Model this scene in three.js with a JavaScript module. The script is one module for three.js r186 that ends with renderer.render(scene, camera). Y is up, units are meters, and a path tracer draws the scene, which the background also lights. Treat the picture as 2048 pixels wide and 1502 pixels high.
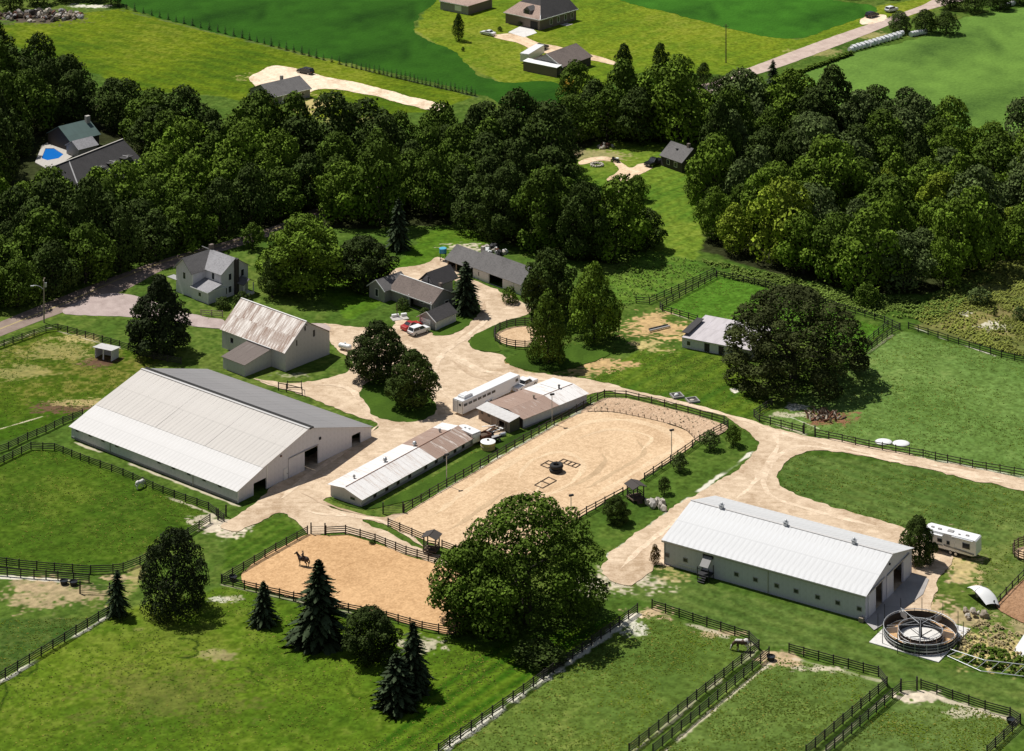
import * as THREE from 'three';
import { mergeGeometries } from 'three/addons/utils/BufferGeometryUtils.js';
import { RoundedBoxGeometry } from 'three/addons/geometries/RoundedBoxGeometry.js';
import { MarchingCubes } from 'three/addons/objects/MarchingCubes.js';

// ------------------------------------------------------------------ camera, sky, sun, exposure
const scene = new THREE.Scene();
const HT = 185, FOC = 4900, HOR = 1183, ZC = 470;          // camera height (m), lens in photo pixels, pixels from the horizon to the top edge
const FULL = 2 * (HOR + 1502);
const camera = new THREE.PerspectiveCamera(2 * Math.atan(FULL / 2 / FOC) * 180 / Math.PI, 2048 / 1502, 5, 6000);
camera.position.set(0, HT, ZC);
camera.rotation.set(0, 0, 0);
{ const fw = FULL * 2048 / 1502; camera.setViewOffset(fw, FULL, (fw - 2048) / 2, HOR + FULL / 2, 2048, 1502); }   // rising-front lens: verticals stay vertical
camera.updateProjectionMatrix();
scene.add(camera);
const SUN = new THREE.Vector3(-0.458, 1, -0.383).normalize();
{ // a bright hazy summer sky: pale at the horizon, blue overhead, whiter towards the sun
  const w = 256, h = 128, d = new Float32Array(w * h * 4), v = new THREE.Vector3();
  for (let j = 0; j < h; j++) for (let i = 0; i < w; i++) { const th = (j + 0.5) / h * Math.PI - Math.PI / 2, ph = ((i + 0.5) / w - 0.5) * 2 * Math.PI; v.set(Math.cos(th) * Math.cos(ph), Math.sin(th), Math.cos(th) * Math.sin(ph));
    const up = Math.max(0, v.y), k = Math.pow(1 - up, 2.2), g = Math.pow(Math.max(0, v.dot(SUN)), 12) * 0.6, o = (j * w + i) * 4; d[o] = 0.4 + 0.5 * k + g; d[o + 1] = 0.52 + 0.4 * k + g * 0.97; d[o + 2] = 0.78 + 0.16 * k + g * 0.92; d[o + 3] = 1; if (v.y < 0) { d[o] *= 0.5; d[o + 1] *= 0.5; d[o + 2] *= 0.45; } }
  const t = new THREE.DataTexture(d, w, h, THREE.RGBAFormat, THREE.FloatType); t.mapping = THREE.EquirectangularReflectionMapping; t.magFilter = THREE.LinearFilter; t.needsUpdate = true; scene.background = t; scene.environment = t;
}
scene.environmentIntensity = 0.24; scene.backgroundIntensity = 0.24;
const sun = new THREE.DirectionalLight(new THREE.Color(1, 0.97, 0.92), 4.6);
sun.name = 'sun'; sun.position.copy(SUN).multiplyScalar(600); sun.castShadow = true;
sun.shadow.mapSize.set(4096, 4096);
{ const c = sun.shadow.camera; c.left = -260; c.right = 260; c.top = 260; c.bottom = -260; c.near = 50; c.far = 1200; }
scene.add(sun, sun.target);
const renderer = new THREE.WebGLRenderer({ antialias: true });
renderer.setSize(1024, 751);
renderer.toneMapping = THREE.LinearToneMapping;
renderer.toneMappingExposure = 1.05;
renderer.shadowMap.enabled = true;

// ------------------------------------------------------------------ helpers
const PX = (x, y) => { const v = y + HOR; return [(x - 1024) * HT / v, ZC - FOC * HT / v]; };   // a place on the ground, read off the photograph
const SC = (y) => (y + HOR) / HT;                                                              // photograph pixels per metre at that place
const V3 = (x, y, z) => new THREE.Vector3(x, y, z);
function rng(seed) { let s = (seed * 2654435761) >>> 0 || 1; return () => { s ^= s << 13; s >>>= 0; s ^= s >>> 17; s ^= s << 5; s >>>= 0; return s / 4294967296; }; }
const H2 = new Float32Array(65536); { const r = rng(77); for (let i = 0; i < 65536; i++) H2[i] = r(); }
const hs = (i, j) => H2[((i * 73) ^ (j * 1973) ^ ((i >> 5) * 919) ^ ((j >> 6) * 331)) & 65535];
function vn(x, y) { const i = Math.floor(x), j = Math.floor(y), fx = x - i, fy = y - j, u = fx * fx * (3 - 2 * fx), w = fy * fy * (3 - 2 * fy);
  const a = hs(i, j), b = hs(i + 1, j), c = hs(i, j + 1), d = hs(i + 1, j + 1); return a + (b - a) * u + (c - a) * w + (a - b - c + d) * u * w; }
function fbm(x, y, o) { let s = 0, a = 0.5, t = 0; for (let k = 0; k < o; k++) { s += a * vn(x, y); t += a; a *= 0.5; x = x * 2.03 + 17.3; y = y * 2.03 + 5.7; } return s / t; }
function vp(x, y, p, q) { const i = Math.floor(x), j = Math.floor(y), fx = x - i, fy = y - j, u = fx * fx * (3 - 2 * fx), w = fy * fy * (3 - 2 * fy);   // the same, repeating every p by q
  const m = (n, k) => ((n % k) + k) % k, i0 = m(i, p), i1 = m(i + 1, p), j0 = m(j, q), j1 = m(j + 1, q), a = hs(i0, j0 + 99), b = hs(i1, j0 + 99), c = hs(i0, j1 + 99), d = hs(i1, j1 + 99);
  return a + (b - a) * u + (c - a) * w + (a - b - c + d) * u * w; }
const cl = (v, a = 0, b = 1) => v < a ? a : v > b ? b : v;
const ss = (a, b, v) => { const t = cl((v - a) / (b - a)); return t * t * (3 - 2 * t); };
const mix = (a, b, t) => a + (b - a) * t;
const mix3 = (a, b, t) => [mix(a[0], b[0], t), mix(a[1], b[1], t), mix(a[2], b[2], t)];
const enc = (v) => { v = cl(v); return Math.round(255 * (v <= 0.0031308 ? v * 12.92 : 1.055 * Math.pow(v, 1 / 2.4) - 0.055)); };
function tex(w, h, fn, srgb = true) {           // fn(u, v) returns a linear colour, or a number for a height map
  const d = new Uint8Array(w * h * 4);
  for (let j = 0; j < h; j++) for (let i = 0; i < w; i++) { const c = fn(i / w, j / h), k = (j * w + i) * 4;
    if (srgb) { d[k] = enc(c[0]); d[k + 1] = enc(c[1]); d[k + 2] = enc(c[2]); } else d[k] = d[k + 1] = d[k + 2] = Math.round(255 * cl(c)); d[k + 3] = 255; }
  const t = new THREE.DataTexture(d, w, h); t.wrapS = t.wrapT = THREE.RepeatWrapping; t.magFilter = THREE.LinearFilter; t.minFilter = THREE.LinearMipmapLinearFilter; t.generateMipmaps = true;
  if (srgb) t.colorSpace = THREE.SRGBColorSpace; t.needsUpdate = true; return t;
}
const C = (r, g, b) => new THREE.Color().setRGB(r, g, b);
const dull = (o) => new THREE.MeshPhysicalMaterial({ specularIntensity: 0.12, ...o });
const mat = (name, rgb, rough = 0.85, extra = {}) => { const m = new THREE.MeshStandardMaterial({ roughness: rough, ...extra }); m.name = name; m.color.setRGB(...rgb); return m; };
const used = {};
const numbered = (n) => { const k = used[n] = (used[n] ?? -1) + 1; return k ? n + '_' + String(k).padStart(3, '0') : n; };
function tag(o, label, category, group, kind) { o.userData = { label }; if (category) o.userData.category = category; if (group) o.userData.group = group; if (kind) o.userData.kind = kind; return o; }
function thing(name, label, category, x = 0, z = 0, turn = 0, group, y = 0) { const g = new THREE.Group(); g.name = numbered(name); g.position.set(x, y, z); g.rotation.y = turn; scene.add(g); return tag(g, label, category, group); }
function part(name, geo, m, parent, label) { const o = new THREE.Mesh(geo, m); o.name = name; o.castShadow = o.receiveShadow = true; parent.add(o); if (label) o.userData = { label }; return o; }
function solo(name, geo, m, label, category, x = 0, z = 0, turn = 0, group, y = 0) { const o = new THREE.Mesh(geo, m); o.name = numbered(name); o.castShadow = o.receiveShadow = true; o.position.set(x, y, z); o.rotation.y = turn; scene.add(o); return tag(o, label, category, group); }
const plain = (g) => { const n = g.index ? g.toNonIndexed() : g.clone(); for (const k of Object.keys(n.attributes)) if (!['position', 'normal', 'uv'].includes(k)) n.deleteAttribute(k); return n; };
const join = (list) => mergeGeometries(list.map(plain));
const box = (w, h, d, x = 0, y = 0, z = 0, ry = 0) => { const g = new THREE.BoxGeometry(w, h, d); if (ry) g.rotateY(ry); return g.translate(x, y, z); };
const rbox = (w, h, d, r, x = 0, y = 0, z = 0) => new RoundedBoxGeometry(w, h, d, 2, r).translate(x, y, z);
const cyl = (r0, r1, h, n, x = 0, y = 0, z = 0) => new THREE.CylinderGeometry(r1, r0, h, n).translate(x, y + h / 2, z);
function bar(a, b, r, n = 5, r2 = r) { const d = V3(b[0] - a[0], b[1] - a[1], b[2] - a[2]), l = d.length(), g = new THREE.CylinderGeometry(r2, r, l, n); g.translate(0, l / 2, 0);
  g.applyQuaternion(new THREE.Quaternion().setFromUnitVectors(V3(0, 1, 0), d.normalize())); return g.translate(...a); }
function beam(a, b, w, h) { const d = V3(b[0] - a[0], b[1] - a[1], b[2] - a[2]), l = d.length(), g = new THREE.BoxGeometry(w, h, l); g.translate(0, 0, l / 2);
  const m = new THREE.Matrix4().lookAt(V3(...b), V3(...a), V3(0, 1, 0)); g.applyMatrix4(m); return g.translate(...a); }
function prism(pts, depth) { const s = new THREE.Shape(pts.map((p) => new THREE.Vector2(...p))); return new THREE.ExtrudeGeometry(s, { depth, bevelEnabled: false }); }   // outline in x-y, drawn out along z

// ------------------------------------------------------------------ textures and materials
const gravelTex = tex(1024, 1024, (u, v) => { const a = vp(u * 6, v * 6, 6, 6), b = vp(u * 24, v * 24, 24, 24), c = vp(u * 90, v * 90, 90, 90), d = vp(u * 320, v * 320, 320, 320), t = 0.3 * a + 0.3 * b + 0.22 * c + 0.18 * d;
  const s = vp(u * 9 + 3 * b, v * 60, 9, 60); return mix3([0.41, 0.29, 0.185], [0.74, 0.585, 0.42], cl(1.5 * t - 0.3 + 0.25 * (s - 0.5))); });
const sandTex = tex(1024, 1024, (u, v) => { const a = vp(u * 5, v * 5, 5, 5), b = vp(u * 40, v * 40, 40, 40), c = vp(u * 110, v * 110, 110, 110), d = vp(u * 300, v * 300, 300, 300), t = 0.22 * a + 0.23 * b + 0.35 * c + 0.2 * d;
  return mix3([0.46, 0.32, 0.185], [0.74, 0.56, 0.355], cl(1.7 * t - 0.35)); });
const roughBump = tex(512, 512, (u, v) => 0.5 * vp(u * 50, v * 50, 50, 50) + 0.3 * vp(u * 110, v * 110, 110, 110) + 0.2 * vp(u * 16, v * 16, 16, 16), false);
const cropTex = tex(1024, 1024, (u, v) => { const a = vp(u * 4, v * 4, 4, 4), b = vp(u * 14 + a, v * 9, 14, 9), c = vp(u * 120, v * 160, 120, 160), d = vp(u * 400, v * 400, 400, 400), t = 0.4 * a + 0.3 * b + 0.18 * c + 0.12 * d;
  return mix3([0.5, 0.52, 0.5], [1.5, 1.38, 1.2], cl(1.5 * t - 0.25)).map((x) => x * 0.7); });
const asphaltTex = tex(512, 512, (u, v) => { const t = 0.4 * vp(u * 8, v * 8, 8, 8) + 0.3 * vp(u * 40, v * 40, 40, 40) + 0.3 * vp(u * 200, v * 200, 200, 200); return mix3([0.19, 0.14, 0.115], [0.34, 0.265, 0.22], t); });
function rustTex(seed, amount, base = [0.72, 0.68, 0.63], rust = [0.36, 0.215, 0.16]) {    // streaks run down the sheet (v)
  return tex(256, 256, (u, v) => { const s = vp(u * 26 + seed * 7, v * 3 + seed, 26, 3), p = vp(u * 6 + seed, v * 5 + seed * 3, 6, 5), q = vp(u * 60, v * 14 + seed, 60, 14), t = 0.42 * s + 0.38 * p + 0.2 * q, k = ss(1 - amount - 0.16, 1 - amount + 0.16, t + 0.25);
    const c = mix3(base, rust, k); const f = 0.88 + 0.24 * q; return c.map((x) => x * f); });
}
const sheetTex = tex(256, 256, (u, v) => { const s = vp(u * 30, v * 3, 30, 3), p = vp(u * 5, v * 7, 5, 7), q = vp(u * 60, v * 60, 60, 60), t = 0.8 + 0.16 * s * p + 0.12 * p + 0.05 * q - (Math.abs(v - 0.5) < 0.012 ? 0.08 : 0); return [t, t * 0.99, t * 0.97]; });
const shingleTex = tex(512, 512, (u, v) => { const row = Math.floor(v * 48), cell = hs(Math.floor(u * 24 + (row & 1) * 0.5) % 24 + 7, row + 400), p = vp(u * 6, v * 6, 6, 6), e = (v * 48) % 1 < 0.16 ? 0.72 : 1, t = (0.62 + 0.3 * cell + 0.25 * p) * e; return [t, t, t]; });
const wallTex = tex(512, 512, (u, v) => { const e = (u * 40) % 1 < 0.12 ? 0.87 : 1, p = vp(u * 6, v * 3, 6, 3), s = vp(u * 48, v * 4, 48, 4), t = (0.84 + 0.1 * p + 0.08 * s) * e; return [t, t * 0.99, t * 0.975]; });
const W = {
  white: mat('white siding', [0.73, 0.73, 0.77], 0.75, { map: wallTex }), whiteOld: mat('old white boards', [0.63, 0.61, 0.62], 0.9, { map: wallTex }), bluish: mat('pale steel siding', [0.64, 0.645, 0.72], 0.6, { map: wallTex }),
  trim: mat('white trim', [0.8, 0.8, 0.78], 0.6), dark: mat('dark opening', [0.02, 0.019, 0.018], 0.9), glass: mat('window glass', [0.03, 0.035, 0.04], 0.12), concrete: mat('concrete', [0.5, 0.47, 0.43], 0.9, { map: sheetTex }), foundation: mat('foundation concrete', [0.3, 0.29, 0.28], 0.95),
  brick: mat('brown brick', [0.2, 0.16, 0.135], 0.9, { map: wallTex }), cream: mat('cream siding', [0.6, 0.57, 0.5], 0.8, { map: wallTex }), darkWall: mat('dark stained and shaded siding', [0.06, 0.05, 0.045], 0.9), greySiding: mat('grey siding', [0.34, 0.33, 0.32], 0.85, { map: wallTex }),
  tin: mat('dull tin', [0.42, 0.41, 0.4], 0.5, { metalness: 0.4 }), black: mat('black metal', [0.02, 0.02, 0.022], 0.8), wood: mat('dark fence timber', [0.036, 0.031, 0.027], 0.9), woodPale: mat('weathered timber', [0.3, 0.25, 0.19], 0.9), woodBrown: mat('brown timber', [0.11, 0.075, 0.05], 0.9),
  rubber: mat('black rubber', [0.018, 0.018, 0.018], 0.85), whitePaint: mat('glossy white paint', [0.82, 0.82, 0.82], 0.3), redPaint: mat('red car paint', [0.42, 0.03, 0.025], 0.25), blackPaint: mat('black car paint', [0.02, 0.021, 0.024], 0.2), chrome: mat('steel', [0.55, 0.55, 0.56], 0.3, { metalness: 0.8 }),
  stone: mat('pale stone', [0.5, 0.45, 0.38], 0.95), galv: mat('galvanised steel', [0.5, 0.51, 0.52], 0.45, { metalness: 0.5 }), tail: mat('red lamp', [0.35, 0.02, 0.02], 0.3), rust: mat('rusty steel', [0.16, 0.065, 0.035], 0.9), blue: mat('blue plastic', [0.03, 0.24, 0.42], 0.5), yellowTank: mat('yellowed plastic', [0.6, 0.48, 0.16], 0.6),
};
const roofSet = (name, rgb, n, spread, t, rough = 0.55) => Array.from({ length: n }, (_, i) => { const f = 1 + spread * ((i + 0.5) / n * 2 - 1); return mat(name, rgb.map((c) => c * f), rough, { map: t }); });
const RF = {
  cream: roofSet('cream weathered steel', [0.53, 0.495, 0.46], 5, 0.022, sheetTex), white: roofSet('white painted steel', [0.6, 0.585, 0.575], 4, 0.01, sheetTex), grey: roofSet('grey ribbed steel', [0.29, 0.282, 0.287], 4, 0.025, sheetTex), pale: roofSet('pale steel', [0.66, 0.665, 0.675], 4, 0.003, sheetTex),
  rustA: [0.2, 0.28, 0.14, 0.34, 0.08].map((a, i) => mat('rust streaked tin', [1, 1, 1], 0.8, { map: rustTex(i + 1, a, [0.8, 0.74, 0.68], [0.3, 0.2, 0.15]) })),
  rustB: [0.5, 0.62, 0.45, 0.72].map((a, i) => mat('rusted tin', [1, 1, 1], 0.85, { map: rustTex(i + 11, a, [0.62, 0.54, 0.48], [0.33, 0.225, 0.175]) })),
  rustC: [-0.04, 0.05, -0.1, 0.09].map((a, i) => mat('whitewashed tin', [1, 1, 1], 0.7, { map: rustTex(i + 21, a, [0.76, 0.73, 0.7], [0.45, 0.34, 0.27]) })),
  tinGrey: [0.6, 0.75, 0.5].map((a, i) => mat('weathered grey tin', [1, 1, 1], 0.85, { map: rustTex(i + 31, a, [0.3, 0.27, 0.25], [0.15, 0.12, 0.105]) })),
  shGrey: mat('grey shingles', [0.165, 0.155, 0.15], 0.95, { map: shingleTex }), shBrown: mat('brown shingles', [0.19, 0.15, 0.13], 0.95, { map: shingleTex }), shDark: mat('charcoal shingles', [0.065, 0.06, 0.06], 0.95, { map: shingleTex }), shTan: mat('tan shingles', [0.42, 0.3, 0.24], 0.95, { map: shingleTex }), shGreen: mat('green steel roof', [0.075, 0.125, 0.115], 0.6, { map: sheetTex }), lilac: mat('lilac grey membrane', [0.55, 0.51, 0.53], 0.85, { map: sheetTex }), shLight: mat('light grey shingles', [0.34, 0.33, 0.34], 0.95, { map: shingleTex }),
};

// ------------------------------------------------------------------ the ground: one grass sheet with its meadows, paddocks, dry spots and worn ground
const GX0 = -190, GZ0 = -310, GW = 380, GD = 480, GN = 2048, CN = 512;
const inPoly = (p, x, y) => { let r = false; for (let i = 0, j = p.length - 1; i < p.length; j = i++) if ((p[i][1] > y) !== (p[j][1] > y) && x < (p[j][0] - p[i][0]) * (y - p[i][1]) / (p[j][1] - p[i][1]) + p[i][0]) r = !r; return r; };
const P = (...a) => { const o = []; for (let i = 0; i < a.length; i += 2) o.push([a[i], a[i + 1]]); return o; };   // photograph points
const onGround = (pts) => pts.map(([x, y]) => PX(x, y));
const unit = (a, b) => { const [p, q] = [PX(...a), PX(...b)], l = Math.hypot(q[0] - p[0], q[1] - p[1]); return [(q[0] - p[0]) / l, (q[1] - p[1]) / l]; };
const DIRA = unit([1275, 1225], [880, 1505]), DIRB = unit([475, 1006], [143, 876]), DIRC = unit([565, 1075], [450, 1150]);
// [outline, colour low, colour high, dryness, stripe direction, stripe period, stripe strength]
const REGIONS = [
  [P(-90, 60, 240, 18, 955, 193, 860, 225, 600, 240, 430, 190, 270, 180, 100, 110), [0.055, 0.105, 0.004], [0.14, 0.185, 0.006], 0.2, DIRB, 6, 0.12],
  [P(872, -20, 1250, -20, 1450, 58, 1600, 80, 1760, 10, 1900, -10, 1860, 20, 1480, 150, 1300, 140, 1110, 205, 1000, 165, 930, 130, 830, 60), [0.085, 0.15, 0.008], [0.17, 0.215, 0.011], 0.22, DIRA, 6, 0.1],
  [P(-90, 935, 60, 902, 110, 902, 420, 1022, 370, 1072, 250, 1132, 180, 1147, -90, 1125), [0.028, 0.072, 0.004], [0.07, 0.122, 0.008], 0.12, DIRB, 4, 0.06],
  [P(-90, 700, 110, 658, 330, 722, 285, 742, 150, 835, -90, 912), [0.03, 0.08, 0.003], [0.085, 0.125, 0.008], 0.55, DIRB, 4, 0.05],
  [P(-90, 1395, 225, 1232, 440, 1172, 920, 1280, 1060, 1330, 860, 1540, -90, 1540), [0.046, 0.1, 0.005], [0.105, 0.165, 0.01], 0.2, DIRA, 3, 0.07],
  [P(680, 1540, 960, 1300, 1265, 1225, 860, 1540), [0.032, 0.09, 0.003], [0.085, 0.15, 0.008], 0.1, DIRA, 2.6, 0.62],
  [P(1288, 1222, 1500, 1285, 1515, 1300, 1240, 1540, 850, 1540), [0.068, 0.115, 0.018], [0.125, 0.18, 0.03], 0.24, DIRA, 5, 0.05],
  [P(1540, 1312, 1750, 1350, 1770, 1372, 1590, 1540, 1270, 1540), [0.074, 0.122, 0.022], [0.132, 0.188, 0.038], 0.22, DIRA, 5, 0.05],
  [P(1800, 1385, 1960, 1420, 2040, 1448, 1980, 1540, 1630, 1540), [0.08, 0.128, 0.027], [0.138, 0.195, 0.045], 0.22, DIRA, 5, 0.05],  // pastures turn paler and greyer rightwards, glare mixed into the grass colour
  [P(1560, 940, 1590, 905, 1834, 934, 2100, 990, 2100, 1260, 1950, 1240, 1950, 1115, 1800, 1055, 1572, 985), [0.058, 0.105, 0.018], [0.118, 0.168, 0.036], 0.18, DIRB, 3, 0.2],  // east lawn slightly lightened, glare mixed into its colour too
  [P(1520, 850, 1740, 700, 1800, 660, 2100, 735, 2100, 965, 1640, 870), [0.088, 0.155, 0.03], [0.14, 0.22, 0.052], 0.18, DIRB, 6, 0.06],  // right paddock: hazy glare is put into this paler green
  [P(1165, 770, 1290, 695, 1470, 700, 1545, 815, 1500, 840, 1400, 812), [0.03, 0.085, 0.006], [0.1, 0.155, 0.012], 0.1, DIRA, 3.5, 0.22],
  [P(1325, 620, 1430, 553, 1520, 575, 1770, 655, 1730, 705, 1500, 660, 1400, 645), [0.05, 0.13, 0.008], [0.085, 0.18, 0.018], 0.05, DIRA, 5, 0.05],
  [P(1870, 600, 1960, 530, 2100, 480, 2100, 725, 1830, 655), [0.09, 0.12, 0.025], [0.2, 0.18, 0.06], 0.5, DIRB, 7, 0.1],
  [P(1120, 340, 1190, 285, 1420, 290, 1440, 420, 1390, 520, 1310, 510, 1240, 390), [0.07, 0.14, 0.012], [0.15, 0.21, 0.02], 0.15, DIRA, 3, 0.15],
  [P(-90, 1245, 215, 1232, -90, 1395), [0.028, 0.075, 0.01], [0.055, 0.1, 0.016], 0.15, DIRA, 4, 0.05],
  [P(445, 1145, 470, 1060, 570, 1030, 612, 1066), [0.035, 0.085, 0.005], [0.075, 0.13, 0.012], 0.1, DIRC, 1.9, 0.3],
  [P(590, 540, 790, 520, 870, 455, 990, 470, 890, 545, 700, 640), [0.05, 0.12, 0.007], [0.1, 0.17, 0.012], 0.08, DIRA, 4, 0.1],
  [P(1210, 560, 1290, 500, 1390, 520, 1420, 545, 1290, 600, 1240, 610), [0.05, 0.12, 0.012], [0.1, 0.18, 0.02], 0.1, DIRB, 5, 0.25],
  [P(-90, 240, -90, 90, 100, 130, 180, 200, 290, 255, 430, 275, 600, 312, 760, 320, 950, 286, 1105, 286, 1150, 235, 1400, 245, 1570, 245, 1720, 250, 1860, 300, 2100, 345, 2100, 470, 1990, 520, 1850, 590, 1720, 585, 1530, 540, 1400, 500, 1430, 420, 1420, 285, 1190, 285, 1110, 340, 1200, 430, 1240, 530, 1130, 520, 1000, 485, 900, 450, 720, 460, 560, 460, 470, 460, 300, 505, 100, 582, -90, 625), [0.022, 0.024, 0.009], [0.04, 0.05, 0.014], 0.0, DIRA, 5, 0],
  [P(1200, 1165, 1330, 1140, 1720, 1255, 1760, 1290, 1880, 1330, 1960, 1345, 2100, 1375, 2100, 1470, 2045, 1445, 1970, 1418, 1842, 1374, 1775, 1368, 1757, 1348, 1590, 1300, 1520, 1296, 1498, 1276, 1310, 1214), [0.056, 0.102, 0.016], [0.118, 0.168, 0.034], 0.22, DIRB, 3.4, 0.2],
];
// worn, sandy or bare spots: [x, y, half width, half height (photograph pixels), colour, strength]
const TAN = [0.46, 0.34, 0.2], PALE = [0.62, 0.53, 0.4], ORANGE = [0.5, 0.34, 0.16], BROWN = [0.13, 0.075, 0.045], STRAW = [0.5, 0.4, 0.17], CHALK = [0.74, 0.69, 0.58];
const SPOTS = [
  [100, 1190, 110, 36, TAN, 0.62], [60, 1170, 80, 20, TAN, 0.5], [235, 1155, 40, 10, TAN, 0.7], [270, 1155, 18, 38, STRAW, 0.4], [455, 1052, 48, 20, PALE, 0.85], [410, 1036, 40, 12, PALE, 0.6], [130, 815, 75, 15, BROWN, 0.8], [155, 805, 60, 10, STRAW, 0.55], [207, 724, 42, 14, BROWN, 0.9],
  [445, 1200, 26, 6, CHALK, 0.5], [470, 1195, 24, 10, PALE, 0.4], [435, 1310, 36, 12, TAN, 0.35], [330, 1390, 190, 70, [0.16, 0.12, 0.045], 0.26], [120, 700, 100, 22, STRAW, 0.3], [40, 745, 60, 18, STRAW, 0.3], [150, 676, 60, 10, STRAW, 0.5],
  [1300, 1228, 50, 17, TAN, 0.85], [1240, 1165, 85, 28, PALE, 0.7], [1268, 1250, 30, 22, CHALK, 0.55], [1440, 1268, 50, 9, TAN, 0.6], [1565, 1318, 46, 18, TAN, 1], [1640, 1338, 55, 7, PALE, 0.6], [1842, 1394, 48, 12, PALE, 0.95], [1940, 1425, 60, 10, PALE, 0.5], [1540, 1310, 25, 10, TAN, 0.7],
  [1890, 1115, 65, 50, TAN, 0.8], [1850, 1225, 60, 45, TAN, 0.85], [1920, 1130, 40, 30, STRAW, 0.6], [1975, 1300, 80, 45, STRAW, 0.85], [1940, 1240, 50, 26, TAN, 0.55], [2040, 1250, 40, 20, TAN, 0.5], [1330, 1120, 45, 40, STRAW, 0.5], [850, 1290, 50, 18, PALE, 0.55],
  [1320, 655, 72, 34, ORANGE, 1], [1290, 690, 50, 14, STRAW, 0.75], [1215, 728, 62, 14, ORANGE, 0.95], [1160, 745, 40, 9, ORANGE, 0.6], [1655, 835, 50, 17, [0.22, 0.11, 0.06], 0.95], [1590, 815, 22, 8, CHALK, 0.7], [1585, 830, 55, 6, PALE, 0.5], [1035, 727, 55, 12, ORANGE, 0.75], [985, 712, 26, 8, ORANGE, 0.6], [1055, 615, 30, 12, PALE, 0.6],
  [1950, 640, 70, 30, [0.3, 0.24, 0.09], 0.5], [2010, 620, 60, 22, [0.24, 0.19, 0.08], 0.5], [1925, 625, 26, 5, CHALK, 0.55], [1990, 652, 34, 9, CHALK, 0.5], [1470, 781, 9, 5, CHALK, 0.9], [620, 210, 48, 18, STRAW, 0.75], [545, 155, 60, 12, STRAW, 0.5], [930, 500, 45, 12, PALE, 0.7], [820, 555, 50, 14, TAN, 0.4], [890, 550, 20, 14, STRAW, 0.6],
  [1200, 310, 60, 12, TAN, 0.4], [1640, 105, 60, 10, STRAW, 0.35], [1745, 70, 60, 8, STRAW, 0.4], [80, 35, 90, 14, [0.1, 0.08, 0.06], 0.9], [180, 12, 40, 4, CHALK, 0.7], [280, 1260, 20, 5, STRAW, 0.2], [590, 750, 40, 6, PALE, 0.35], [470, 650, 20, 8, CHALK, 0.5], [940, 145, 30, 20, [0.2, 0.22, 0.03], 0.4], [700, 240, 60, 10, STRAW, 0.3],
];
// thin worn lines under the fences and old kerb edges: [from, to, width in metres, colour, strength]
const LINES = [
  [[1272, 1229], [876, 1509], 1.5, CHALK, 0.75], [[1512, 1300], [1262, 1509], 0.9, PALE, 0.4], [[1545, 1322], [1320, 1509], 0.7, PALE, 0.7], [[1300, 1222], [1500, 1288], 1.2, PALE, 0.6], [[1590, 1318], [1760, 1362], 0.8, PALE, 0.55], [[1850, 1386], [2030, 1442], 1.3, PALE, 0.75], [[1775, 1392], [1640, 1509], 0.5, PALE, 0.4],
  [[219, 1231], [-20, 1378], 0.9, CHALK, 0.75], [[-20, 1152], [170, 1164], 1.0, CHALK, 0.9], [[443, 1169], [700, 1226], 0.6, PALE, 0.4], [[150, 885], [478, 1012], 0.7, PALE, 0.8], [[330, 992], [430, 1030], 0.7, PALE, 0.7], [[0, 858], [85, 833], 0.35, PALE, 0.9], [[0, 690], [100, 655], 0.6, PALE, 0.6], [[116, 662], [240, 697], 0.5, PALE, 0.5],
  [[1520, 893], [1378, 997], 0.9, CHALK, 0.9], [[1378, 997], [1215, 1112], 0.8, CHALK, 0.75], [[1635, 876], [2060, 957], 0.8, CHALK, 0.55], [[1540, 845], [1610, 868], 0.8, PALE, 0.6], [[1575, 832], [1640, 858], 0.3, CHALK, 0.6], [[1830, 655], [1905, 685], 0.5, CHALK, 0.5], [[1920, 687], [1990, 712], 0.45, CHALK, 0.6], [[1900, 620], [1935, 632], 0.6, CHALK, 0.8],
  [[820, 1024], [1052, 884], 0.9, CHALK, 0.8], [[1052, 884], [1190, 806], 0.8, CHALK, 0.6], [[1320, 618], [1395, 645], 0.5, PALE, 0.5], [[1735, 707], [1785, 670], 0.6, PALE, 0.4], [[240, 20], [955, 194], 1.3, [0.1, 0.13, 0.06], 0.5], [[830, 62], [930, 128], 1.4, [0.24, 0.26, 0.05], 0.6], [[930, 128], [1000, 164], 1.4, [0.24, 0.26, 0.05], 0.5],
];
const DARKG = [0.014, 0.035, 0.002], curve = (pts, w, col, st) => { for (let i = 0; i + 3 < pts.length; i += 2) LINES.push([[pts[i], pts[i + 1]], [pts[i + 2], pts[i + 3]], w, col, st]); };
curve([357, 1277, 378, 1277, 394, 1283, 397, 1291, 388, 1297, 397, 1304, 392, 1311, 376, 1316, 355, 1314], 0.42, DARKG, 0.7); curve([445, 1350, 455, 1340, 475, 1334, 495, 1335, 506, 1343, 500, 1352, 515, 1362, 535, 1372], 0.42, DARKG, 0.55); curve([300, 1344, 318, 1348, 335, 1340], 0.4, DARKG, 0.5); curve([10, 1365, 14, 1385, 6, 1400, 0, 1420], 0.45, DARKG, 0.7); curve([35, 1352, 55, 1352, 62, 1345, 74, 1338, 74, 1328], 0.4, DARKG, 0.7); curve([700, 1375, 706, 1392, 730, 1396], 0.4, DARKG, 0.5);
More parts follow.
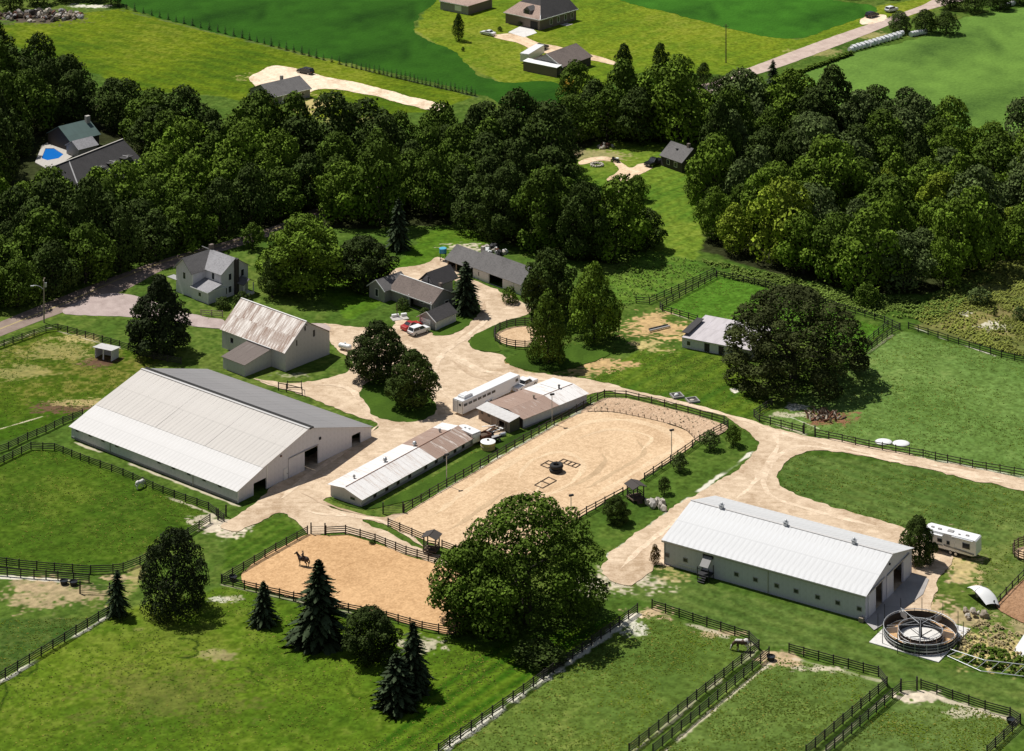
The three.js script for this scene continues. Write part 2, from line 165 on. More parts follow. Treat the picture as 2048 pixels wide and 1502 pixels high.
function groundMap() {
  const N = GN, R = new Float32Array(N * N), G = new Float32Array(N * N), B = new Float32Array(N * N), regs = REGIONS.map((r) => onGround(r[0]));
  const ids = new Int16Array(CN * CN).fill(-1);
  regs.forEach((p, k) => { const xs = p.map((q) => q[0]), zs = p.map((q) => q[1]);
    const i0 = Math.max(0, Math.floor((Math.min(...xs) - GX0) / GW * CN)), i1 = Math.min(CN - 1, Math.ceil((Math.max(...xs) - GX0) / GW * CN)), j0 = Math.max(0, Math.floor((Math.min(...zs) - GZ0) / GD * CN)), j1 = Math.min(CN - 1, Math.ceil((Math.max(...zs) - GZ0) / GD * CN));
    for (let j = j0; j <= j1; j++) for (let i = i0; i <= i1; i++) if (inPoly(p, GX0 + (i + 0.5) / CN * GW, GZ0 + (j + 0.5) / CN * GD)) ids[j * CN + i] = k; });
  const D0 = [[0.042, 0.088, 0.01], [0.088, 0.142, 0.02], 0.16, DIRA, 4, 0.12];
  for (let j = 0; j < N; j++) { const z = GZ0 + (j + 0.5) / N * GD;
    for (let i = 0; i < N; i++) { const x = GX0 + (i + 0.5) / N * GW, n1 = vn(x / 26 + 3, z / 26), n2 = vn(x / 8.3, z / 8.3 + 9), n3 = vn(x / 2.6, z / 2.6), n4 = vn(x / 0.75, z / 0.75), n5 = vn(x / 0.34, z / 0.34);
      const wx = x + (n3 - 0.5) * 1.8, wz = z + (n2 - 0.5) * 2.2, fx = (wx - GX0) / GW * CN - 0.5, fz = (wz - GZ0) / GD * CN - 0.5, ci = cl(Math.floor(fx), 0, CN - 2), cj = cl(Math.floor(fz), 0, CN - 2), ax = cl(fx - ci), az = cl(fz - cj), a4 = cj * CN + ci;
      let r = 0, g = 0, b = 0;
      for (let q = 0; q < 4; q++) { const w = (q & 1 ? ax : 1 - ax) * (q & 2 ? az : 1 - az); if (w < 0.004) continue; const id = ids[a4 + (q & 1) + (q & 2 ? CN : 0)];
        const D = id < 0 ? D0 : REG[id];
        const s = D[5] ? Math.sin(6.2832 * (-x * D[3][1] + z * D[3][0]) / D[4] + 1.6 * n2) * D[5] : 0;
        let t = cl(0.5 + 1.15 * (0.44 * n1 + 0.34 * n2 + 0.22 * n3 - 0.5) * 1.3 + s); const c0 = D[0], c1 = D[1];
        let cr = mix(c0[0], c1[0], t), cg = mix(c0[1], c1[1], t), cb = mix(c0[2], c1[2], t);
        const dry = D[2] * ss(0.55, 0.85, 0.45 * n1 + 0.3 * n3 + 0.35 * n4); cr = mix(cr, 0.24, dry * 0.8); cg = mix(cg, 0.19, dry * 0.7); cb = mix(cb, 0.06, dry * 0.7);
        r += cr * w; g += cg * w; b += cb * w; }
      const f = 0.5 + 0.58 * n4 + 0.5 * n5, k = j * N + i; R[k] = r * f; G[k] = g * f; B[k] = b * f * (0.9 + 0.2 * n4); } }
  for (const [px, py, hw, hh, col, st] of SPOTS) { const [cx, cz] = PX(px, py), s = SC(py), rx = hw / s, rz = Math.abs(PX(px, py + hh)[1] - PX(px, py - hh)[1]) / 2;
    const i0 = Math.max(0, Math.floor((cx - rx * 1.6 - GX0) / GW * N)), i1 = Math.min(N - 1, Math.ceil((cx + rx * 1.6 - GX0) / GW * N)), j0 = Math.max(0, Math.floor((cz - rz * 1.6 - GZ0) / GD * N)), j1 = Math.min(N - 1, Math.ceil((cz + rz * 1.6 - GZ0) / GD * N));
    for (let j = j0; j <= j1; j++) for (let i = i0; i <= i1; i++) { const x = GX0 + (i + 0.5) / N * GW, z = GZ0 + (j + 0.5) / N * GD, d = Math.hypot((x - cx) / rx, (z - cz) / rz);
      if (d > 1.6) continue; const n = 0.34 * vn(x / 1.4 + 40, z / 1.1) + 0.34 * vn(x / 4, z / 4 + 20) + 0.4 * vn(x / 0.55, z / 0.45), a = cl(st * ss(0.98, 0.5, d + (n - 0.54) * 2.1) * 1.2), k = j * N + i, f = 0.72 + 0.56 * vn(x / 0.6 + 8, z / 0.6);
      R[k] = mix(R[k], col[0] * f, a); G[k] = mix(G[k], col[1] * f, a); B[k] = mix(B[k], col[2] * f, a); } }
  for (const [a0, b0, wd, col, st] of LINES) { const a = PX(...a0), b = PX(...b0), dx = b[0] - a[0], dz = b[1] - a[1], L2 = dx * dx + dz * dz;
    const i0 = Math.max(0, Math.floor((Math.min(a[0], b[0]) - 2 - GX0) / GW * N)), i1 = Math.min(N - 1, Math.ceil((Math.max(a[0], b[0]) + 2 - GX0) / GW * N)), j0 = Math.max(0, Math.floor((Math.min(a[1], b[1]) - 2 - GZ0) / GD * N)), j1 = Math.min(N - 1, Math.ceil((Math.max(a[1], b[1]) + 2 - GZ0) / GD * N));
    for (let j = j0; j <= j1; j++) for (let i = i0; i <= i1; i++) { const x = GX0 + (i + 0.5) / N * GW, z = GZ0 + (j + 0.5) / N * GD, t = cl(((x - a[0]) * dx + (z - a[1]) * dz) / L2), d = Math.hypot(x - a[0] - t * dx, z - a[1] - t * dz);
      if (d > wd) continue; const n = vn(x / 1.1, z / 1.1 + 31), al = st * ss(wd * 0.62, wd * 0.28, d + (n - 0.5) * wd * 0.6) * (col === DARKG ? 1 : ss(0.2, 0.45, vn(x / 3.1 + 7, z / 3.1))), k = j * N + i;
      R[k] = mix(R[k], col[0], al); G[k] = mix(G[k], col[1], al); B[k] = mix(B[k], col[2], al); } }
  const d = new Uint8Array(N * N * 4), lut = new Uint8Array(4097); for (let i = 0; i < 4097; i++) lut[i] = enc(i / 4096);
  for (let k = 0; k < N * N; k++) { d[k * 4] = lut[Math.min(4096, R[k] * 4096 | 0)]; d[k * 4 + 1] = lut[Math.min(4096, G[k] * 4096 | 0)]; d[k * 4 + 2] = lut[Math.min(4096, B[k] * 4096 | 0)]; d[k * 4 + 3] = 255; }
  const t = new THREE.DataTexture(d, N, N); t.wrapS = t.wrapT = THREE.MirroredRepeatWrapping; t.magFilter = THREE.LinearFilter; t.colorSpace = THREE.SRGBColorSpace; t.needsUpdate = true; return t;
}
const REG = REGIONS.map((r) => [r[1], r[2], r[3], r[4], r[5], r[6]]);
const structure = (o, label) => { o.userData = { kind: 'structure', label }; return o; };
{
  const g = new THREE.PlaneGeometry(5000, 5000, 1, 1).rotateX(-Math.PI / 2), p = g.attributes.position, uv = g.attributes.uv;
  for (let i = 0; i < p.count; i++) uv.setXY(i, (p.getX(i) - GX0) / GW, (p.getZ(i) - GZ0) / GD);
  const bt = roughBump.clone(); bt.repeat.set(GW / 22, GD / 22); bt.needsUpdate = true;
  const m = dull({ map: groundMap(), roughness: 0.95, bumpMap: bt, bumpScale: 0.12 }); m.name = 'grass';
  structure(part('ground', g, m, scene), 'green grassland with mown paddocks, meadows and dry worn patches');
}
let sheetY = 0.012; const topY = {}, SHEETS = [];
function sheet(name, pts, m, label, { tile = 12, jit = 0.35, smooth = true, y = null, up = 0 } = {}) {
  let w = onGround(pts);
  if (smooth) { const c = new THREE.CatmullRomCurve3(w.map((q) => V3(q[0], 0, q[1])), true, 'centripetal'), n = Math.min(1400, Math.round(c.getLength() / 0.8)); w = c.getSpacedPoints(n).slice(0, -1).map((q) => [q.x, q.z]); }
  const n = w.length, out = w.map((q, i) => { if (!smooth) return q; const a = w[(i + n - 1) % n], b = w[(i + 1) % n], l = Math.hypot(b[0] - a[0], b[1] - a[1]) || 1, e = jit * ((vn(q[0] / 3.2, q[1] / 3.2) - 0.5) * 2.4 + (vn(q[0] / 0.9, q[1] / 0.9) - 0.5) * 1.6); return [q[0] - (b[1] - a[1]) / l * e, q[1] + (b[0] - a[0]) / l * e]; });
  const v2 = out.map((q) => new THREE.Vector2(q[0], q[1])); if (THREE.ShapeUtils.isClockWise(v2)) v2.reverse();
  const tri = THREE.ShapeUtils.triangulateShape(v2, []), pos = [], uv = [], idx = []; v2.forEach((q) => { pos.push(q.x, 0, q.y); uv.push(q.x / tile, q.y / tile); }); tri.forEach((t) => idx.push(t[0], t[2], t[1]));
  if (up) { const k = v2.length; v2.forEach((q) => { pos.push(q.x, -up, q.y); uv.push(q.x / tile, q.y / tile); }); for (let i = 0; i < k; i++) { const j = (i + 1) % k; idx.push(i, j, k + i, j, k + j, k + i); } }
  let g = new THREE.BufferGeometry(); g.setAttribute('position', new THREE.Float32BufferAttribute(pos, 3)); g.setAttribute('uv', new THREE.Float32BufferAttribute(uv, 2)); g.setIndex(idx); if (up) g = g.toNonIndexed(); g.computeVertexNormals();
  const o = part(numbered(name), g, m, scene); o.position.y = (y ?? (sheetY += 0.005)) + up; topY[name] ??= o.position.y; SHEETS.push([name, out]); return structure(o, label);
}
const M = {
  gravel: dull({ map: gravelTex, roughness: 0.95, bumpMap: roughBump, bumpScale: 0.04 }), sand: dull({ map: sandTex, color: C(0.95, 0.8, 0.66), roughness: 0.95, bumpMap: roughBump, bumpScale: 0.1 }),
  sandPale: dull({ map: sandTex, color: C(1.02, 0.98, 0.98), roughness: 0.95, bumpMap: roughBump, bumpScale: 0.09 }), bank: dull({ map: sandTex, color: C(0.88, 0.84, 0.9), roughness: 1, bumpMap: roughBump, bumpScale: 0.3 }),
  crop: dull({ map: cropTex, color: C(0.032, 0.122, 0.01), roughness: 0.95, bumpMap: roughBump, bumpScale: 0.2 }), crop2: dull({ map: cropTex, color: C(0.048, 0.18, 0.016), roughness: 0.95, bumpMap: roughBump, bumpScale: 0.2 }), crop3: dull({ map: cropTex, color: C(0.15, 0.29, 0.055), roughness: 0.95, bumpMap: roughBump, bumpScale: 0.25 }),
  asphalt: dull({ map: asphaltTex, roughness: 0.9 }), road2: dull({ map: asphaltTex, color: C(1.9, 1.95, 2.0), roughness: 0.9 }), apron: dull({ map: asphaltTex, color: C(1.6, 1.68, 1.85), roughness: 0.9 }), lawn: dull({ map: cropTex, color: C(0.07, 0.142, 0.018), roughness: 0.95, bumpMap: roughBump, bumpScale: 0.1 }),
  pale: dull({ map: gravelTex, color: C(1.35, 1.42, 1.5), roughness: 0.95 }), drive: dull({ map: gravelTex, color: C(1.22, 1.2, 1.16), roughness: 0.95 }), redDirt: dull({ map: sandTex, color: C(0.56, 0.44, 0.4), roughness: 1, bumpMap: roughBump, bumpScale: 0.25 }), slab: dull({ map: sheetTex, color: C(0.72, 0.7, 0.67), roughness: 0.9 }), greySlab: dull({ map: sheetTex, color: C(0.4, 0.38, 0.37), roughness: 0.9 }),
};
for (const [k, m] of Object.entries(M)) m.name = k;
sheet('field', P(262, 16, 225, -30, 905, -60, 874, 0, 838, 30, 829, 52, 836, 70, 864, 84, 912, 104, 936, 132, 963, 153, 1007, 164, 1103, 163, 1140, 200, 1060, 225, 955, 188), M.crop, 'dark green crop field above the row of small evergreens', { tile: 46, jit: 0.5 });
sheet('field', P(1215, -12, 1348, 28, 1450, 54, 1553, 76, 1594, 77, 1673, 53, 1752, 20, 1741, 10, 1690, 4, 1500, -30, 1300, -40), M.crop2, 'bright green crop field in the bend of the far road', { tile: 46, jit: 0.5 });
sheet('field', P(1582, 152, 1703, 109, 1826, 79, 1922, 38, 2060, 15, 2140, 20, 2160, 300, 1960, 300, 1850, 260, 1700, 215, 1600, 200), M.crop3, 'pale green hay field right of the far road', { tile: 60, jit: 0.6 });
sheet('road', P(-60, 667, 0, 644, 130, 591, 307.6, 525, 471.6, 477, 560, 448, 640, 415, 655, 428, 570, 462, 500, 486, 330, 539, 250, 580, 133, 622, 0, 673, -60, 696), M.asphalt, 'two lane asphalt road below the dark wood', { tile: 9, jit: 0.04 });
sheet('apron', P(128, 626, 150, 606, 205, 588, 252, 588, 300, 600, 350, 618, 400, 632, 446, 640, 450, 655, 400, 654, 330, 640, 250, 634, 180, 632), M.apron, 'pale paved pull-off between the road and the dark conifer', { tile: 9, jit: 0.25 });
for (const [d, w] of [[-0.14, 0.11], [0.14, 0.11]]) { const c = new THREE.CatmullRomCurve3(onGround(P(-60, 681, 0, 658, 130, 606, 307, 531, 480, 480, 560, 454, 640, 421)).map((q) => V3(q[0], 0, q[1]))), a = c.getSpacedPoints(60), pos = [], idx = [];
  a.forEach((q, i) => { const t = c.getTangentAt(i / 60), nx = -t.z, nz = t.x; pos.push(q.x + nx * (d - w / 2), 0, q.z + nz * (d - w / 2), q.x + nx * (d + w / 2), 0, q.z + nz * (d + w / 2)); if (i) idx.push(2 * i - 2, 2 * i - 1, 2 * i, 2 * i - 1, 2 * i + 1, 2 * i); });
  const g = new THREE.BufferGeometry(); g.setAttribute('position', new THREE.Float32BufferAttribute(pos, 3)); g.setIndex(idx); g.computeVertexNormals(); const o = part(numbered('road_marking'), g, W.yellowTank, scene); o.position.y = 0.045; structure(o, 'yellow centre line along the asphalt road'); }
sheet('road', P(1370, 178, 1420, 165, 1468, 147, 1655, 77, 1836, 14, 1900, -12, 1960, -8, 1900, 8, 1826, 29, 1775, 52, 1567, 132, 1505, 152, 1460, 170, 1400, 190), M.road2, 'pale straight road climbing to the top right corner', { tile: 9, jit: 0.08 });
sheet('layby', P(1722, 38, 1738, 32, 1770, 30, 1768, 40, 1742, 48, 1724, 50), M.pale, 'gravel lay-by beside the far road', { tile: 12, jit: 0.3 });
sheet('driveway', P(498, 158, 520, 143, 548, 131, 600, 139, 640, 151, 700, 163, 760, 177, 830, 196, 895, 213, 872, 222, 800, 206, 740, 190, 665, 178, 640, 178, 615, 186, 590, 200, 540, 186), M.pale, 'pale gravel driveway beside the grey garage', { tile: 12, jit: 0.3 });
sheet('driveway', P(985, 72, 1016, 67, 1047, 73, 1071, 84, 1110, 92, 1160, 104, 1211, 117, 1236, 127, 1228, 130, 1190, 122, 1140, 115, 1100, 108, 1060, 97, 1036, 86, 990, 76), M.drive, 'tan gravel driveway of the far brick house', { tile: 12, jit: 0.2 });
sheet('driveway', P(1016, 65, 1040, 53, 1066, 58, 1074, 66, 1048, 75), M.slab, 'pale concrete pad before the far brick garage', { tile: 8, smooth: false });
sheet('driveway', P(1155, 324, 1180, 316, 1205, 313, 1228, 318, 1248, 328, 1262, 336, 1282, 327, 1298, 326, 1308, 334, 1280, 350, 1252, 362, 1232, 370, 1216, 360, 1228, 348, 1240, 340, 1232, 330, 1215, 323, 1190, 323, 1160, 330), M.drive, 'tan gravel driveway in the wooded clearing', { tile: 12, jit: 0.3 });
sheet('path', P(1233, 373, 1255, 377, 1252, 382, 1238, 385), M.pale, 'small pale gravel spot by the clearing', { tile: 8, jit: 0.3 });
sheet('gravel_yard', P(505, 757, 560, 766, 620, 764, 680, 750, 703, 737, 700, 715, 668, 697, 655, 668, 645, 648, 720, 655, 780, 660, 795, 640, 832, 648, 872, 672, 893, 673, 930, 659, 948, 640, 960, 626, 955, 606, 945, 585, 905, 560, 880, 580, 850, 570, 775, 553, 790, 540, 850, 528, 875, 515, 900, 522, 915, 545, 950, 562, 1003, 585, 1036, 600, 1060, 620, 1054, 632, 1010, 642, 968, 660, 944, 674, 939, 688, 957, 702, 1000, 708, 1012, 716, 1007, 723, 1037, 737, 1085, 747, 1165, 757, 1254, 779, 1350, 800, 1440, 824, 1506, 843, 1614, 872, 1678, 881, 1834, 914, 2070, 967, 2070, 983, 1834, 934, 1678, 905, 1619, 901, 1592, 909, 1562, 940, 1558, 957, 1572, 979, 1619, 1000, 1697, 1022, 1795, 1053, 1840, 1072, 1880, 1086, 1905, 1100, 1900, 1130, 1880, 1160, 1870, 1200, 1850, 1230, 1790, 1240, 1730, 1238, 1640, 1190, 1500, 1150, 1400, 1130, 1330, 1132, 1310, 1130, 1297, 1150, 1260, 1172, 1220, 1158, 1206, 1132, 1240, 1092, 1377, 998, 1482, 931, 1516, 894, 1507, 872, 1480, 854, 1455, 838, 1425, 826, 1326, 803, 1250, 789, 1215, 785, 1180, 789, 1130, 803, 1046, 850, 1000, 866, 955, 884, 880, 900, 760, 960, 690, 992, 655, 997, 650, 1004, 690, 1024, 722, 1030, 770, 1033, 818, 1026, 838, 1040, 810, 1052, 776, 1052, 722, 1039, 773, 1066, 844, 1098, 900, 1122, 905, 1140, 879, 1128, 812, 1109, 750, 1084, 691, 1067, 650, 1068, 612, 1066, 600, 1047, 560, 1027, 513, 1045, 470, 1062, 440, 1056, 478, 1028, 519, 1001, 560, 960, 640, 900, 735, 868, 752, 850, 700, 830, 600, 790),
  M.gravel, 'tan gravel yard and drives between the barns', { tile: 20, jit: 0.4 });
sheet('gravel_path', P(340, 626, 400, 634, 446, 642, 520, 650, 600, 646, 655, 650, 660, 662, 600, 660, 520, 664, 446, 658, 390, 652), M.apron, 'short pale drive below the white farmhouse', { tile: 12, jit: 0.25 });
sheet('lawn', P(722, 776, 719, 792, 729, 818, 748, 832, 775, 841, 815, 847, 850, 840, 872, 824, 868, 798, 840, 770, 800, 752, 765, 750, 740, 762), M.lawn, 'grass island under the two round trees in the yard', { tile: 30, jit: 0.4 });
sheet('lawn', P(864, 671, 893, 672, 928, 658, 943, 644, 930, 632, 905, 640, 880, 660), M.lawn, 'grass strip beside the small white garage', { tile: 30, jit: 0.2 });
sheet('lawn', P(660, 996, 722, 1018, 800, 1006, 845, 990, 1000, 905, 1160, 808, 1180, 790, 1163, 800, 1046, 862, 1000, 884, 960, 902, 724, 1014), M.lawn, 'narrow grass strip between the stables and the arena rail', { tile: 30, jit: 0.2 });
sheet('lawn', P(940, 688, 946, 675, 970, 661, 1012, 643, 1056, 633, 1060, 660, 1000, 660, 992, 690, 1000, 704, 958, 701), M.lawn, 'grass patch beside the round pen', { tile: 30, jit: 0.3 });
sheet('lawn', P(1010, 722, 1024, 714, 1060, 700, 1150, 690, 1230, 700, 1190, 722, 1140, 738, 1085, 746, 1040, 738), M.lawn, 'grass below the tall trees at the drive', { tile: 30, jit: 0.3 });
sheet('sand_arena', P(780, 1051, 812, 1027, 905, 971, 1047, 889, 1160, 828, 1195, 824, 1228, 826, 1289, 837, 1340, 850, 1374, 863, 1389, 879, 1388, 887, 1290, 955, 1173, 1027, 1010, 1128, 960, 1115, 900, 1100, 846, 1080), M.sandPale, 'large sand riding arena with hoof marks', { tile: 26, jit: 0.12 });
sheet('sand_bank', P(1160, 827, 1187, 808, 1211, 797, 1250, 797, 1330, 816, 1400, 834, 1447, 850, 1455, 858, 1400, 884, 1389, 880, 1374, 862, 1340, 849, 1289, 836, 1228, 825, 1195, 823), M.bank, 'rough pinkish sand bank at the top of the arena', { tile: 20, jit: 0.12 });
sheet('sand_paddock', P(482, 1152, 500, 1132, 560, 1096, 612, 1071, 650, 1072, 691, 1071, 750, 1087, 812, 1112, 879, 1131, 925, 1150, 930, 1200, 910, 1268, 844, 1256, 773, 1236, 672, 1214, 558, 1190, 489, 1170), M.sand, 'small orange sand paddock with a horse and rider', { tile: 26, jit: 0.14 });
sheet('sand_round_pen', Array.from({ length: 28 }, (_, i) => [1050 + 58 * Math.cos(i / 28 * 6.2832), 674 + 21 * Math.sin(i / 28 * 6.2832)]), M.sandPale, 'round sandy pen by the tall trees', { tile: 20, jit: 0.15 });
sheet('dirt_pen', P(1990, 1215, 2010, 1195, 2060, 1155, 2110, 1150, 2110, 1260, 2040, 1245, 2015, 1232), M.redDirt, 'reddish dirt pen at the right edge', { tile: 20, jit: 0.3 });
sheet('sand_round_pen', Array.from({ length: 22 }, (_, i) => [2062 + 34 * Math.cos(i / 22 * 6.2832), 1108 + 16 * Math.sin(i / 22 * 6.2832)]), M.sandPale, 'small round sandy pen cut by the right edge', { tile: 20, jit: 0.15 });
sheet('concrete_apron', P(1728, 1243, 1826, 1147, 1858, 1160, 1846, 1190, 1800, 1225, 1775, 1245, 1748, 1262), M.greySlab, 'grey concrete apron before the pale barn doors', { tile: 8, smooth: false });

// wheel tracks worn into the gravel and the paths ridden round the arena
function ribbon(name, pts, w, m, label, y) { const c = new THREE.CatmullRomCurve3(onGround(pts).map((q) => V3(q[0], 0, q[1]))), n = Math.round(c.getLength() / 0.6), pos = [], uv = [], idx = [];
  for (let i = 0; i <= n; i++) { const q = c.getPointAt(i / n), t = c.getTangentAt(i / n), l = w * (0.35 + 0.9 * vn(q.x / 2.5, q.z / 2.5)) * Math.min(1, i / 8, (n - i) / 8), o = (vn(q.x / 1.3 + 9, q.z / 1.3) - 0.5) * 0.35; for (const s of [-1, 1]) { const x = q.x - t.z * (s * l / 2 + o), z = q.z + t.x * (s * l / 2 + o); pos.push(x, 0, z); uv.push(x / 14, z / 14); } if (i) idx.push(2 * i - 2, 2 * i - 1, 2 * i, 2 * i - 1, 2 * i + 1, 2 * i); }
  const g = new THREE.BufferGeometry(); g.setAttribute('position', new THREE.Float32BufferAttribute(pos, 3)); g.setAttribute('uv', new THREE.Float32BufferAttribute(uv, 2)); g.setIndex(idx); g.computeVertexNormals(); const o = part(numbered(name), g, m, scene); o.position.y = y; return structure(o, label); }
{ const wm = new THREE.MeshStandardMaterial({ map: gravelTex, color: C(1.16, 1.18, 1.2), roughness: 0.95 }), dm = new THREE.MeshStandardMaterial({ map: gravelTex, color: C(0.86, 0.82, 0.78), roughness: 0.95 }), am = new THREE.MeshStandardMaterial({ map: sandTex, color: C(1.12, 1.12, 1.14), roughness: 0.95 }), bm = new THREE.MeshStandardMaterial({ map: sandTex, color: C(0.84, 0.8, 0.76), roughness: 0.95 }); wm.name = 'worn gravel'; dm.name = 'damp gravel'; am.name = 'light sand'; bm.name = 'raked sand'; let y = topY.gravel_yard + 0.002;
  for (const [pts, w, m] of [[P(1300, 790, 1480, 838, 1540, 860, 1556, 890, 1535, 930, 1500, 975, 1470, 1000), 1.3, wm], [P(1500, 850, 1580, 872, 1700, 897, 1900, 938, 2060, 970), 1.4, wm], [P(2060, 975, 1880, 941, 1700, 905, 1600, 893, 1560, 910, 1530, 950, 1540, 990, 1640, 1025, 1760, 1055), 1.2, wm], [P(1420, 1000, 1330, 1060, 1270, 1110, 1240, 1140), 1.3, wm], [P(760, 850, 700, 895, 620, 950, 560, 1000), 1.5, wm], [P(640, 1010, 690, 1030, 770, 1045, 850, 1095), 1.2, wm], [P(600, 1020, 650, 1030, 720, 1034), 1, wm], [P(880, 690, 960, 740, 1040, 752, 1120, 765), 1.5, wm], [P(900, 720, 960, 757, 1060, 770), 1.1, dm], [P(985, 630, 930, 675, 880, 715, 880, 780, 900, 800), 1.5, wm], [P(620, 770, 690, 775, 740, 830, 760, 850), 1.2, wm], [P(970, 600, 960, 640, 915, 680), 1.1, dm], [P(600, 985, 660, 1012, 740, 1035), 0.9, dm]]) ribbon('wheel_track', pts, w, m, 'worn wheel track in the gravel yard', y += 0.003);
  y = topY.sand_arena + 0.002; for (const [pts, w, m] of [[P(870, 1030, 930, 985, 1060, 905, 1180, 845, 1260, 842, 1330, 862, 1360, 885, 1270, 945, 1180, 1000), 1.5, am], [P(1040, 975, 1090, 990, 1150, 960, 1165, 925, 1120, 905, 1060, 925, 1035, 960), 1.1, am], [P(1110, 985, 1170, 960, 1210, 925, 1200, 905), 1, bm], [P(1170, 980, 1230, 945, 1290, 905, 1270, 880), 1.2, bm], [P(1150, 880, 1220, 860, 1300, 875, 1280, 905), 1.1, am], [P(900, 1060, 960, 1020, 1010, 985), 1.1, bm], [P(1060, 1000, 1080, 970, 1075, 955), 0.8, am]]) ribbon('hoof_track', pts, w, m, 'ridden track across the arena sand', y += 0.003); }

// ------------------------------------------------------------------ buildings: each stands on its near corner b, with a to the left and c to the right (photograph points on the ground)
function frame(name, label, cat, b, a, c, ridgeAlongC, group) {
  let o = PX(...b), x = PX(...a), z = PX(...c);
  const lx = Math.hypot(x[0] - o[0], x[1] - o[1]); let ux = [(x[0] - o[0]) / lx, (x[1] - o[1]) / lx], uz = [-ux[1], ux[0]];
  let L = lx, Wd = (z[0] - o[0]) * uz[0] + (z[1] - o[1]) * uz[1];
  if (Wd < 0) { uz = [-uz[0], -uz[1]]; Wd = -Wd; }
  if (ridgeAlongC) { o = [o[0] + uz[0] * Wd, o[1] + uz[1] * Wd]; [ux, uz] = [[-uz[0], -uz[1]], ux]; [L, Wd] = [Wd, L]; }
  const turn = Math.atan2(-ux[1], ux[0]);
  const g = thing(name, label, cat, o[0] + ux[0] * L / 2 + uz[0] * Wd / 2, o[1] + ux[1] * L / 2 + uz[1] * Wd / 2, turn, group);
  const sh = (geo) => geo.translate(-L / 2, 0, -Wd / 2);
  return { g, L, W: Wd, loc: (px, py) => { const q = PX(px, py); return [(q[0] - o[0]) * ux[0] + (q[1] - o[1]) * ux[1], (q[0] - o[0]) * uz[0] + (q[1] - o[1]) * uz[1]]; },
    part: (n, geo, m, parent = g, lab) => part(n, sh(geo), m, parent, lab), at: (n, geo, m, x, y, zz, rx = 0, parent = g) => { const p = part(n, geo, m, parent); p.position.set(x - L / 2, y, zz - Wd / 2); p.rotation.x = rx; return p; } };
}
// end wall across the building at x = u; outline and openings in (z, y)
function gableWall(prof, u, t, holes = []) {
  const s = new THREE.Shape(prof.map((p) => new THREE.Vector2(...p)));
  for (const [a, b, h0, h1] of holes) { const y0 = h0 || 0.01; s.holes.push(new THREE.Path([[a, y0], [a, h1], [b, h1], [b, y0]].map((p) => new THREE.Vector2(...p)))); }
  return new THREE.ExtrudeGeometry(s, { depth: t, bevelEnabled: false }).rotateY(-Math.PI / 2).translate(u + t, 0, 0);
}
function sideWall(L, h, w, t, holes = []) {
  const s = new THREE.Shape([[0, 0], [L, 0], [L, h], [0, h]].map((p) => new THREE.Vector2(...p)));
  for (const [a, b, h0, h1] of holes) { const y0 = h0 || 0.01; s.holes.push(new THREE.Path([[a, y0], [a, h1], [b, h1], [b, y0]].map((p) => new THREE.Vector2(...p)))); }
  return new THREE.ExtrudeGeometry(s, { depth: t, bevelEnabled: false }).translate(0, 0, w);
}
const rr = rng(5);
// one slope of a roof, from (z0, y0) to (z1, y1), laid with sheets side by side along the ridge
function slope(F, z0, y0, z1, y1, { pw = 0.95, mats, m, th = 0.05, x0 = -0.3, x1 = F.L + 0.3, ext0 = 0, ext1 = 0, split = 1 }) {
  if (z1 < z0) { [z0, z1, y0, y1, ext0, ext1] = [z1, z0, y1, y0, ext1, ext0]; }
  const len0 = Math.hypot(z1 - z0, y1 - y0), dz = (z1 - z0) / len0, dy = (y1 - y0) / len0; z0 -= dz * ext0; y0 -= dy * ext0; z1 += dz * ext1; y1 += dy * ext1;
  const len = Math.hypot(z1 - z0, y1 - y0), rx = -Math.atan2(dy, dz);
  if (m) { const g = new THREE.BoxGeometry(x1 - x0, th, len), uv = g.attributes.uv; for (let i = 0; i < uv.count; i++) uv.setXY(i, uv.getX(i) * (x1 - x0) / 8, uv.getY(i) * len / 8); return F.at('roof', g, m, (x0 + x1) / 2, (y0 + y1) / 2 + th / 2, (z0 + z1) / 2, rx); }
  const n = Math.max(1, Math.round((x1 - x0) / pw)), w = (x1 - x0) / n, flat = mats === RF.white || mats === RF.pale, geos = [new THREE.BoxGeometry(w - (flat ? 0.003 : 0.014), th, len / split - 0.01), new THREE.BoxGeometry(w - (flat ? 0.003 : 0.014), th + (flat ? 0.002 : 0.012), len / split - 0.01)];
  for (let i = 0; i < n; i++) for (let k = 0; k < split; k++) { const f = (k + 0.5) / split; F.at('roof_panel', geos[(i + k) % 2], mats[Math.floor(rr() * mats.length)], x0 + w * (i + 0.5), mix(y0, y1, f) + th / 2, mix(z0, z1, f), rx); }
}
// a window with its pane, set 4 cm proud of a wall that faces -z (side), +z (back), -x (end) of its building
function window1(F, face, u, y, w, h, fm = W.trim, name = 'window') {
  const t = 0.08, f = 0.09, ring = (W2, H2) => join([box(W2, f, t, 0, H2 / 2, 0), box(W2, f, t, 0, -H2 / 2, 0), box(f, H2 - f, t, -W2 / 2 + f / 2, 0, 0), box(f, H2 - f, t, W2 / 2 - f / 2, 0, 0)]);
  const g = ring(w + 0.12, h + 0.06), o = part(name, g, fm, F.g), p = part('pane', box(w - 0.02, h - 0.04, 0.04, 0, 0, 0.01), W.glass, o);
  if (face === 'side') o.position.set(u - F.L / 2, y, -F.W / 2 - 0.03); else if (face === 'end') { o.position.set(-F.L / 2 - 0.03, y, u - F.W / 2); o.rotation.y = Math.PI / 2; } else if (face === 'front') { o.position.set(F.L / 2 + 0.03, y, u - F.W / 2); o.rotation.y = -Math.PI / 2; } else { o.position.set(...face[0]); o.rotation.y = face[1]; }
  return o;
}
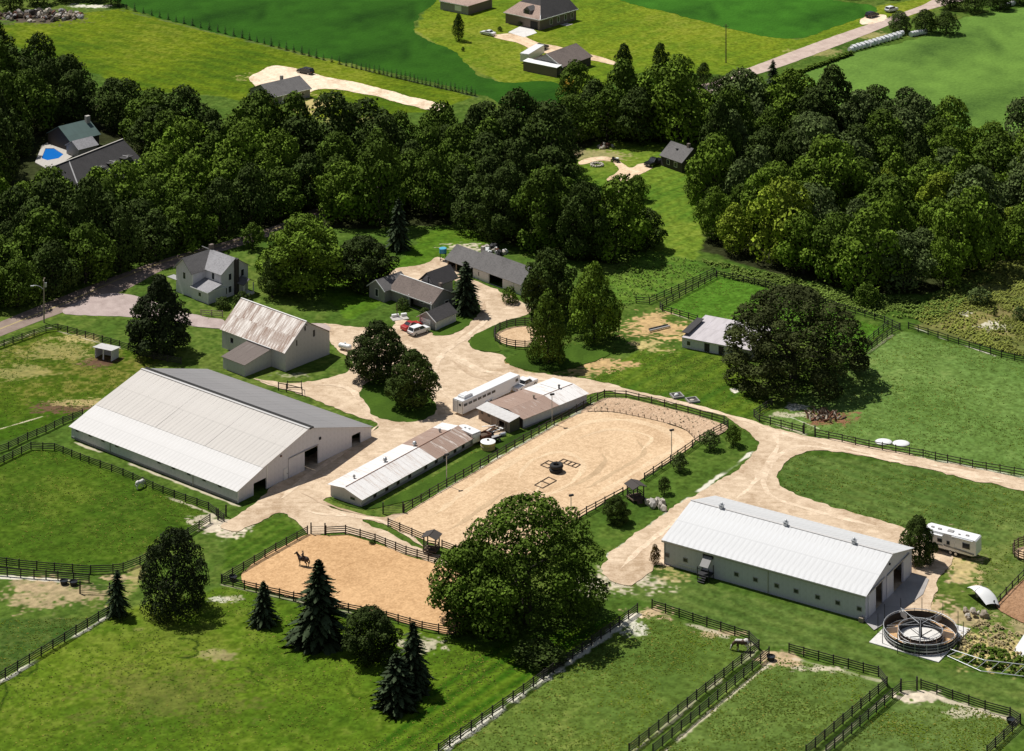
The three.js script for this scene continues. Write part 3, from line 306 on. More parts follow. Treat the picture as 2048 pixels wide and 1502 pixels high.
const roofTrim = (F, z, y, x0 = -0.32, x1 = F.L + 0.32, m = W.trim, w = 0.3, h = 0.1) => F.part('ridge_cap', box(x1 - x0, h, w, (x0 + x1) / 2, y, z), m);

{ // ---- the big indoor arena
  const F = frame('riding_barn', 'huge white barn with cream roof and black ridge line at left', 'barn', [475, 1006.5], [143, 876], [747, 877]), { L, W: w } = F, zb = 0.176 * w, zr = 0.52 * w;
  F.part('end_wall', gableWall([[0, 0], [0.114 * w, 0], [0.114 * w, 2], [0.206 * w, 2], [0.206 * w, 0], [0.482 * w, 0], [0.482 * w, 3.25], [0.587 * w, 3.25], [0.587 * w, 0], [0.846 * w, 0], [0.846 * w, 2.05], [0.915 * w, 2.05], [0.915 * w, 0], [w, 0], [w, 1.95], [zr, 7], [zb, 4], [0, 2.2]], 0, 0.2), W.white);
  F.part('back_wall', gableWall([[0, 0], [w, 0], [w, 1.95], [zr, 7], [zb, 4], [0, 2.2]], L - 0.2, 0.2), W.white);
  const wins = [155.5, 182.8, 209.5, 238.2, 323.7, 352, 381.8, 411.8, 441.9].map((px) => (475 - px) / 332 * L);
  F.part('side_wall', sideWall(L - 0.42, 2.2, 0, 0.2, wins.map((u) => [u - 0.65, u + 0.25, 1.55, 1.98])).translate(0.21, 0, 0), W.white); F.part('side_wall', sideWall(L - 0.42, 1.95, w - 0.2, 0.2).translate(0.21, 0, 0), W.white);
  for (const u of wins) window1(F, 'side', u, 1.765, 0.86, 0.4, W.whiteOld);
  F.part('skirting', box(L, 0.35, 0.06, L / 2, 0.175, -0.035), W.foundation);
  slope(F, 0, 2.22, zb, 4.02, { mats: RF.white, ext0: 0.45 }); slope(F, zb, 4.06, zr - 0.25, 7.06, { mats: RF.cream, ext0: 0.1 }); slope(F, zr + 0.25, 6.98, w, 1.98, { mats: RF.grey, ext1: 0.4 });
  F.part('ridge_vent', box(L + 0.5, 0.24, 0.95, L / 2, 6.94, zr + 0.46), W.dark); F.part('ridge_cap', box(L + 0.64, 0.05, 0.5, L / 2, 7.15, zr - 0.3), RF.white[0]);  // black strip over the slope: the ridge shadow line is put in as colour
  for (const u of [0.33, 0.63]) F.part('roof_seam', beam([u * L, 4.13, zb], [u * L, 7.08, zr - 0.3], 0.1, 0.06), RF.cream[0]);
  const d = F.part('sliding_door', box(0.1, 3.35, 0.118 * w, -0.08, 1.7, 0.423 * w), W.white, F.g, 'white sliding door'); part('door_rail', box(0.1, 0.12, 0.22 * w, -0.14, 3.42, 0.475 * w).translate(-L / 2, 0, -w / 2), W.tin, d);
  const md = F.part('door', box(0.08, 2, 0.95, -0.06, 1.02, 0.345 * w), W.trim); part('handle', box(0.06, 0.05, 0.16, -0.13, 1.0, 0.345 * w + 0.32).translate(-L / 2, 0, -w / 2), W.black, md);
  F.part('corner_board', box(0.06, 3.9, 0.22, -0.035, 1.98, 0.206 * w + 0.12), W.trim); F.part('corner_board', box(0.06, 2.2, 0.3, -0.035, 1.1, 0.15), W.trim);
  F.part('vent', box(0.2, 0.4, 0.4, -0.1, 4.35, 0.6 * w), W.black); F.part('vent', box(0.15, 0.25, 0.3, -0.1, 4.5, 0.31 * w), W.rust);
  for (const k of [0.255, 0.755]) F.part('downspout', box(0.12, 2.1, 0.12, k * L, 1.06, -0.07), W.tin);
}
{ // ---- the long stable nearest the camera
  const F = frame('long_stable', 'long low white stable with rusty roof beside the arena', 'stable', [723, 1014.6], [661, 993], [956, 893], true), { L, W: w } = F, zr = 0.52 * w;
  // x runs from the far end to the near end; z = 0 is the wall along the arena
  const wins = [[320, 808], [390, 776], [457, 740], [527, 702], [625, 632], [690, 617], [742, 590], [808, 558], [860, 530]].map(([x]) => L * (1 - (640 + x / 2.926 - 723) / 233));
  F.part('side_wall', sideWall(L, 1.5, 0, 0.15, wins.map((u) => [u - 0.33, u + 0.33, 0.5, 1.25])), W.whiteOld); F.part('back_wall', sideWall(L, 2.1, w - 0.15, 0.15), W.whiteOld);
  const prof = [[0.16, 0], [w - 0.16, 0], [w - 0.16, 2.08], [zr, 2.4], [0.16, 1.52]]; F.part('end_wall', gableWall(prof, L - 0.15, 0.15), W.whiteOld); F.part('end_wall', gableWall(prof, 0, 0.15), W.whiteOld);
  for (const u of wins) window1(F, 'side', u, 0.88, 0.62, 0.72, W.woodBrown); window1(F, 'front', 0.28 * w, 1.0, 1.1, 0.5, W.whiteOld);
  F.part('skirting', box(L, 0.4, 0.06, L / 2, 0.2, -0.04), W.foundation);
  const xr = L * 0.36; slope(F, 0, 1.52, zr, 2.44, { mats: [...RF.rustB, RF.rustA[3]], x0: -0.3, x1: xr, ext0: 0.5, split: 1 }); slope(F, 0, 1.52, zr, 2.44, { mats: RF.rustC, x0: xr, x1: L + 0.4, ext0: 0.5 }); slope(F, zr, 2.44, w, 2.12, { mats: RF.rustB, x0: 2.5, x1: xr, ext1: 0.4 }); slope(F, zr, 2.44, w, 2.12, { mats: RF.rustC, x0: xr, x1: L + 0.4, ext1: 0.4 }); slope(F, zr, 2.44, w, 2.12, { mats: RF.rustC, x0: -0.3, x1: 2.5, ext1: 0.4 });
  F.part('ridge_cap', box(L - 2, 0.04, 0.14, L / 2 + 0.9, 2.52, zr), W.rust);
  for (const px of [203, 380, 555, 708]) { const q = 640 + px / 2.926, u = cl(L * (1 - (q - 683) / 226), 0.5, L - 0.5), big = px === 380 || px === 555, v = F.at('roof_vent', join([cyl(0.14, 0.14, 0.5, 8), ...(big ? [new THREE.SphereGeometry(0.36, 10, 6).scale(1, 0.8, 1).translate(0, 0.62, 0), cyl(0.42, 0.42, 0.06, 10, 0, 0.4)] : [cyl(0.26, 0.2, 0.3, 8, 0, 0.4)])]), big ? W.galv : W.tin, u, 2.3, zr + 1.1); }
}
{ // ---- the second stable, further back
  const F = frame('short_stable', 'shorter white stable, roof half rusty brown and half white', 'stable', [1046.7, 857.7], [980, 829], [1162, 802], true), { L, W: w } = F, zr = 0.42 * w;
  F.part('side_wall', sideWall(L, 1.85, 0, 0.15), W.white); F.part('back_wall', sideWall(L, 2.1, w - 0.15, 0.15), W.white);
  const prof = [[0.16, 0], [w - 0.16, 0], [w - 0.16, 2.08], [zr, 2.46], [0.16, 1.86]]; F.part('end_wall', gableWall(prof, L - 0.15, 0.15), W.darkWall, F.g, 'end wall with its shade put into the dark colour'); F.part('end_wall', gableWall(prof, 0, 0.15), W.white);  // near end of a white stable: shade is put into the wall colour
  F.part('skirting', box(L, 0.3, 0.06, L / 2, 0.15, -0.04), W.foundation);
  const xr = L * 0.46; slope(F, 0, 1.88, zr, 2.5, { mats: RF.rustB, x0: xr, x1: L + 0.3, ext0: 0.35 }); slope(F, zr, 2.5, w, 2.13, { mats: RF.rustB, x0: xr, x1: L + 0.3, ext1: 0.3 }); slope(F, 0, 1.88, zr, 2.5, { mats: RF.rustC.slice(0, 3), x0: -0.3, x1: xr, ext0: 0.35, pw: 1.6 }); slope(F, zr, 2.5, w, 2.13, { mats: RF.rustC.slice(0, 3), x0: -0.3, x1: xr, ext1: 0.3, pw: 1.6 });
  F.part('roof_seam', box(xr, 0.04, 0.14, xr / 2, 2.58, zr), W.rust); F.part('roof_seam', beam([xr * 0.5, 2.5, zr + 0.6], [xr * 0.5, 2.2, w - 0.2], 0.14, 0.06), W.tin);
  for (const [x, y] of [[1109, 772], [1070, 795]]) { F.at('chimney_pipe', join([cyl(0.16, 0.16, 0.75, 8), cyl(0.26, 0.26, 0.08, 8, 0, 0.75)]), x === 1070 ? W.woodPale : W.black, L * (x === 1070 ? 0.6 : 0.2), 2.35, zr + 0.3); }
}
{ // ---- tack shed leaning before the second stable
  const F = frame('lean_to_shed', 'narrow dark shed with sloping white roof before the short stable', 'shed', [1019, 866], [957, 838.5], [1036, 857]), { L, W: w } = F;
  F.part('front_wall', sideWall(L, 2.05, 0, 0.1, [[L * 0.1, L * 0.34, 0, 1.5], [L * 0.62, L * 0.7, 1.35, 1.7], [L * 0.84, L * 0.92, 1.35, 1.7]]), mat('faded pink boards', [0.3, 0.24, 0.2], 0.9, { map: wallTex }));
  F.part('end_wall', gableWall([[0.1, 0], [w, 0], [w, 2.35], [0.1, 2.05]], 0, 0.1), mat('mossy boards', [0.13, 0.13, 0.08], 0.95, { map: wallTex })); F.part('end_wall', gableWall([[0.1, 0], [w, 0], [w, 2.35], [0.1, 2.05]], L - 0.1, 0.1), W.whiteOld); F.part('back_wall', sideWall(L, 2.35, w, 0.1), W.darkWall);
  slope(F, 0, 2.1, w, 2.42, { mats: RF.white, ext0: 0.4, pw: 1.2 }); for (const k of [0.66, 0.88]) window1(F, 'side', L * k, 1.53, 0.5, 0.3, W.woodBrown);
  for (const k of [0.1, 0.36, 0.55]) F.part('post', box(0.12, 2.1, 0.12, L * k, 1.05, -0.35), W.woodPale);
  F.part('bench', box(1.6, 0.08, 0.4, L * 0.25, 0.5, -0.45), W.trim);
}
{ // ---- the pale barn at right
  const F = frame('pale_steel_barn', 'long pale steel barn with white roof and three ridge vents', 'barn', [1731, 1242], [1328, 1128], [1826, 1147]), { L, W: w } = F, zr = 0.55 * w, hf = 0.85, he = 3.95, hr = 6.3;
  const wins = [1334.7, 1373, 1477.7, 1516, 1558.5, 1596.8, 1639, 1678, 1719.5].map((px) => (1731 - px) / 403 * L);
  F.part('foundation', box(L - 0.02, hf, 0.3, L / 2, hf / 2, 0.15), W.foundation);
  F.part('side_wall', sideWall(L, he, 0, 0.18, [...wins.map((u) => [u - 0.37, u + 0.37, 1.35, 1.9]), [L * 0.745, L * 0.8, 2.9, 3.7]]).translate(0, 0, -0.02).scale(1, 1, 1), W.bluish);
  F.g.children.find((o) => o.name === 'side_wall').geometry.computeBoundingBox();
  F.part('back_wall', sideWall(L, he, w - 0.18, 0.18), W.bluish);
  const t0 = 0.2 * w, t1 = 0.364 * w, t2 = 0.59 * w, t3 = 0.79 * w;
  F.part('end_wall', gableWall([[0.18, 0], [t0, 0], [t0, 3.7], [t1, 3.7], [t1, 0], [t2, 0], [t2, 3.6], [t3, 3.6], [t3, 0], [w - 0.18, 0], [w - 0.18, he], [zr, hr], [0.18, he]], 0, 0.18), W.bluish);
  F.part('back_end_wall', gableWall([[0.18, 0], [w - 0.18, 0], [w - 0.18, he], [zr, hr], [0.18, he]], L - 0.18, 0.18), W.bluish);
  for (const u of wins) window1(F, [[u - L / 2, 1.62, -w / 2 - 0.06], 0], 0, 0, 0.72, 0.54, W.greySiding);
  slope(F, 0, he + 0.05, zr, hr + 0.05, { mats: RF.pale, ext0: 0.4 }); slope(F, zr, hr + 0.05, w, he + 0.05, { mats: RF.pale, ext1: 0.4 }); roofTrim(F, zr, hr + 0.13, -0.35, L + 0.35, RF.white[1], 0.4, 0.05);
  F.part('fascia', box(L + 0.5, 0.22, 0.05, L / 2, he - 0.2, -0.4), W.tin); for (const k of [0.47, 0.995]) F.part('downspout', box(0.12, 3.6, 0.12, k * L, 1.95, -0.1), W.tin);
  for (const [z0, z1, h] of [[0.05, t0 / w, 3.65], [0.44, 0.58, 3.6], [0.8, 0.94, 3.6]]) F.part('sliding_door', box(0.1, h, (z1 - z0) * w, -0.08, h / 2 + 0.02, (z0 + z1) / 2 * w), W.white);
  F.part('door_rail', box(0.12, 0.14, 0.4 * w, -0.15, 3.78, 0.2 * w), W.tin); F.part('door_rail', box(0.12, 0.14, 0.48 * w, -0.15, 3.68, 0.69 * w), W.tin); F.part('wall_lamp', box(0.2, 0.25, 0.25, -0.12, 5.1, 0.5 * w), W.black);
  for (const px of [1444, 1578, 1715.6]) { const u = L * (1 - (px - 1383) / 406 * 1) , v = F.at('ridge_vent', join([box(0.6, 0.55, 0.6, 0, 0.28, 0), box(0.76, 0.07, 0.76, 0, 0.58, 0), box(0.4, 0.25, 0.1, 0, 0.3, -0.33)]), W.galv, u, hr + 0.05, zr); part('turbine', new THREE.SphereGeometry(0.22, 10, 6).translate(0, 0.76, 0), W.galv, v); }
  const cx = L * 0.772, ch = F.part('door_hood', beam([cx, 3.2, -0.05], [cx, 2.1, -1.6], 1.5, 0.08), W.greySiding, F.g, 'sloping tin hood over the side door'); F.part('hay_door', box(1.6, 0.7, 0.06, cx, 3.3, -0.06), W.dark);
  F.part('landing', join([box(2.2, 0.12, 1.8, cx, 0.85, -1.0), ...[[-1, -0.2], [1, -0.2], [-1, -1.8], [1, -1.8]].map(([a, b]) => box(0.1, 2.1, 0.1, cx + a, 1.05, b)), ...[0.2, 0.45, 0.68].map((h, i) => box(1.2, 0.08, 0.3, cx, h, -2.6 + i * 0.28)), box(2, 0.08, 0.06, cx, 1.8, -1.8)]), W.black);
  F.part('lattice', join(Array.from({ length: 9 }, (_, i) => box(0.06, 0.6, 0.05, L * 0.84 + i * 0.35, 0.4, -0.06)).concat(box(3.2, 0.06, 0.06, L * 0.84 + 1.4, 0.72, -0.08))), W.trim);
  F.part('yellow_bin', rbox(0.7, 0.7, 0.6, 0.06, 0.4, 0.36, -0.6), W.woodPale);
}
{ // ---- the old bank barn
  const F = frame('old_barn', 'tall old white barn with rust streaked steep tin roof', 'barn', [570.8, 743.5], [444, 695], [661.3, 709]), { L, W: w } = F, zr = 0.45 * w, h0 = 3.9, hr = 8.2, h1 = 4.45;
  F.part('side_wall', sideWall(L, h0, 0, 0.2, [[L * 0.82, L * 0.87, 1.6, 2.6]]), W.whiteOld); F.part('back_wall', sideWall(L, h1, w - 0.2, 0.2), W.whiteOld);
  const prof = [[0.2, 0], [w - 0.2, 0], [w - 0.2, h1], [zr, hr - 0.05], [0.2, h0]]; F.part('end_wall', gableWall(prof, 0, 0.2, [[zr - 0.3, zr + 0.15, 6.4, 7.3], [w * 0.62, w * 0.67, 4.6, 5.9], [w * 0.24, w * 0.27, 4.1, 5.2]]), W.whiteOld); F.part('end_wall', gableWall(prof, L - 0.2, 0.2), W.whiteOld);
  for (const [z, y, a, b] of [[zr - 0.07, 6.85, 0.42, 0.85], [w * 0.645, 5.25, 0.55, 1.25], [w * 0.255, 4.65, 0.35, 1.05]]) F.part('shutter', box(0.05, b, a, 0.1, y, z), W.darkWall); F.part('hay_hook', box(0.5, 0.12, 0.12, -0.25, hr - 0.6, zr), W.woodBrown);
  slope(F, 0, h0 + 0.02, zr, hr + 0.02, { mats: RF.rustA, ext0: 0.5, pw: 0.8, split: 2 }); slope(F, zr, hr + 0.02, w, h1 + 0.02, { mats: RF.rustA, ext1: 0.4, pw: 0.8 }); roofTrim(F, zr, hr + 0.1, -0.3, L + 0.3, RF.rustC[2], 0.3, 0.05); F.part('gutter', box(L * 0.45, 0.12, 0.14, L * 0.42, h0 - 0.22, -0.5), W.trim);
  F.part('verge', beam([-0.33, h0 - 0.2, -0.45], [-0.33, hr + 0.06, zr], 0.08, 0.2), W.whiteOld);
  // the lean-to wing on the left side
  const [xa, za] = F.loc(446, 736.6), [xb] = F.loc(492, 752.7), D = -za, ho = 2.3, hi = 3.45;
  F.part('wing_wall', sideWall(xa - xb, ho, za, 0.18).translate(xb, 0, 0), W.whiteOld); for (const x of [xb, xa - 0.18]) F.part('wing_wall', gableWall([[za + 0.18, 0], [0, 0], [0, hi - 0.05], [za + 0.18, ho]], x, 0.18), W.whiteOld);
  slope(F, za, ho + 0.03, 0, hi, { mats: RF.tinGrey, x0: xb - 0.25, x1: xa + 0.25, ext0: 0.3, pw: 1.2 });
}
{ // ---- the farmhouse by the road
  const F = frame('farmhouse', 'two storey white farmhouse with grey crossed gables near the road', 'house', [416.5, 609], [340, 580], [497, 578]), { L, W: w } = F, [x1] = F.loc(379, 598), he = 5.3, hr = 7.7, xe = x1 + 5.4, z1 = 3.6, zE = w - 0.5;
  F.part('wall', gableWall([[0.3, 0], [zE, 0], [zE, he], [(z1 + zE) / 2, hr], [z1, he], [z1, 3], [0.3, 2.4]], 0.2, 0.2), W.white);
  const sub = (n, g, m, lab) => F.part(n, g, m, F.g, lab);
  sub('wall', prism([[x1, 0], [xe, 0], [xe, he], [(x1 + xe) / 2, hr], [x1, he]], 0.2).translate(0, 0, 0.3), W.white); sub('wall', sideWall(xe - 0.4, he, zE, 0.2).translate(0.4, 0, 0), W.white); sub('wall', box(0.2, he, zE - 0.5, xe - 0.1, he / 2, (zE + 0.5) / 2), W.white);
  sub('wall', box(0.2, he, z1 - 0.5, x1 + 0.1, he / 2, z1 / 2 + 0.25), W.white); sub('wall', box(x1 - 0.4, he, 0.2, x1 / 2 + 0.2, he / 2, z1 + 0.1), W.white);
  // roof of the wing whose ridge runs along x, then the one whose ridge runs along z
  const zm = (z1 + zE) / 2, xm = (x1 + xe) / 2;
  slope(F, z1, he, zm, hr, { m: RF.shLight, x0: -0.2, x1: xm, ext0: 0.35, th: 0.1 }); slope(F, zm, hr, zE, he, { m: RF.shLight, x0: -0.2, x1: xe, ext1: 0.4, th: 0.1 });
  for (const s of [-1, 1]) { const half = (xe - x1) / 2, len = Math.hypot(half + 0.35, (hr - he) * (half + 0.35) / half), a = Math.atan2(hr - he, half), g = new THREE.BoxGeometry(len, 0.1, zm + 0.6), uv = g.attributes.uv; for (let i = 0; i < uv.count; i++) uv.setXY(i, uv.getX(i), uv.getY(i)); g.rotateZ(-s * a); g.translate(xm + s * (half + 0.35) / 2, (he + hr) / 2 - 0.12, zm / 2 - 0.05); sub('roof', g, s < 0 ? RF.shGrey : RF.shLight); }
  sub('lean_to_wall', sideWall(x1 - 0.02, 2.4, 0, 0.18), W.white); sub('lean_to_wall', box(0.18, 2.4, z1 + 1, 0.09, 1.2, z1 / 2 + 0.7), W.white); { const g = beam([x1 / 2 - 0.1, 2.5, -0.3], [x1 / 2 - 0.1, 3.35, z1], x1 + 0.5, 0.1); sub('lean_to_roof', g, RF.shLight); }
  sub('trim', join([box(x1 + 0.5, 0.16, 0.06, x1 / 2 - 0.1, 2.42, -0.34), box(0.06, 0.16, z1 + 0.4, -0.36, 2.6, z1 / 2), box(0.16, 2.4, 0.16, 0.0, 1.2, -0.02), box(0.16, 2.9, 0.16, x1, 3.7, 0.24)]), W.trim);
  const wn = (x, y, z, ry, a = 0.85, b = 1.35) => window1(F, [[x - L / 2, y, z - w / 2], ry], 0, 0, a, b);
  wn(xm, 4, 0.27, 0); wn(x1 / 2, 1.45, -0.03, 0, 0.9, 0.8); wn(x1 / 2, 4.3, z1 - 0.03, 0); for (const [z, y] of [[zE - 5, 4.1], [zE - 1.6, 4.1], [zE - 5, 1.5], [z1 + 1.2, 1.4]]) wn(0.17, y, z, Math.PI / 2);
  sub('chimney', box(0.8, 7.6, 0.7, -0.2, 3.8, zm + 0.2), W.darkWall); sub('chimney', box(0.7, 1.4, 0.9, xm, hr + 0.3, zm + 0.3), W.brick);
  sub('porch', join([box(2.6, 0.25, 3, -1.2, 0.2, zE - 2), ...[[-2.3, -3.3], [-2.3, -0.7]].map(([x, z]) => box(0.18, 2.4, 0.18, x, 1.3, zE + z))]), W.trim); { const p = sub('porch_roof', join([beam([-1.2, 2.55, zE - 3.7], [-1.2, 3.5, zE - 2], 2.9, 0.1), beam([-1.2, 3.5, zE - 2], [-1.2, 2.55, zE - 0.3], 2.9, 0.1)]), RF.shGrey); } sub('side_porch', box(3, 0.12, 1.8, xe + 1.2, 2.5, 1), W.tin);
}
{ // ---- the ranch house
  const F = frame('ranch_house', 'low grey house with brown roof and front porch behind the garage', 'house', [866, 630], [783, 600], [911, 613]), { L, W: w } = F, he = 2.6, hr = 4.5, zr = 0.42 * w;
  F.part('wall', sideWall(L, he, 0, 0.2, [[0.6, L * 0.55, 0, 2.2]]), W.greySiding); F.part('wall', sideWall(L, he, w - 0.2, 0.2), W.greySiding); F.part('porch_wall', box(L * 0.6, he, 0.15, L * 0.3, he / 2, 1.6), W.greySiding); for (const x of [0, L - 0.2]) F.part('end_wall', gableWall([[0.2, 0], [w - 0.2, 0], [w - 0.2, he], [zr, hr - 0.05], [0.2, he]], x, 0.2), W.greySiding);
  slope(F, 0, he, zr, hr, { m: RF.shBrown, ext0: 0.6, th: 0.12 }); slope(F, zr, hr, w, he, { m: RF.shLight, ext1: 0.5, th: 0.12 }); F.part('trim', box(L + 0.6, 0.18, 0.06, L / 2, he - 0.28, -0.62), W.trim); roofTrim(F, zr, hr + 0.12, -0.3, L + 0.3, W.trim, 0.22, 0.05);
  for (const k of [0.02, 0.55]) F.part('post', box(0.22, he, 0.22, L * k + 0.1, he / 2, -0.25), W.trim); for (const k of [0.15, 0.4]) window1(F, [[L * k - L / 2, 1.4, 1.6 - 0.12 - w / 2], 0], 0, 0, 1.2, 1.1); window1(F, 'end', 0.6 * w, 1.4, 1, 1.1); F.part('chimney_pipe', join([cyl(0.12, 0.12, 1.6, 8, L * 0.42, hr - 0.6, zr + 1), cyl(0.3, 0.12, 0.3, 8, L * 0.42, hr + 0.8, zr + 1)]), W.black); F.part('chimney', box(0.6, 1.5, 0.6, L * 0.12, hr, zr + 0.9), W.brick);
  // gabled wing at the left end
  const xw = L, ww = 4.6, zs = -2, ze = w * 0.72, xm = xw + ww / 2; F.part('wing_wall', prism([[xw, 0], [xw + ww, 0], [xw + ww, he], [xm, hr - 0.4], [xw, he]], 0.2).translate(0, 0, zs), W.greySiding); for (const x of [xw + 0.1, xw + ww - 0.1]) F.part('wing_wall', box(0.2, he, ze - zs - 0.2, x, he / 2, (zs + ze) / 2 + 0.1), W.greySiding);
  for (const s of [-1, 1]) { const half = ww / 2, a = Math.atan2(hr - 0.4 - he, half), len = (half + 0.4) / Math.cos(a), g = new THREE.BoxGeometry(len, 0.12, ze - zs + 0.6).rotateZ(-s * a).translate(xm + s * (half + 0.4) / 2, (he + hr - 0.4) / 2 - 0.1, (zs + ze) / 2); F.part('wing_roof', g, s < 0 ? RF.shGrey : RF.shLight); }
  window1(F, [[xm - L / 2, 1.5, zs - 0.03 - w / 2], 0], 0, 0, 0.9, 1.5); F.part('trim', join([beam([xw - 0.4, he - 0.3, zs - 0.32], [xm, hr - 0.3, zs - 0.32], 0.1, 0.18), beam([xw + ww + 0.4, he - 0.3, zs - 0.32], [xm, hr - 0.3, zs - 0.32], 0.1, 0.18)]), W.trim);
  const rx = L * 0.66; F.part('rear_roof', join([beam([rx, hr + 0.6, w + 3], [rx - 2.6, he + 0.2, w + 3], 7, 0.12), beam([rx, hr + 0.6, w + 3], [rx + 2.6, he + 0.2, w + 3], 7, 0.12)]), RF.shDark); F.part('rear_wall', prism([[rx - 2.3, 0], [rx + 2.3, 0], [rx + 2.3, he], [rx, hr + 0.4], [rx - 2.3, he]], 5).translate(0, 0, w), W.greySiding);  // rear roof lies in shadow; that shade is put into its charcoal colour
}
{ // ---- the small garage
  const F = frame('garage', 'small white gabled garage with white door beside parked cars', 'garage', [872.5, 661], [839, 650.5], [913, 643.5], true), { L, W: w } = F, he = 1.9, hr = 3.3;
  F.part('wall', sideWall(L, he, 0, 0.15), W.white); F.part('wall', sideWall(L, he, w - 0.15, 0.15), W.white); for (const x of [0, L - 0.15]) F.part('end_wall', gableWall([[0.15, 0], [w - 0.15, 0], [w - 0.15, he], [w / 2, hr - 0.05], [0.15, he]], x, 0.15), W.greySiding);
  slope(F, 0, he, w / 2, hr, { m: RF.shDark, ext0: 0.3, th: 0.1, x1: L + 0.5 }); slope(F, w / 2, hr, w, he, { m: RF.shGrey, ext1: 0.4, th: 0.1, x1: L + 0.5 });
  F.part('trim', join([beam([L + 0.5, he - 0.12, -0.3], [L + 0.5, hr + 0.06, w / 2], 0.1, 0.16), beam([L + 0.5, hr + 0.06, w / 2], [L + 0.5, he - 0.16, w + 0.4], 0.1, 0.16), box(0.08, he, 0.16, L + 0.02, he / 2, 0.08)]), W.trim);
  const d = F.part('garage_door', box(0.08, 1.75, w * 0.56, L + 0.04, 0.9, w * 0.62), W.trim); for (const y of [0.45, 0.9, 1.35]) part('door_groove', box(0.02, 0.03, w * 0.55, L + 0.085, y, w * 0.62).translate(-L / 2, 0, -w / 2), W.greySiding, d); F.part('door', box(0.06, 1.7, 0.85, L + 0.03, 0.87, w * 0.18), W.greySiding);
}
{ // ---- the long machine shed
  const F = frame('machine_shed', 'long white machine shed with dark grey roof and open bays', 'shed', [1042, 590.6], [893.4, 535.5], [1087, 573]), { L, W: w } = F, zr = 0.46 * w, xs = L * 0.64;
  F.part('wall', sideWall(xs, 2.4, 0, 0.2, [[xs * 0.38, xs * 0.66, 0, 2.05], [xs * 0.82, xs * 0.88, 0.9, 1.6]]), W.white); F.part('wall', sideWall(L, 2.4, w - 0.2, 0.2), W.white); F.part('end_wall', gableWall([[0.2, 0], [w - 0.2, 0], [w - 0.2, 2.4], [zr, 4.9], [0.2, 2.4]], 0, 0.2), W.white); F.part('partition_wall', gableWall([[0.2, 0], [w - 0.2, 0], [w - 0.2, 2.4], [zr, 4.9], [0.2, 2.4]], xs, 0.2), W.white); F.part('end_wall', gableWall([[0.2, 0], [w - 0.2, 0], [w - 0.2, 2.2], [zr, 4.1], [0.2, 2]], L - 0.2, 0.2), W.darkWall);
  slope(F, 0, 2.4, zr, 4.95, { m: RF.shGrey, x1: xs + 0.25, ext0: 0.4, th: 0.12 }); slope(F, zr, 4.95, w, 2.4, { m: RF.shGrey, x1: xs + 0.25, ext1: 0.3, th: 0.12 }); slope(F, 0, 2.05, zr, 4.15, { m: RF.shGrey, x0: xs + 0.28, ext0: 0.5, th: 0.12 }); slope(F, zr, 4.15, w, 2.2, { m: RF.shGrey, x0: xs + 0.28, ext1: 0.3, th: 0.12 });
  for (const k of [0.76, 0.87, 0.985]) F.part('post', box(0.2, 2.05, 0.2, L * k, 1.02, 0.1), W.woodPale); window1(F, 'side', xs * 0.85, 1.25, 0.8, 0.6, W.darkWall); F.part('sliding_door', box(xs * 0.2, 2.2, 0.08, xs * 0.76, 1.12, -0.08), W.white); F.part('sliding_door', box(xs * 0.22, 2.2, 0.08, xs * 0.26, 1.12, -0.08), W.white); F.part('chimney', box(0.7, 2, 0.7, xs + 1.5, 4.2, zr + 1.2), W.stone);
}
{ // ---- run-in shed
  const F = frame('run_in_shed', 'tiny white run-in shed with open dark front in the left paddock', 'shed', [223, 723], [189.7, 716], [242.7, 715.5]), { L, W: w } = F;
  F.part('wall', gableWall([[0, 0], [w, 0], [w, 1.9], [0, 2.1]], 0, 0.12), W.white); F.part('wall', gableWall([[0, 0], [w, 0], [w, 1.9], [0, 2.1]], L - 0.12, 0.12), W.white); F.part('back_wall', sideWall(L - 0.26, 1.9, w - 0.12, 0.12).translate(0.13, 0, 0), W.white); F.part('post', box(0.22, 2.05, 0.15, L * 0.5, 1.02, 0.08), W.trim); slope(F, 0, 2.16, w, 1.95, { mats: RF.white, ext0: 0.4, ext1: 0.25, pw: 1.1 });
}
{ // ---- low stable by the great tree
  const F = frame('low_white_building', 'low white building with flat grey roof half under the great tree', 'stable', [1500, 721], [1364, 694.5], [1561, 686]), { L, W: w } = F;
  const us = [1415, 1441].map((px) => (1500 - px) / 136 * L).map((u) => u); const d = [L * 0.63, L * 0.42];
  F.part('wall', sideWall(L, 2, 0, 0.2, [...d.map((u) => [u - 0.45, u + 0.45, 0, 1.7]), [L * 0.9 - 0.4, L * 0.9 + 0.4, 0.6, 1.5]]), W.white); for (const x of [0, L - 0.2]) F.part('end_wall', gableWall([[0.2, 0], [w - 0.2, 0], [w - 0.2, 2.5], [0.2, 2]], x, 0.2), W.white); F.part('back_wall', sideWall(L, 2.5, w - 0.2, 0.2), W.white);
  for (const u of d) { const o = F.part('door', box(0.86, 1.66, 0.06, u, 0.84, 0.12), W.darkWall); part('door_frame', join([box(0.08, 1.75, 0.1, u - 0.48, 0.88, -0.05), box(0.08, 1.75, 0.1, u + 0.48, 0.88, -0.05)]).translate(-L / 2, 0, -w / 2), W.black, o); } window1(F, 'side', L * 0.9, 1.05, 0.78, 0.85);
  slope(F, 0, 2.06, w, 2.56, { mats: [RF.lilac], ext0: 0.4, ext1: 0.3, x1: L - 0.1, pw: 2.4, th: 0.1 }); F.part('side_roof', beam([L - 0.4, 2.75, 0.5], [L - 0.4, 3.05, w * 0.75], 1.5, 0.1), RF.shDark);
}
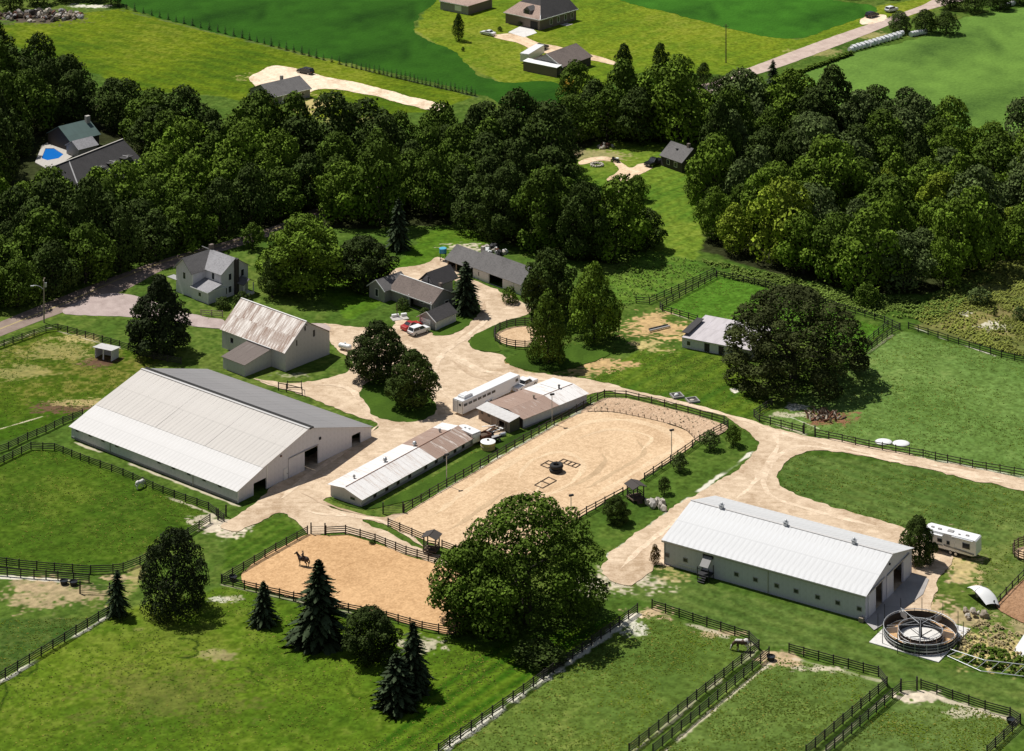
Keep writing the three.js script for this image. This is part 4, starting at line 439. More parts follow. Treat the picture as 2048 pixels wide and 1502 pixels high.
// ---- houses and sheds further off
function simpleHouse(name, label, cat, b, a, c, ridgeC, he, hr, wallM, roofA, roofB, { wins = [], ext = 0.4, group } = {}) {
  const F = frame(name, label, cat, b, a, c, ridgeC, group), { L, W: w } = F;
  F.part('wall', sideWall(L, he, 0, 0.2), wallM); F.part('wall', sideWall(L, he, w - 0.2, 0.2), wallM); for (const x of [0, L - 0.2]) F.part('end_wall', gableWall([[0.2, 0], [w - 0.2, 0], [w - 0.2, he], [w / 2, hr - 0.05], [0.2, he]], x, 0.2), wallM);
  slope(F, 0, he, w / 2, hr, { m: roofA, ext0: ext, th: 0.14 }); slope(F, w / 2, hr, w, he, { m: roofB ?? roofA, ext1: ext, th: 0.14 });
  for (const [face, u, y, a2, b2] of wins) window1(F, face, u * (face === 'side' ? L : w), y, a2, b2); return F;
}
{ const F = simpleHouse('grey_garage', 'grey garage with dark roof beside the pale gravel driveway', 'garage', [545, 212], [500, 196], [599, 187], true, 2.4, 4.6, W.greySiding, RF.shGrey, RF.shGrey, { wins: [['side', 0.2, 1.4, 0.8, 0.8], ['side', 0.45, 1.4, 0.8, 0.8]] }); F.part('trim', box(F.L + 0.6, 0.2, 0.06, F.L / 2, 2.28, -0.44), W.trim); F.part('door', box(0.9, 2, 0.06, F.L * 0.72, 1.02, -0.05), W.trim); F.part('chimney', box(0.7, 1.2, 0.7, F.L * 0.4, 4.9, F.W * 0.6), W.stone); }
{ const F = simpleHouse('pool_house', 'pool house with dull green roof and pale chimney', 'house', [141, 305], [96, 288], [200, 291], true, 2.8, 5.4, W.darkWall, RF.shGreen, RF.shGreen, {}); F.part('chimney', box(1.1, 2.6, 0.9, F.L * 0.08, 5.4, F.W * 0.42), W.concrete); }
{ const F = simpleHouse('dormer_house', 'big house with charcoal roof and three dormers by the pool', 'house', [160, 414], [60, 392], [274, 354], true, 3, 8.2, W.greySiding, RF.shDark, RF.shBrown, { wins: [['side', 0.3, 1.6, 1.2, 1.2]] }), { L, W: w } = F;  // sunlit left slope is browner: the light is put into its shingle colour
  F.part('ridge_cap', box(L + 0.6, 0.1, 0.35, L / 2, 8.42, w / 2), W.concrete);
  [0.16, 0.36, 0.56].forEach((k) => { const x = L * k, zf = w * 0.16, zb = w * 0.42, yb = 3.6, yt = 6.3; const d = F.part('dormer', join([prism([[x - 1.3, yb], [x + 1.3, yb], [x + 1.3, yt - 1], [x, yt], [x - 1.3, yt - 1]], 0.2).translate(0, 0, zf)]), W.greySiding); part('dormer_roof', join([beam([x - 0.75, yt - 0.45, zf - 0.3], [x - 0.75, yt - 0.45, zb], 1.9, 0.1).rotateZ(0), beam([x + 0.75, yt - 0.45, zf - 0.3], [x + 0.75, yt - 0.45, zb], 1.9, 0.1)]).translate(-L / 2, 0, -w / 2), RF.shDark, d); part('dormer_ridge', box(0.25, 0.1, zb - zf + 0.5, x, yt - 0.3, (zf + zb) / 2).translate(-L / 2, 0, -w / 2), W.tin, d); part('pane', box(1.1, 1.1, 0.05, x, yb + 0.9, zf - 0.03).translate(-L / 2, 0, -w / 2), W.glass, d); });
  F.part('hip_rib', beam([L * 0.8, 8.3, w * 0.5], [L * 1.0, 3.2, -0.3], 0.3, 0.12), W.tin); }
{ const F = simpleHouse('pool_cabin', 'little cabin with light grey roof behind the dormer house', 'cabin', [157, 318], [133, 309], [185, 305], true, 2.4, 3.8, W.greySiding, RF.shLight, RF.shLight, {}); }
{ // ---- the pool
  const t = thing('swimming_pool', 'bright blue swimming pool with pale paved surround among trees', 'pool', ...PX(105, 312)), [ox, oz] = PX(105, 312), up = (pts) => { const s = new THREE.Shape(pts.map(([x, y]) => { const q = PX(x, y); return new THREE.Vector2(q[0] - ox, -(q[1] - oz)); })); return s; };
  const deck = up([[70, 326], [84, 292], [96, 286], [112, 292], [131, 300], [152, 309], [108, 338], [96, 340]]); deck.holes.push(up([[83, 318], [91, 298], [108, 298], [127, 310], [117, 318], [95, 322]])); part('deck', new THREE.ExtrudeGeometry(deck, { depth: 0.2, bevelEnabled: false }).rotateX(-Math.PI / 2), W.concrete, t);
  part('water', new THREE.ShapeGeometry(up([[83, 318], [91, 298], [108, 298], [127, 310], [117, 318], [95, 322]])).rotateX(-Math.PI / 2).translate(0, 0.08, 0), mat('pool water', [0.01, 0.16, 0.55], 0.12), t);
}
{ // ---- the far brick house at the top edge
  const F = frame('far_brick_house', 'far brick house with brown hipped roof and dormer at top edge', 'house', [1080, 61], [1011, 46], [1136, 36]), { L, W: w } = F, he = 3.3;
  F.part('wall', sideWall(L, he, 0, 0.2, [[0.9, 3.8, 0, 2.4]]), W.brick); F.part('wall', box(0.2, he, w - 0.2, 0.1, he / 2, w / 2 + 0.1), W.brick); F.part('wall', box(0.2, he, w - 0.2, L - 0.1, he / 2, w / 2 + 0.1), W.brick); F.part('wall', sideWall(L, he, w - 0.2, 0.2), W.brick);
  const zr = 4.4, hr = 6, hip = (pts) => { const g = new THREE.BufferGeometry(), a = []; for (let i = 1; i < pts.length - 1; i++) a.push(...pts[0], ...pts[i], ...pts[i + 1]); g.setAttribute('position', new THREE.Float32BufferAttribute(a, 3)); g.setAttribute('uv', new THREE.Float32BufferAttribute(new Float32Array(a.length / 3 * 2).map((_, i) => a[Math.floor(i / 2) * 3 + (i % 2 ? 2 : 0)] / 8), 2)); g.computeVertexNormals(); return g; };
  const e = 0.5; F.part('roof', hip([[-e, he - 0.1, -e], [3.4, hr, zr], [L - 2, hr, zr], [L + e, he - 0.1, -e]]), RF.shTan); F.part('roof', hip([[L + e, he - 0.1, -e], [L - 2, hr, zr], [L - 2, hr, w], [L + e, he - 0.1, w]]), RF.shTan);
  const hm = 9.5, xm = L * 0.5; F.part('roof', hip([[-e, he - 0.1, -e], [-e, he - 0.1, w + e], [xm, hm, w - 1], [xm, hm, zr + 4]]), RF.shDark); F.part('roof', hip([[-e, he - 0.1, -e], [xm, hm, zr + 4], [3.4, hr, zr]]), RF.shDark); F.part('roof', hip([[L - 2, hr, zr], [3.4, hr, zr], [xm, hm, zr + 4], [xm, hm, w - 1], [L + e, he, w + e]]), RF.shDark); F.part('trim', join([box(L + 1, 0.22, 0.08, L / 2, he - 0.14, -e - 0.02), box(0.08, 0.22, w + 1, -e - 0.02, he - 0.14, w / 2), beam([-e, he, -e], [3.4, hr + 0.06, zr], 0.2, 0.1)]), W.trim);
  const x = L * 0.42; const d = F.part('dormer', prism([[x - 1.4, 3.7], [x + 1.4, 3.7], [x + 1.4, 5], [x, 6.1], [x - 1.4, 5]], 3).translate(0, 0, 0.7), RF.shGrey); part('pane', box(1.5, 1.1, 0.06, x, 4.5, 0.66).translate(-L / 2, 0, -w / 2), W.glass, d); for (const u of [0.3, 0.5, 0.7, 0.88]) window1(F, 'end', u * w, 1.7, 1, 1.6); F.part('patio', box(2.4, 0.1, 3, -1.6, 0.05, w * 0.62), W.concrete); F.part('garage_door', box(2.7, 2.3, 0.06, 2.35, 1.16, 0.12), W.dark);
}
{ const F = frame('flat_shed', 'dark shed with tan flat roof at the top edge', 'shed', [936, 30], [880.5, 19], [968, 12]), { L, W: w } = F; for (const z of [0, w - 0.2]) F.part('wall', sideWall(L, 2.6, z, 0.2), W.greySiding); for (const x of [0, L - 0.2]) F.part('wall', box(0.2, 2.6, w - 0.4, x + 0.1, 1.3, w / 2), W.brick); F.part('roof', box(L + 0.5, 0.15, w + 0.5, L / 2, 2.7, w / 2), RF.shTan); F.part('fascia', box(L + 0.56, 0.2, 0.06, L / 2, 2.62, -0.3), W.trim); F.part('door', box(2.6, 1.6, 0.08, L * 0.35, 1.5, -0.06), W.trim, F.g, 'white square hatch'); }
{ const F = frame('far_workshop', 'far brown roofed workshop with white lean-to roof by the trees', 'workshop', [1124, 151.5], [1063, 139], [1165, 127], true), { L, W: w } = F, he = 2.6, hr = 5.2; // x = L is the near end
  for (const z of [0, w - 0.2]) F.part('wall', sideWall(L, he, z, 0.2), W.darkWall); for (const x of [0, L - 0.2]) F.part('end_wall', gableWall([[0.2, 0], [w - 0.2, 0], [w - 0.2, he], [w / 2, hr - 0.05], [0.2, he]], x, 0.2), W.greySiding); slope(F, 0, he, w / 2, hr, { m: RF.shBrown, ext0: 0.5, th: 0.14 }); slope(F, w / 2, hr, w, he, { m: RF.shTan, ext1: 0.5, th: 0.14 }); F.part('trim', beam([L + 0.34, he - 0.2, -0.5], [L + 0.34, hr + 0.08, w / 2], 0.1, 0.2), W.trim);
  F.part('lean_to_roof', beam([L + 0.1, 3, w * 0.55], [L + 2.6, 2.7, w * 0.55], w + 1.2, 0.12), W.trim, F.g, 'white lean-to roof'); F.part('lean_to_wall', box(0.15, 2.6, w + 1, L + 2.4, 1.3, w * 0.55), W.brick); }
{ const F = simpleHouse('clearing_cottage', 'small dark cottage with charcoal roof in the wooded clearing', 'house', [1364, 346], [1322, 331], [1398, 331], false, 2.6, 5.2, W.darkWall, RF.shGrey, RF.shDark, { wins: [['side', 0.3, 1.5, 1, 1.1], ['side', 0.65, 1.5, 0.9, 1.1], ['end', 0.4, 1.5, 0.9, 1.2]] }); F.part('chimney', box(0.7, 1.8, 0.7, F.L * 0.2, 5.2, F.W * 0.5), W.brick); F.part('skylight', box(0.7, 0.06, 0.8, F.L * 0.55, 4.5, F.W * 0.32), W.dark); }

// ------------------------------------------------------------------ fences: every post a part, every rail of a side a part
const postGeos = {};
function fence(label, pts, { h = 1.35, rails = 3, gap = 2.45, m = W.wood, pw = 0.15, closed = false, group, name = 'rail_fence', cat = 'fence', top = 0.12 } = {}) {
  const w = onGround(pts), [ox, oz] = w[0], t = thing(name, label, cat, ox, oz, 0, group), r = rng(Math.round(pts[0][0] * 7 + pts[0][1])); if (closed) w.push(w[0]);
  const key = h + '/' + pw, pg = postGeos[key] ??= [0, 0.04, -0.03].map((d) => new THREE.BoxGeometry(pw, h + top + d, pw).translate(0, (h + top + d) / 2, 0));
  for (let s = 0; s < w.length - 1; s++) {
    const [ax, az] = w[s], [bx, bz] = w[s + 1], L = Math.hypot(bx - ax, bz - az), n = Math.max(1, Math.round(L / gap)), a = Math.atan2(-(bz - az), bx - ax);
    const node = []; for (let i = 0; i <= n; i++) node.push([ax + (bx - ax) * i / n - ox, az + (bz - az) * i / n - oz, (r() - 0.5) * 0.05]);
    for (let i = 0; i <= n; i++) { if (i === n && (s < w.length - 2 || closed)) continue; const p = part('post', pg[Math.floor(r() * 3)], m, t); p.position.set(node[i][0], 0, node[i][1]); p.rotation.set((r() - 0.5) * 0.05, a, (r() - 0.5) * 0.05); }
    for (let k = 0; k < rails; k++) { const y = h * (0.28 + 0.7 * k / Math.max(1, rails - 1)) - 0.05, g = [];
      for (let i = 0; i < n; i++) { const j = (r() - 0.5) * 0.05; g.push(beam([node[i][0], y + node[i][2] + j, node[i][1]], [node[i + 1][0], y + node[i + 1][2] - j, node[i + 1][1]], 0.05, 0.14)); }
      part('rail', join(g), m, t); }
  }
  return t;
}
const F4 = { rails: 4, h: 1.4 };
fence('dark rail fence running from the great foreground tree to the bottom edge', P(1275, 1226, 877, 1509), F4);
fence('dark rail fence on the left side of the first lane at bottom right', P(1518, 1300, 1258, 1509), F4);
fence('dark rail fence on the right side of the first lane at bottom right', P(1538, 1314, 1306, 1509), F4);
fence('dark rail fence on the left side of the second lane at bottom right', P(1774, 1374, 1612, 1512), F4);
fence('dark rail fence on the right side of the second lane at bottom right', P(1801, 1384, 1652, 1512), F4);
fence('dark rail fence at the bottom right corner beside the water tub', P(2041, 1449, 1974, 1512), F4);
fence('dark rail fence along the top of the paddock with the grazing piebald horse', P(1304, 1218, 1498, 1281, 1518, 1300), F4);
fence('dark rail fence along the top of the middle paddock below the horse walker', P(1578, 1306, 1757, 1353, 1774, 1374), F4);
fence('dark rail fence along the top of the paddock at the bottom right corner', P(1842, 1378, 1970, 1422, 2020, 1435, 2041, 1449), F4);
fence('dark rail fence along the left side of the large arena by the stables', P(808, 1025, 859, 994, 977, 926, 1047, 885, 1153, 825, 1209, 795), { rails: 3 });
fence('dark rail fence around the far end of the large arena along the drive', P(1209, 795, 1252, 796, 1329, 815, 1448, 848, 1456, 855), { rails: 3 });
fence('dark rail fence between the large arena and the lawn of small trees', P(1456, 855, 1399, 886, 1341, 927, 1289, 962), { rails: 3 });
fence('dark rail fence from the judge stand towards the great foreground tree', P(1246, 991, 1173, 1030, 1060, 1098), { rails: 3 });
fence('dark rail fence from the arena gate to the lower timber shelter', P(776, 1054, 848, 1084), { rails: 4, h: 1.4 });
fence('short dark rail fence between the lower timber shelter and the great tree', P(884, 1098, 912, 1108, 985, 1136), { rails: 4, h: 1.4 });
fence('dark rail fence along the lower drive on the small orange paddock', P(652, 1071, 691, 1069, 750, 1086, 812, 1111, 879, 1130, 938, 1152), { rails: 4, h: 1.45 });
fence('dark rail fence on the left side of the small orange paddock', P(615, 1069, 530, 1116, 443, 1167), { rails: 4, h: 1.35 });
fence('dark rail fence along the lower edge of the small orange paddock behind the spruces', P(443, 1167, 489, 1179, 559, 1196, 672, 1220, 773, 1241, 844, 1261, 911, 1273, 938, 1152), { rails: 4, h: 1.35 });
fence('dark rail fence between the left paddock and the tall oval tree', P(420, 1045, 376, 1073, 280, 1130, 246, 1143, 226, 1146, 181, 1148, 109, 1143, 38, 1136, -12, 1130), { rails: 4 });
fence('dark rail fence along the lower side of the left track', P(-12, 1150, 68, 1157, 116, 1160, 178, 1165), { rails: 4 });
fence('dark rail fence running down to the left edge below the small conifer', P(219, 1229, -14, 1372), F4);
fence('dark rail fence between the left paddock and the huge barn', P(448, 1043, 417, 1020, 326, 988, 246, 952, 178, 928, 109, 901, 62, 899, 43, 908, -10, 934), { rails: 4, h: 1.25 });
fence('dark rail fence from the back corner of the huge barn to the left edge', P(165, 833, 126, 848, 92, 865, 55, 880, 17, 899, -12, 909), { rails: 4, h: 1.25 });
fence('dark rail fence around the top corner of the paddock with the run-in shed', P(-10, 700, 44, 681, 92, 664, 116, 661, 154, 671, 239, 695, 308, 719, 362, 729), { rails: 4, h: 1.3 });
fence('dark rail fence along the drive on the right side paddock', P(1631, 873, 1738, 896, 1846, 915, 1945, 936, 2056, 955), { rails: 3 });
fence('short dark rail fence at the corner of the paddock below the great tree', P(1544, 811, 1508, 834, 1519, 844, 1606, 867), { rails: 3 });
fence('dark rail fence right of the great tree towards the weedy field', P(1734, 706, 1784, 668, 1800, 660), { rails: 3, h: 1.3 });
fence('second dark rail fence right of the great tree parallel to the first', P(1728, 694, 1776, 654), { rails: 3, h: 1.3 });
fence('dark rail fence between the right paddock and the weedy field', P(1817, 658, 1896, 683, 2003, 716, 2056, 727), { rails: 3, h: 1.3 });
fence('dark rail fence behind the great tree along the wood', P(1432, 553, 1465, 560, 1531, 575, 1672, 617, 1769, 646, 1800, 660), { rails: 3, h: 1.3 });
fence('dark rail fence on the upper left side of the bright small paddock', P(1272, 606, 1299, 608, 1428, 548), { rails: 3, h: 1.3 });
fence('dark rail fence round the left corner of the bright small paddock', P(1434, 556, 1320, 617, 1325, 623, 1395, 644), { rails: 3, h: 1.3 });
fence('dark panel fence of the round pen by the tall trees', Array.from({ length: 20 }, (_, i) => [1050 + 62 * Math.cos(i / 20 * 6.2832), 675 + 23 * Math.sin(i / 20 * 6.2832)]), { rails: 4, h: 1.6, closed: true, name: 'round_pen_fence' });
fence('dark panel fence of the small round pen cut by the right edge', Array.from({ length: 16 }, (_, i) => [2062 + 36 * Math.cos(i / 16 * 6.2832), 1108 + 17 * Math.sin(i / 16 * 6.2832)]), { rails: 4, h: 1.6, closed: true, name: 'round_pen_fence', m: W.woodBrown });
fence('thin dark fence between the reddish dirt pen and the lawn', P(1988, 1216, 2060, 1140), { rails: 2, h: 1.1 });
fence('pale timber rail by the drive of the white farmhouse', P(402, 631, 445, 634), { rails: 3, h: 1.2, m: W.woodPale, name: 'timber_rail' });
fence('dark loading rail behind the huge barn', P(557, 781, 573, 784, 604, 791, 603, 779, 575, 778), { rails: 2, h: 1.5, name: 'timber_rail' });
fence('row of low dark jump wings round the far curve of the arena', P(1176, 824, 1228, 825, 1289, 837, 1340, 849, 1374, 863, 1389, 878), { rails: 1, h: 0.55, gap: 1.3, pw: 0.1, name: 'low_rail', m: W.woodBrown });
function gate(label, a, b, m = W.wood, h = 1.35) { const [x, z] = PX(...a), [x2, z2] = PX(...b), L = Math.hypot(x2 - x, z2 - z), t = thing('field_gate', label, 'gate', x, z, Math.atan2(-(z2 - z), x2 - x));
  part('gate_frame', join([bar([0.1, 0.2, 0], [L - 0.1, 0.2, 0], 0.035), bar([0.1, h, 0], [L - 0.1, h, 0], 0.035), bar([0.1, 0.2, 0], [0.1, h, 0], 0.035), bar([L - 0.1, 0.2, 0], [L - 0.1, h, 0], 0.035)]), m, t); for (let k = 1; k < 4; k++) part('gate_bar', bar([0.1, 0.2 + k * (h - 0.2) / 4, 0], [L - 0.1, 0.2 + k * (h - 0.2) / 4, 0], 0.025), m, t);
  for (const q of [0, L]) part('post', box(0.2, h + 0.6, 0.2, q, (h + 0.6) / 2, 0), m, t); return t; }
gate('dark field gate at the top corner of the small orange paddock', [622, 1069], [650, 1070]); gate('dark pipe gate standing open at the arena entrance', [766, 1028], [806, 1026]); gate('dark field gate between the left track and the small conifer', [160, 1187], [219, 1190]); gate('tall dark gate at the top of the second lane', [1802, 1384], [1834, 1380]); gate('dark field gate at the barn corner of the left paddock', [436, 1040], [452, 1033]); gate('dark pipe gate in the fence along the right drive', [1608, 867], [1630, 873]);

// ------------------------------------------------------------------ posts, lamps and poles
{ const t = thing('street_lamp', 'tall grey utility pole with curved lamp arm beside the road', 'street lamp', ...PX(88, 645)); part('pole', cyl(0.16, 0.11, 9, 8), W.woodPale, t); part('lamp_arm', new THREE.TubeGeometry(new THREE.CatmullRomCurve3([V3(0, 6.6, 0), V3(-0.7, 7.2, 0), V3(-1.6, 7.5, 0), V3(-2.2, 7.45, 0)]), 12, 0.06, 6), W.galv, t); part('lamp_head', rbox(0.7, 0.16, 0.3, 0.06, -2.4, 7.4, 0), W.galv, t); part('transformer', cyl(0.24, 0.24, 0.85, 10, 0.3, 7.2), W.galv, t); part('crossarm', box(0.1, 0.12, 1.8, 0, 8.7, 0), W.woodPale, t); }
{ const t = thing('utility_pole', 'lone brown utility pole on the far yellowish lawn', 'pole', ...PX(1452, 126)); part('pole', cyl(0.17, 0.12, 11, 8), W.woodBrown, t); part('crossarm', box(1.6, 0.14, 0.12, 0, 10.4, 0), W.woodBrown, t); }
const arenaLamp = (label, px, py, h) => { const t = thing('arena_lamp', label, 'floodlight', ...PX(px, py), 0.4, 'floodlight poles round the large arena'); part('pole', cyl(0.09, 0.07, h, 8), W.galv, t); part('lamp_head', join([box(0.8, 0.25, 0.35, 0, h + 0.05, 0.1), box(0.1, 0.3, 0.1, 0, h - 0.1, 0)]), W.black, t); };
arenaLamp('arena floodlight pole beside the long stable', 893, 972, 5.4); arenaLamp('arena floodlight pole beside the short stable', 1104, 848, 5.4); arenaLamp('arena floodlight pole near the lawn of small trees', 1343, 917, 5); arenaLamp('arena floodlight pole behind the great foreground tree', 1142, 1046, 4.6);
// ------------------------------------------------------------------ judge stand and shelter
function shelter(label, px, py, w, d, h, turn) { const t = thing('timber_shelter', label, 'shelter', ...PX(px, py), turn); for (const [x, z] of [[-1, -1], [1, -1], [-1, 1], [1, 1]]) part('post', box(0.16, h, 0.16, x * w * 0.42, h / 2, z * d * 0.42), W.wood, t);
  part('roof', join([beam([0, h + 0.55, -d / 2 - 0.2], [0, h + 0.55, d / 2 + 0.2], 0.12, 0.1), ...[-1, 1].map((s) => { const g = new THREE.BoxGeometry(Math.hypot(w / 2 + 0.2, 0.5), 0.08, d + 0.5); g.rotateZ(-s * Math.atan2(0.5, w / 2 + 0.2)); return g.translate(s * (w / 4 + 0.1), h + 0.27, 0); })]), W.darkWall, t); part('floor', box(w, 0.15, d, 0, 0.55, 0), W.woodBrown, t); for (const [a, b, c, e] of [[0, -d * 0.42, w * 0.84, 0.08], [-w * 0.42, 0, 0.08, d * 0.84], [w * 0.42, 0, 0.08, d * 0.84]]) part('railing', join([box(c, 0.12, e, a, 1.0, b), box(c, 0.12, e, a, 1.35, b)]), W.wood, t); part('bench', box(w * 0.7, 0.1, 0.5, 0, 1, 0.3), W.woodBrown, t); part('steps', join([box(1, 0.2, 0.4, 0, 0.12, d / 2 + 0.3), box(1, 0.2, 0.4, 0, 0.34, d / 2 + 0.05)]), W.woodBrown, t); }
shelter('dark timber judge stand at the lawn side of the arena', 1271, 1000, 2.4, 2.4, 2.5, 0.5); shelter('dark timber shelter beside the lower drive near the great tree', 863, 1104, 2.4, 2, 2.6, -0.35);
// ------------------------------------------------------------------ arena obstacles
const SAND = 0.1;
{ const t = thing('tyre_stack', 'stack of large black tyres standing in the middle of the arena', 'tyres', ...PX(1112, 944)); for (let k = 0; k < 2; k++) part('tyre', new THREE.TorusGeometry(0.85, 0.36, 10, 24).rotateX(Math.PI / 2).translate(k * 0.1, SAND + 0.34 + k * 0.66, 0), W.rubber, t); part('post', bar([0, 0, 0], [0.1, 1.9, 0], 0.06), W.woodBrown, t); }
function poles(label, pts, cross) { const w = onGround(pts), [ox, oz] = w[0], t = thing('ground_pole_grid', label, 'ground poles', ox, oz, 0, 'pole grids lying on the arena sand'), q = w.map(([x, z]) => [x - ox, SAND + 0.06, z - oz]); for (let i = 0; i < 4; i++) part('pole', bar(q[i], q[(i + 1) % 4], 0.09, 6), W.woodBrown, t); for (const f of cross) { const l = (a, b) => a.map((v, i) => mix(v, b[i], f) + (i === 1 ? 0.02 : 0)); part('pole', bar(l(q[0], q[1]), l(q[3], q[2]), 0.09, 6), W.woodBrown, t); } }
poles('pole grid left of the tyres on the arena sand', P(1081, 932, 1097, 923, 1112, 928, 1096, 938), [0.5]); poles('long pole ladder right of the tyres on the arena sand', P(1118, 925, 1151, 937, 1161, 931, 1127, 920), [0.25, 0.5, 0.75]); poles('two square pole frame in front of the tyres', P(1069, 972, 1097, 956, 1113, 963, 1085, 978), [0.5]);
// ------------------------------------------------------------------ horse walker
{ const [cx, cz] = PX(1841, 1275), t = thing('horse_walker', 'round steel horse walker on a pale concrete slab', 'horse walker', cx, cz); const q = (px, py) => { const p = PX(px, py); return [p[0] - cx, p[1] - cz]; };
  const s = new THREE.Shape([q(1738, 1286), q(1877, 1326), q(1941, 1259), q(1803, 1222)].map(([x, z]) => new THREE.Vector2(x, -z))); part('slab', new THREE.ExtrudeGeometry(s, { depth: 0.15, bevelEnabled: false }).rotateX(-Math.PI / 2), M.slab, t);
  part('track', new THREE.RingGeometry(3.45, 5.35, 48).rotateX(-Math.PI / 2).translate(0, 0.156, 0), M.sand, t);
  const ringWall = (r, h, y) => new THREE.CylinderGeometry(r, r, h, 56, 1, true).translate(0, y, 0), band = (r, h, y) => join([ringWall(r, h, y), ringWall(r - 0.05, h, y), new THREE.RingGeometry(r - 0.05, r, 56).rotateX(-Math.PI / 2).translate(0, y + h / 2, 0)]);
  part('outer_wall', band(5.5, 1.2, 0.78), W.black, t); part('inner_wall', band(3.3, 0.95, 0.64), W.black, t); const ring = (r, y, k, m, n) => part(n, new THREE.TorusGeometry(r, k, 6, 56).rotateX(Math.PI / 2).translate(0, y, 0), m, t); ring(5.52, 1.05, 0.04, W.galv, 'rail'); ring(5.5, 1.62, 0.07, W.galv, 'rail'); ring(3.32, 0.7, 0.04, W.galv, 'rail'); ring(3.3, 1.35, 0.06, W.galv, 'rail'); part('outer_band', band(5.54, 0.2, 0.62), W.tin, t);
  for (let i = 0; i < 20; i++) { const a = i / 20 * 6.2832; part('post', cyl(0.05, 0.05, 1.62, 6, 5.5 * Math.cos(a), 0.15, 5.5 * Math.sin(a)), W.galv, t); if (i % 2) part('post', cyl(0.045, 0.045, 1.3, 6, 3.3 * Math.cos(a), 0.15, 3.3 * Math.sin(a)), W.galv, t); }
  for (let i = 0; i < 12; i++) { const a = i / 12 * 6.2832 + 0.2; part('mast', cyl(0.06, 0.05, 3, 6, 6.35 * Math.cos(a), 0, 6.35 * Math.sin(a)), W.black, t); }
  part('centre_column', join([cyl(0.28, 0.2, 1.9, 10, 0, 0.15), box(0.7, 0.35, 0.5, 0, 1.9, 0)]), W.black, t); for (let i = 0; i < 5; i++) { const a = i / 5 * 6.2832 + 0.5, c = Math.cos(a), d = Math.sin(a); part('arm', join([bar([0.2 * c, 2, 0.2 * d], [5.2 * c, 2.15, 5.2 * d], 0.045), bar([0, 2.7, 0], [3.2 * c, 2.1, 3.2 * d], 0.025)]), W.galv, t); part('push_panel', box(1.7, 0.9, 0.05, 0, 0, 0).rotateY(-a).translate(4.4 * c, 1.4, 4.4 * d), i % 2 ? W.tin : W.galv, t); part('strut', bar([0.3 * c, 0.2, 0.3 * d], [2.8 * c, 0.2, 2.8 * d], 0.04), W.black, t); } part('mast', cyl(0.08, 0.06, 2.6, 8, 0, 0.2), W.black, t); }
{ // ---- white hoop cover, tent edge, fallen truss
  const t = thing('hoop_cover', 'white curved hoop cover with dark underside on the grass', 'hoop cover', ...PX(1962, 1202), -1.14); t.scale.set(1.2, 0.95, 1.0); const sheetG = (r) => { const g = new THREE.CylinderGeometry(1, 1, 1, 20, 6, true, -0.75, 2.25), p = g.attributes.position; for (let i = 0; i < p.count; i++) { const a = Math.atan2(p.getX(i), p.getZ(i)), v = p.getY(i) + 0.5, k = Math.sin(Math.PI * (0.12 + 0.76 * v)); p.setXYZ(i, (v - 0.5) * 4.6 + Math.sin(a) * 0.8 * k, Math.max(0, (0.35 + Math.cos(a) * 0.75) * 2.1 * k * r), -Math.sin(a) * 1.7 * (0.55 + 0.45 * k) * r); } g.computeVertexNormals(); return g; };
  part('cover', sheetG(1), mat('white tarpaulin', [0.8, 0.8, 0.78], 0.5, { side: THREE.DoubleSide }), t); part('inner_shade', sheetG(0.985), mat('dark inside shade', [0.06, 0.06, 0.06], 0.9, { side: THREE.DoubleSide }), t); part('rib', sheetG(1.008).scale(0.04, 1, 1), W.tin, t);  // dark inner shell: shadow inside the cover is put in as colour
  const u = thing('white_tent', 'white ridge tent cut off by the right edge', 'tent', ...PX(2062, 1306), 0.4); part('canopy', prism([[-1.9, 0], [1.9, 0], [0.2, 2.3]], 3.5).translate(0, 0, -1.7), W.whitePaint, u); part('flap', box(0.9, 1.4, 0.04, 0.1, 0.7, 1.83), W.tin, u);
  const a = PX(1895, 1314), b = PX(2055, 1357), c = PX(1962, 1345), f = thing('steel_truss', 'long fallen grey steel truss in the weeds at right', 'truss', ...a), L = (p, y) => [p[0] - a[0], y, p[1] - a[1]]; const A = L(a, 0.15), B = L(c, 0.2), D = L(b, 0.25), A2 = L(PX(1900, 1306), 0.6), B2 = L(PX(1968, 1331), 0.8), D2 = L(PX(2060, 1343), 0.9); for (const [p, q] of [[A, B], [B, D], [A2, B2], [B2, D2]]) part('chord', bar(p, q, 0.07, 6), W.galv, f); for (let i = 0; i < 7; i++) { const k = i / 7, l = (p, q, t2) => p.map((v, n) => mix(v, q[n], t2)), lo = k < 0.5 ? l(A, B, k * 2) : l(B, D, k * 2 - 1), k2 = k + 0.1, hi = k2 < 0.5 ? l(A2, B2, k2 * 2) : l(B2, D2, k2 * 2 - 1); part('brace', bar(lo, hi, 0.04, 5), W.galv, f); } }

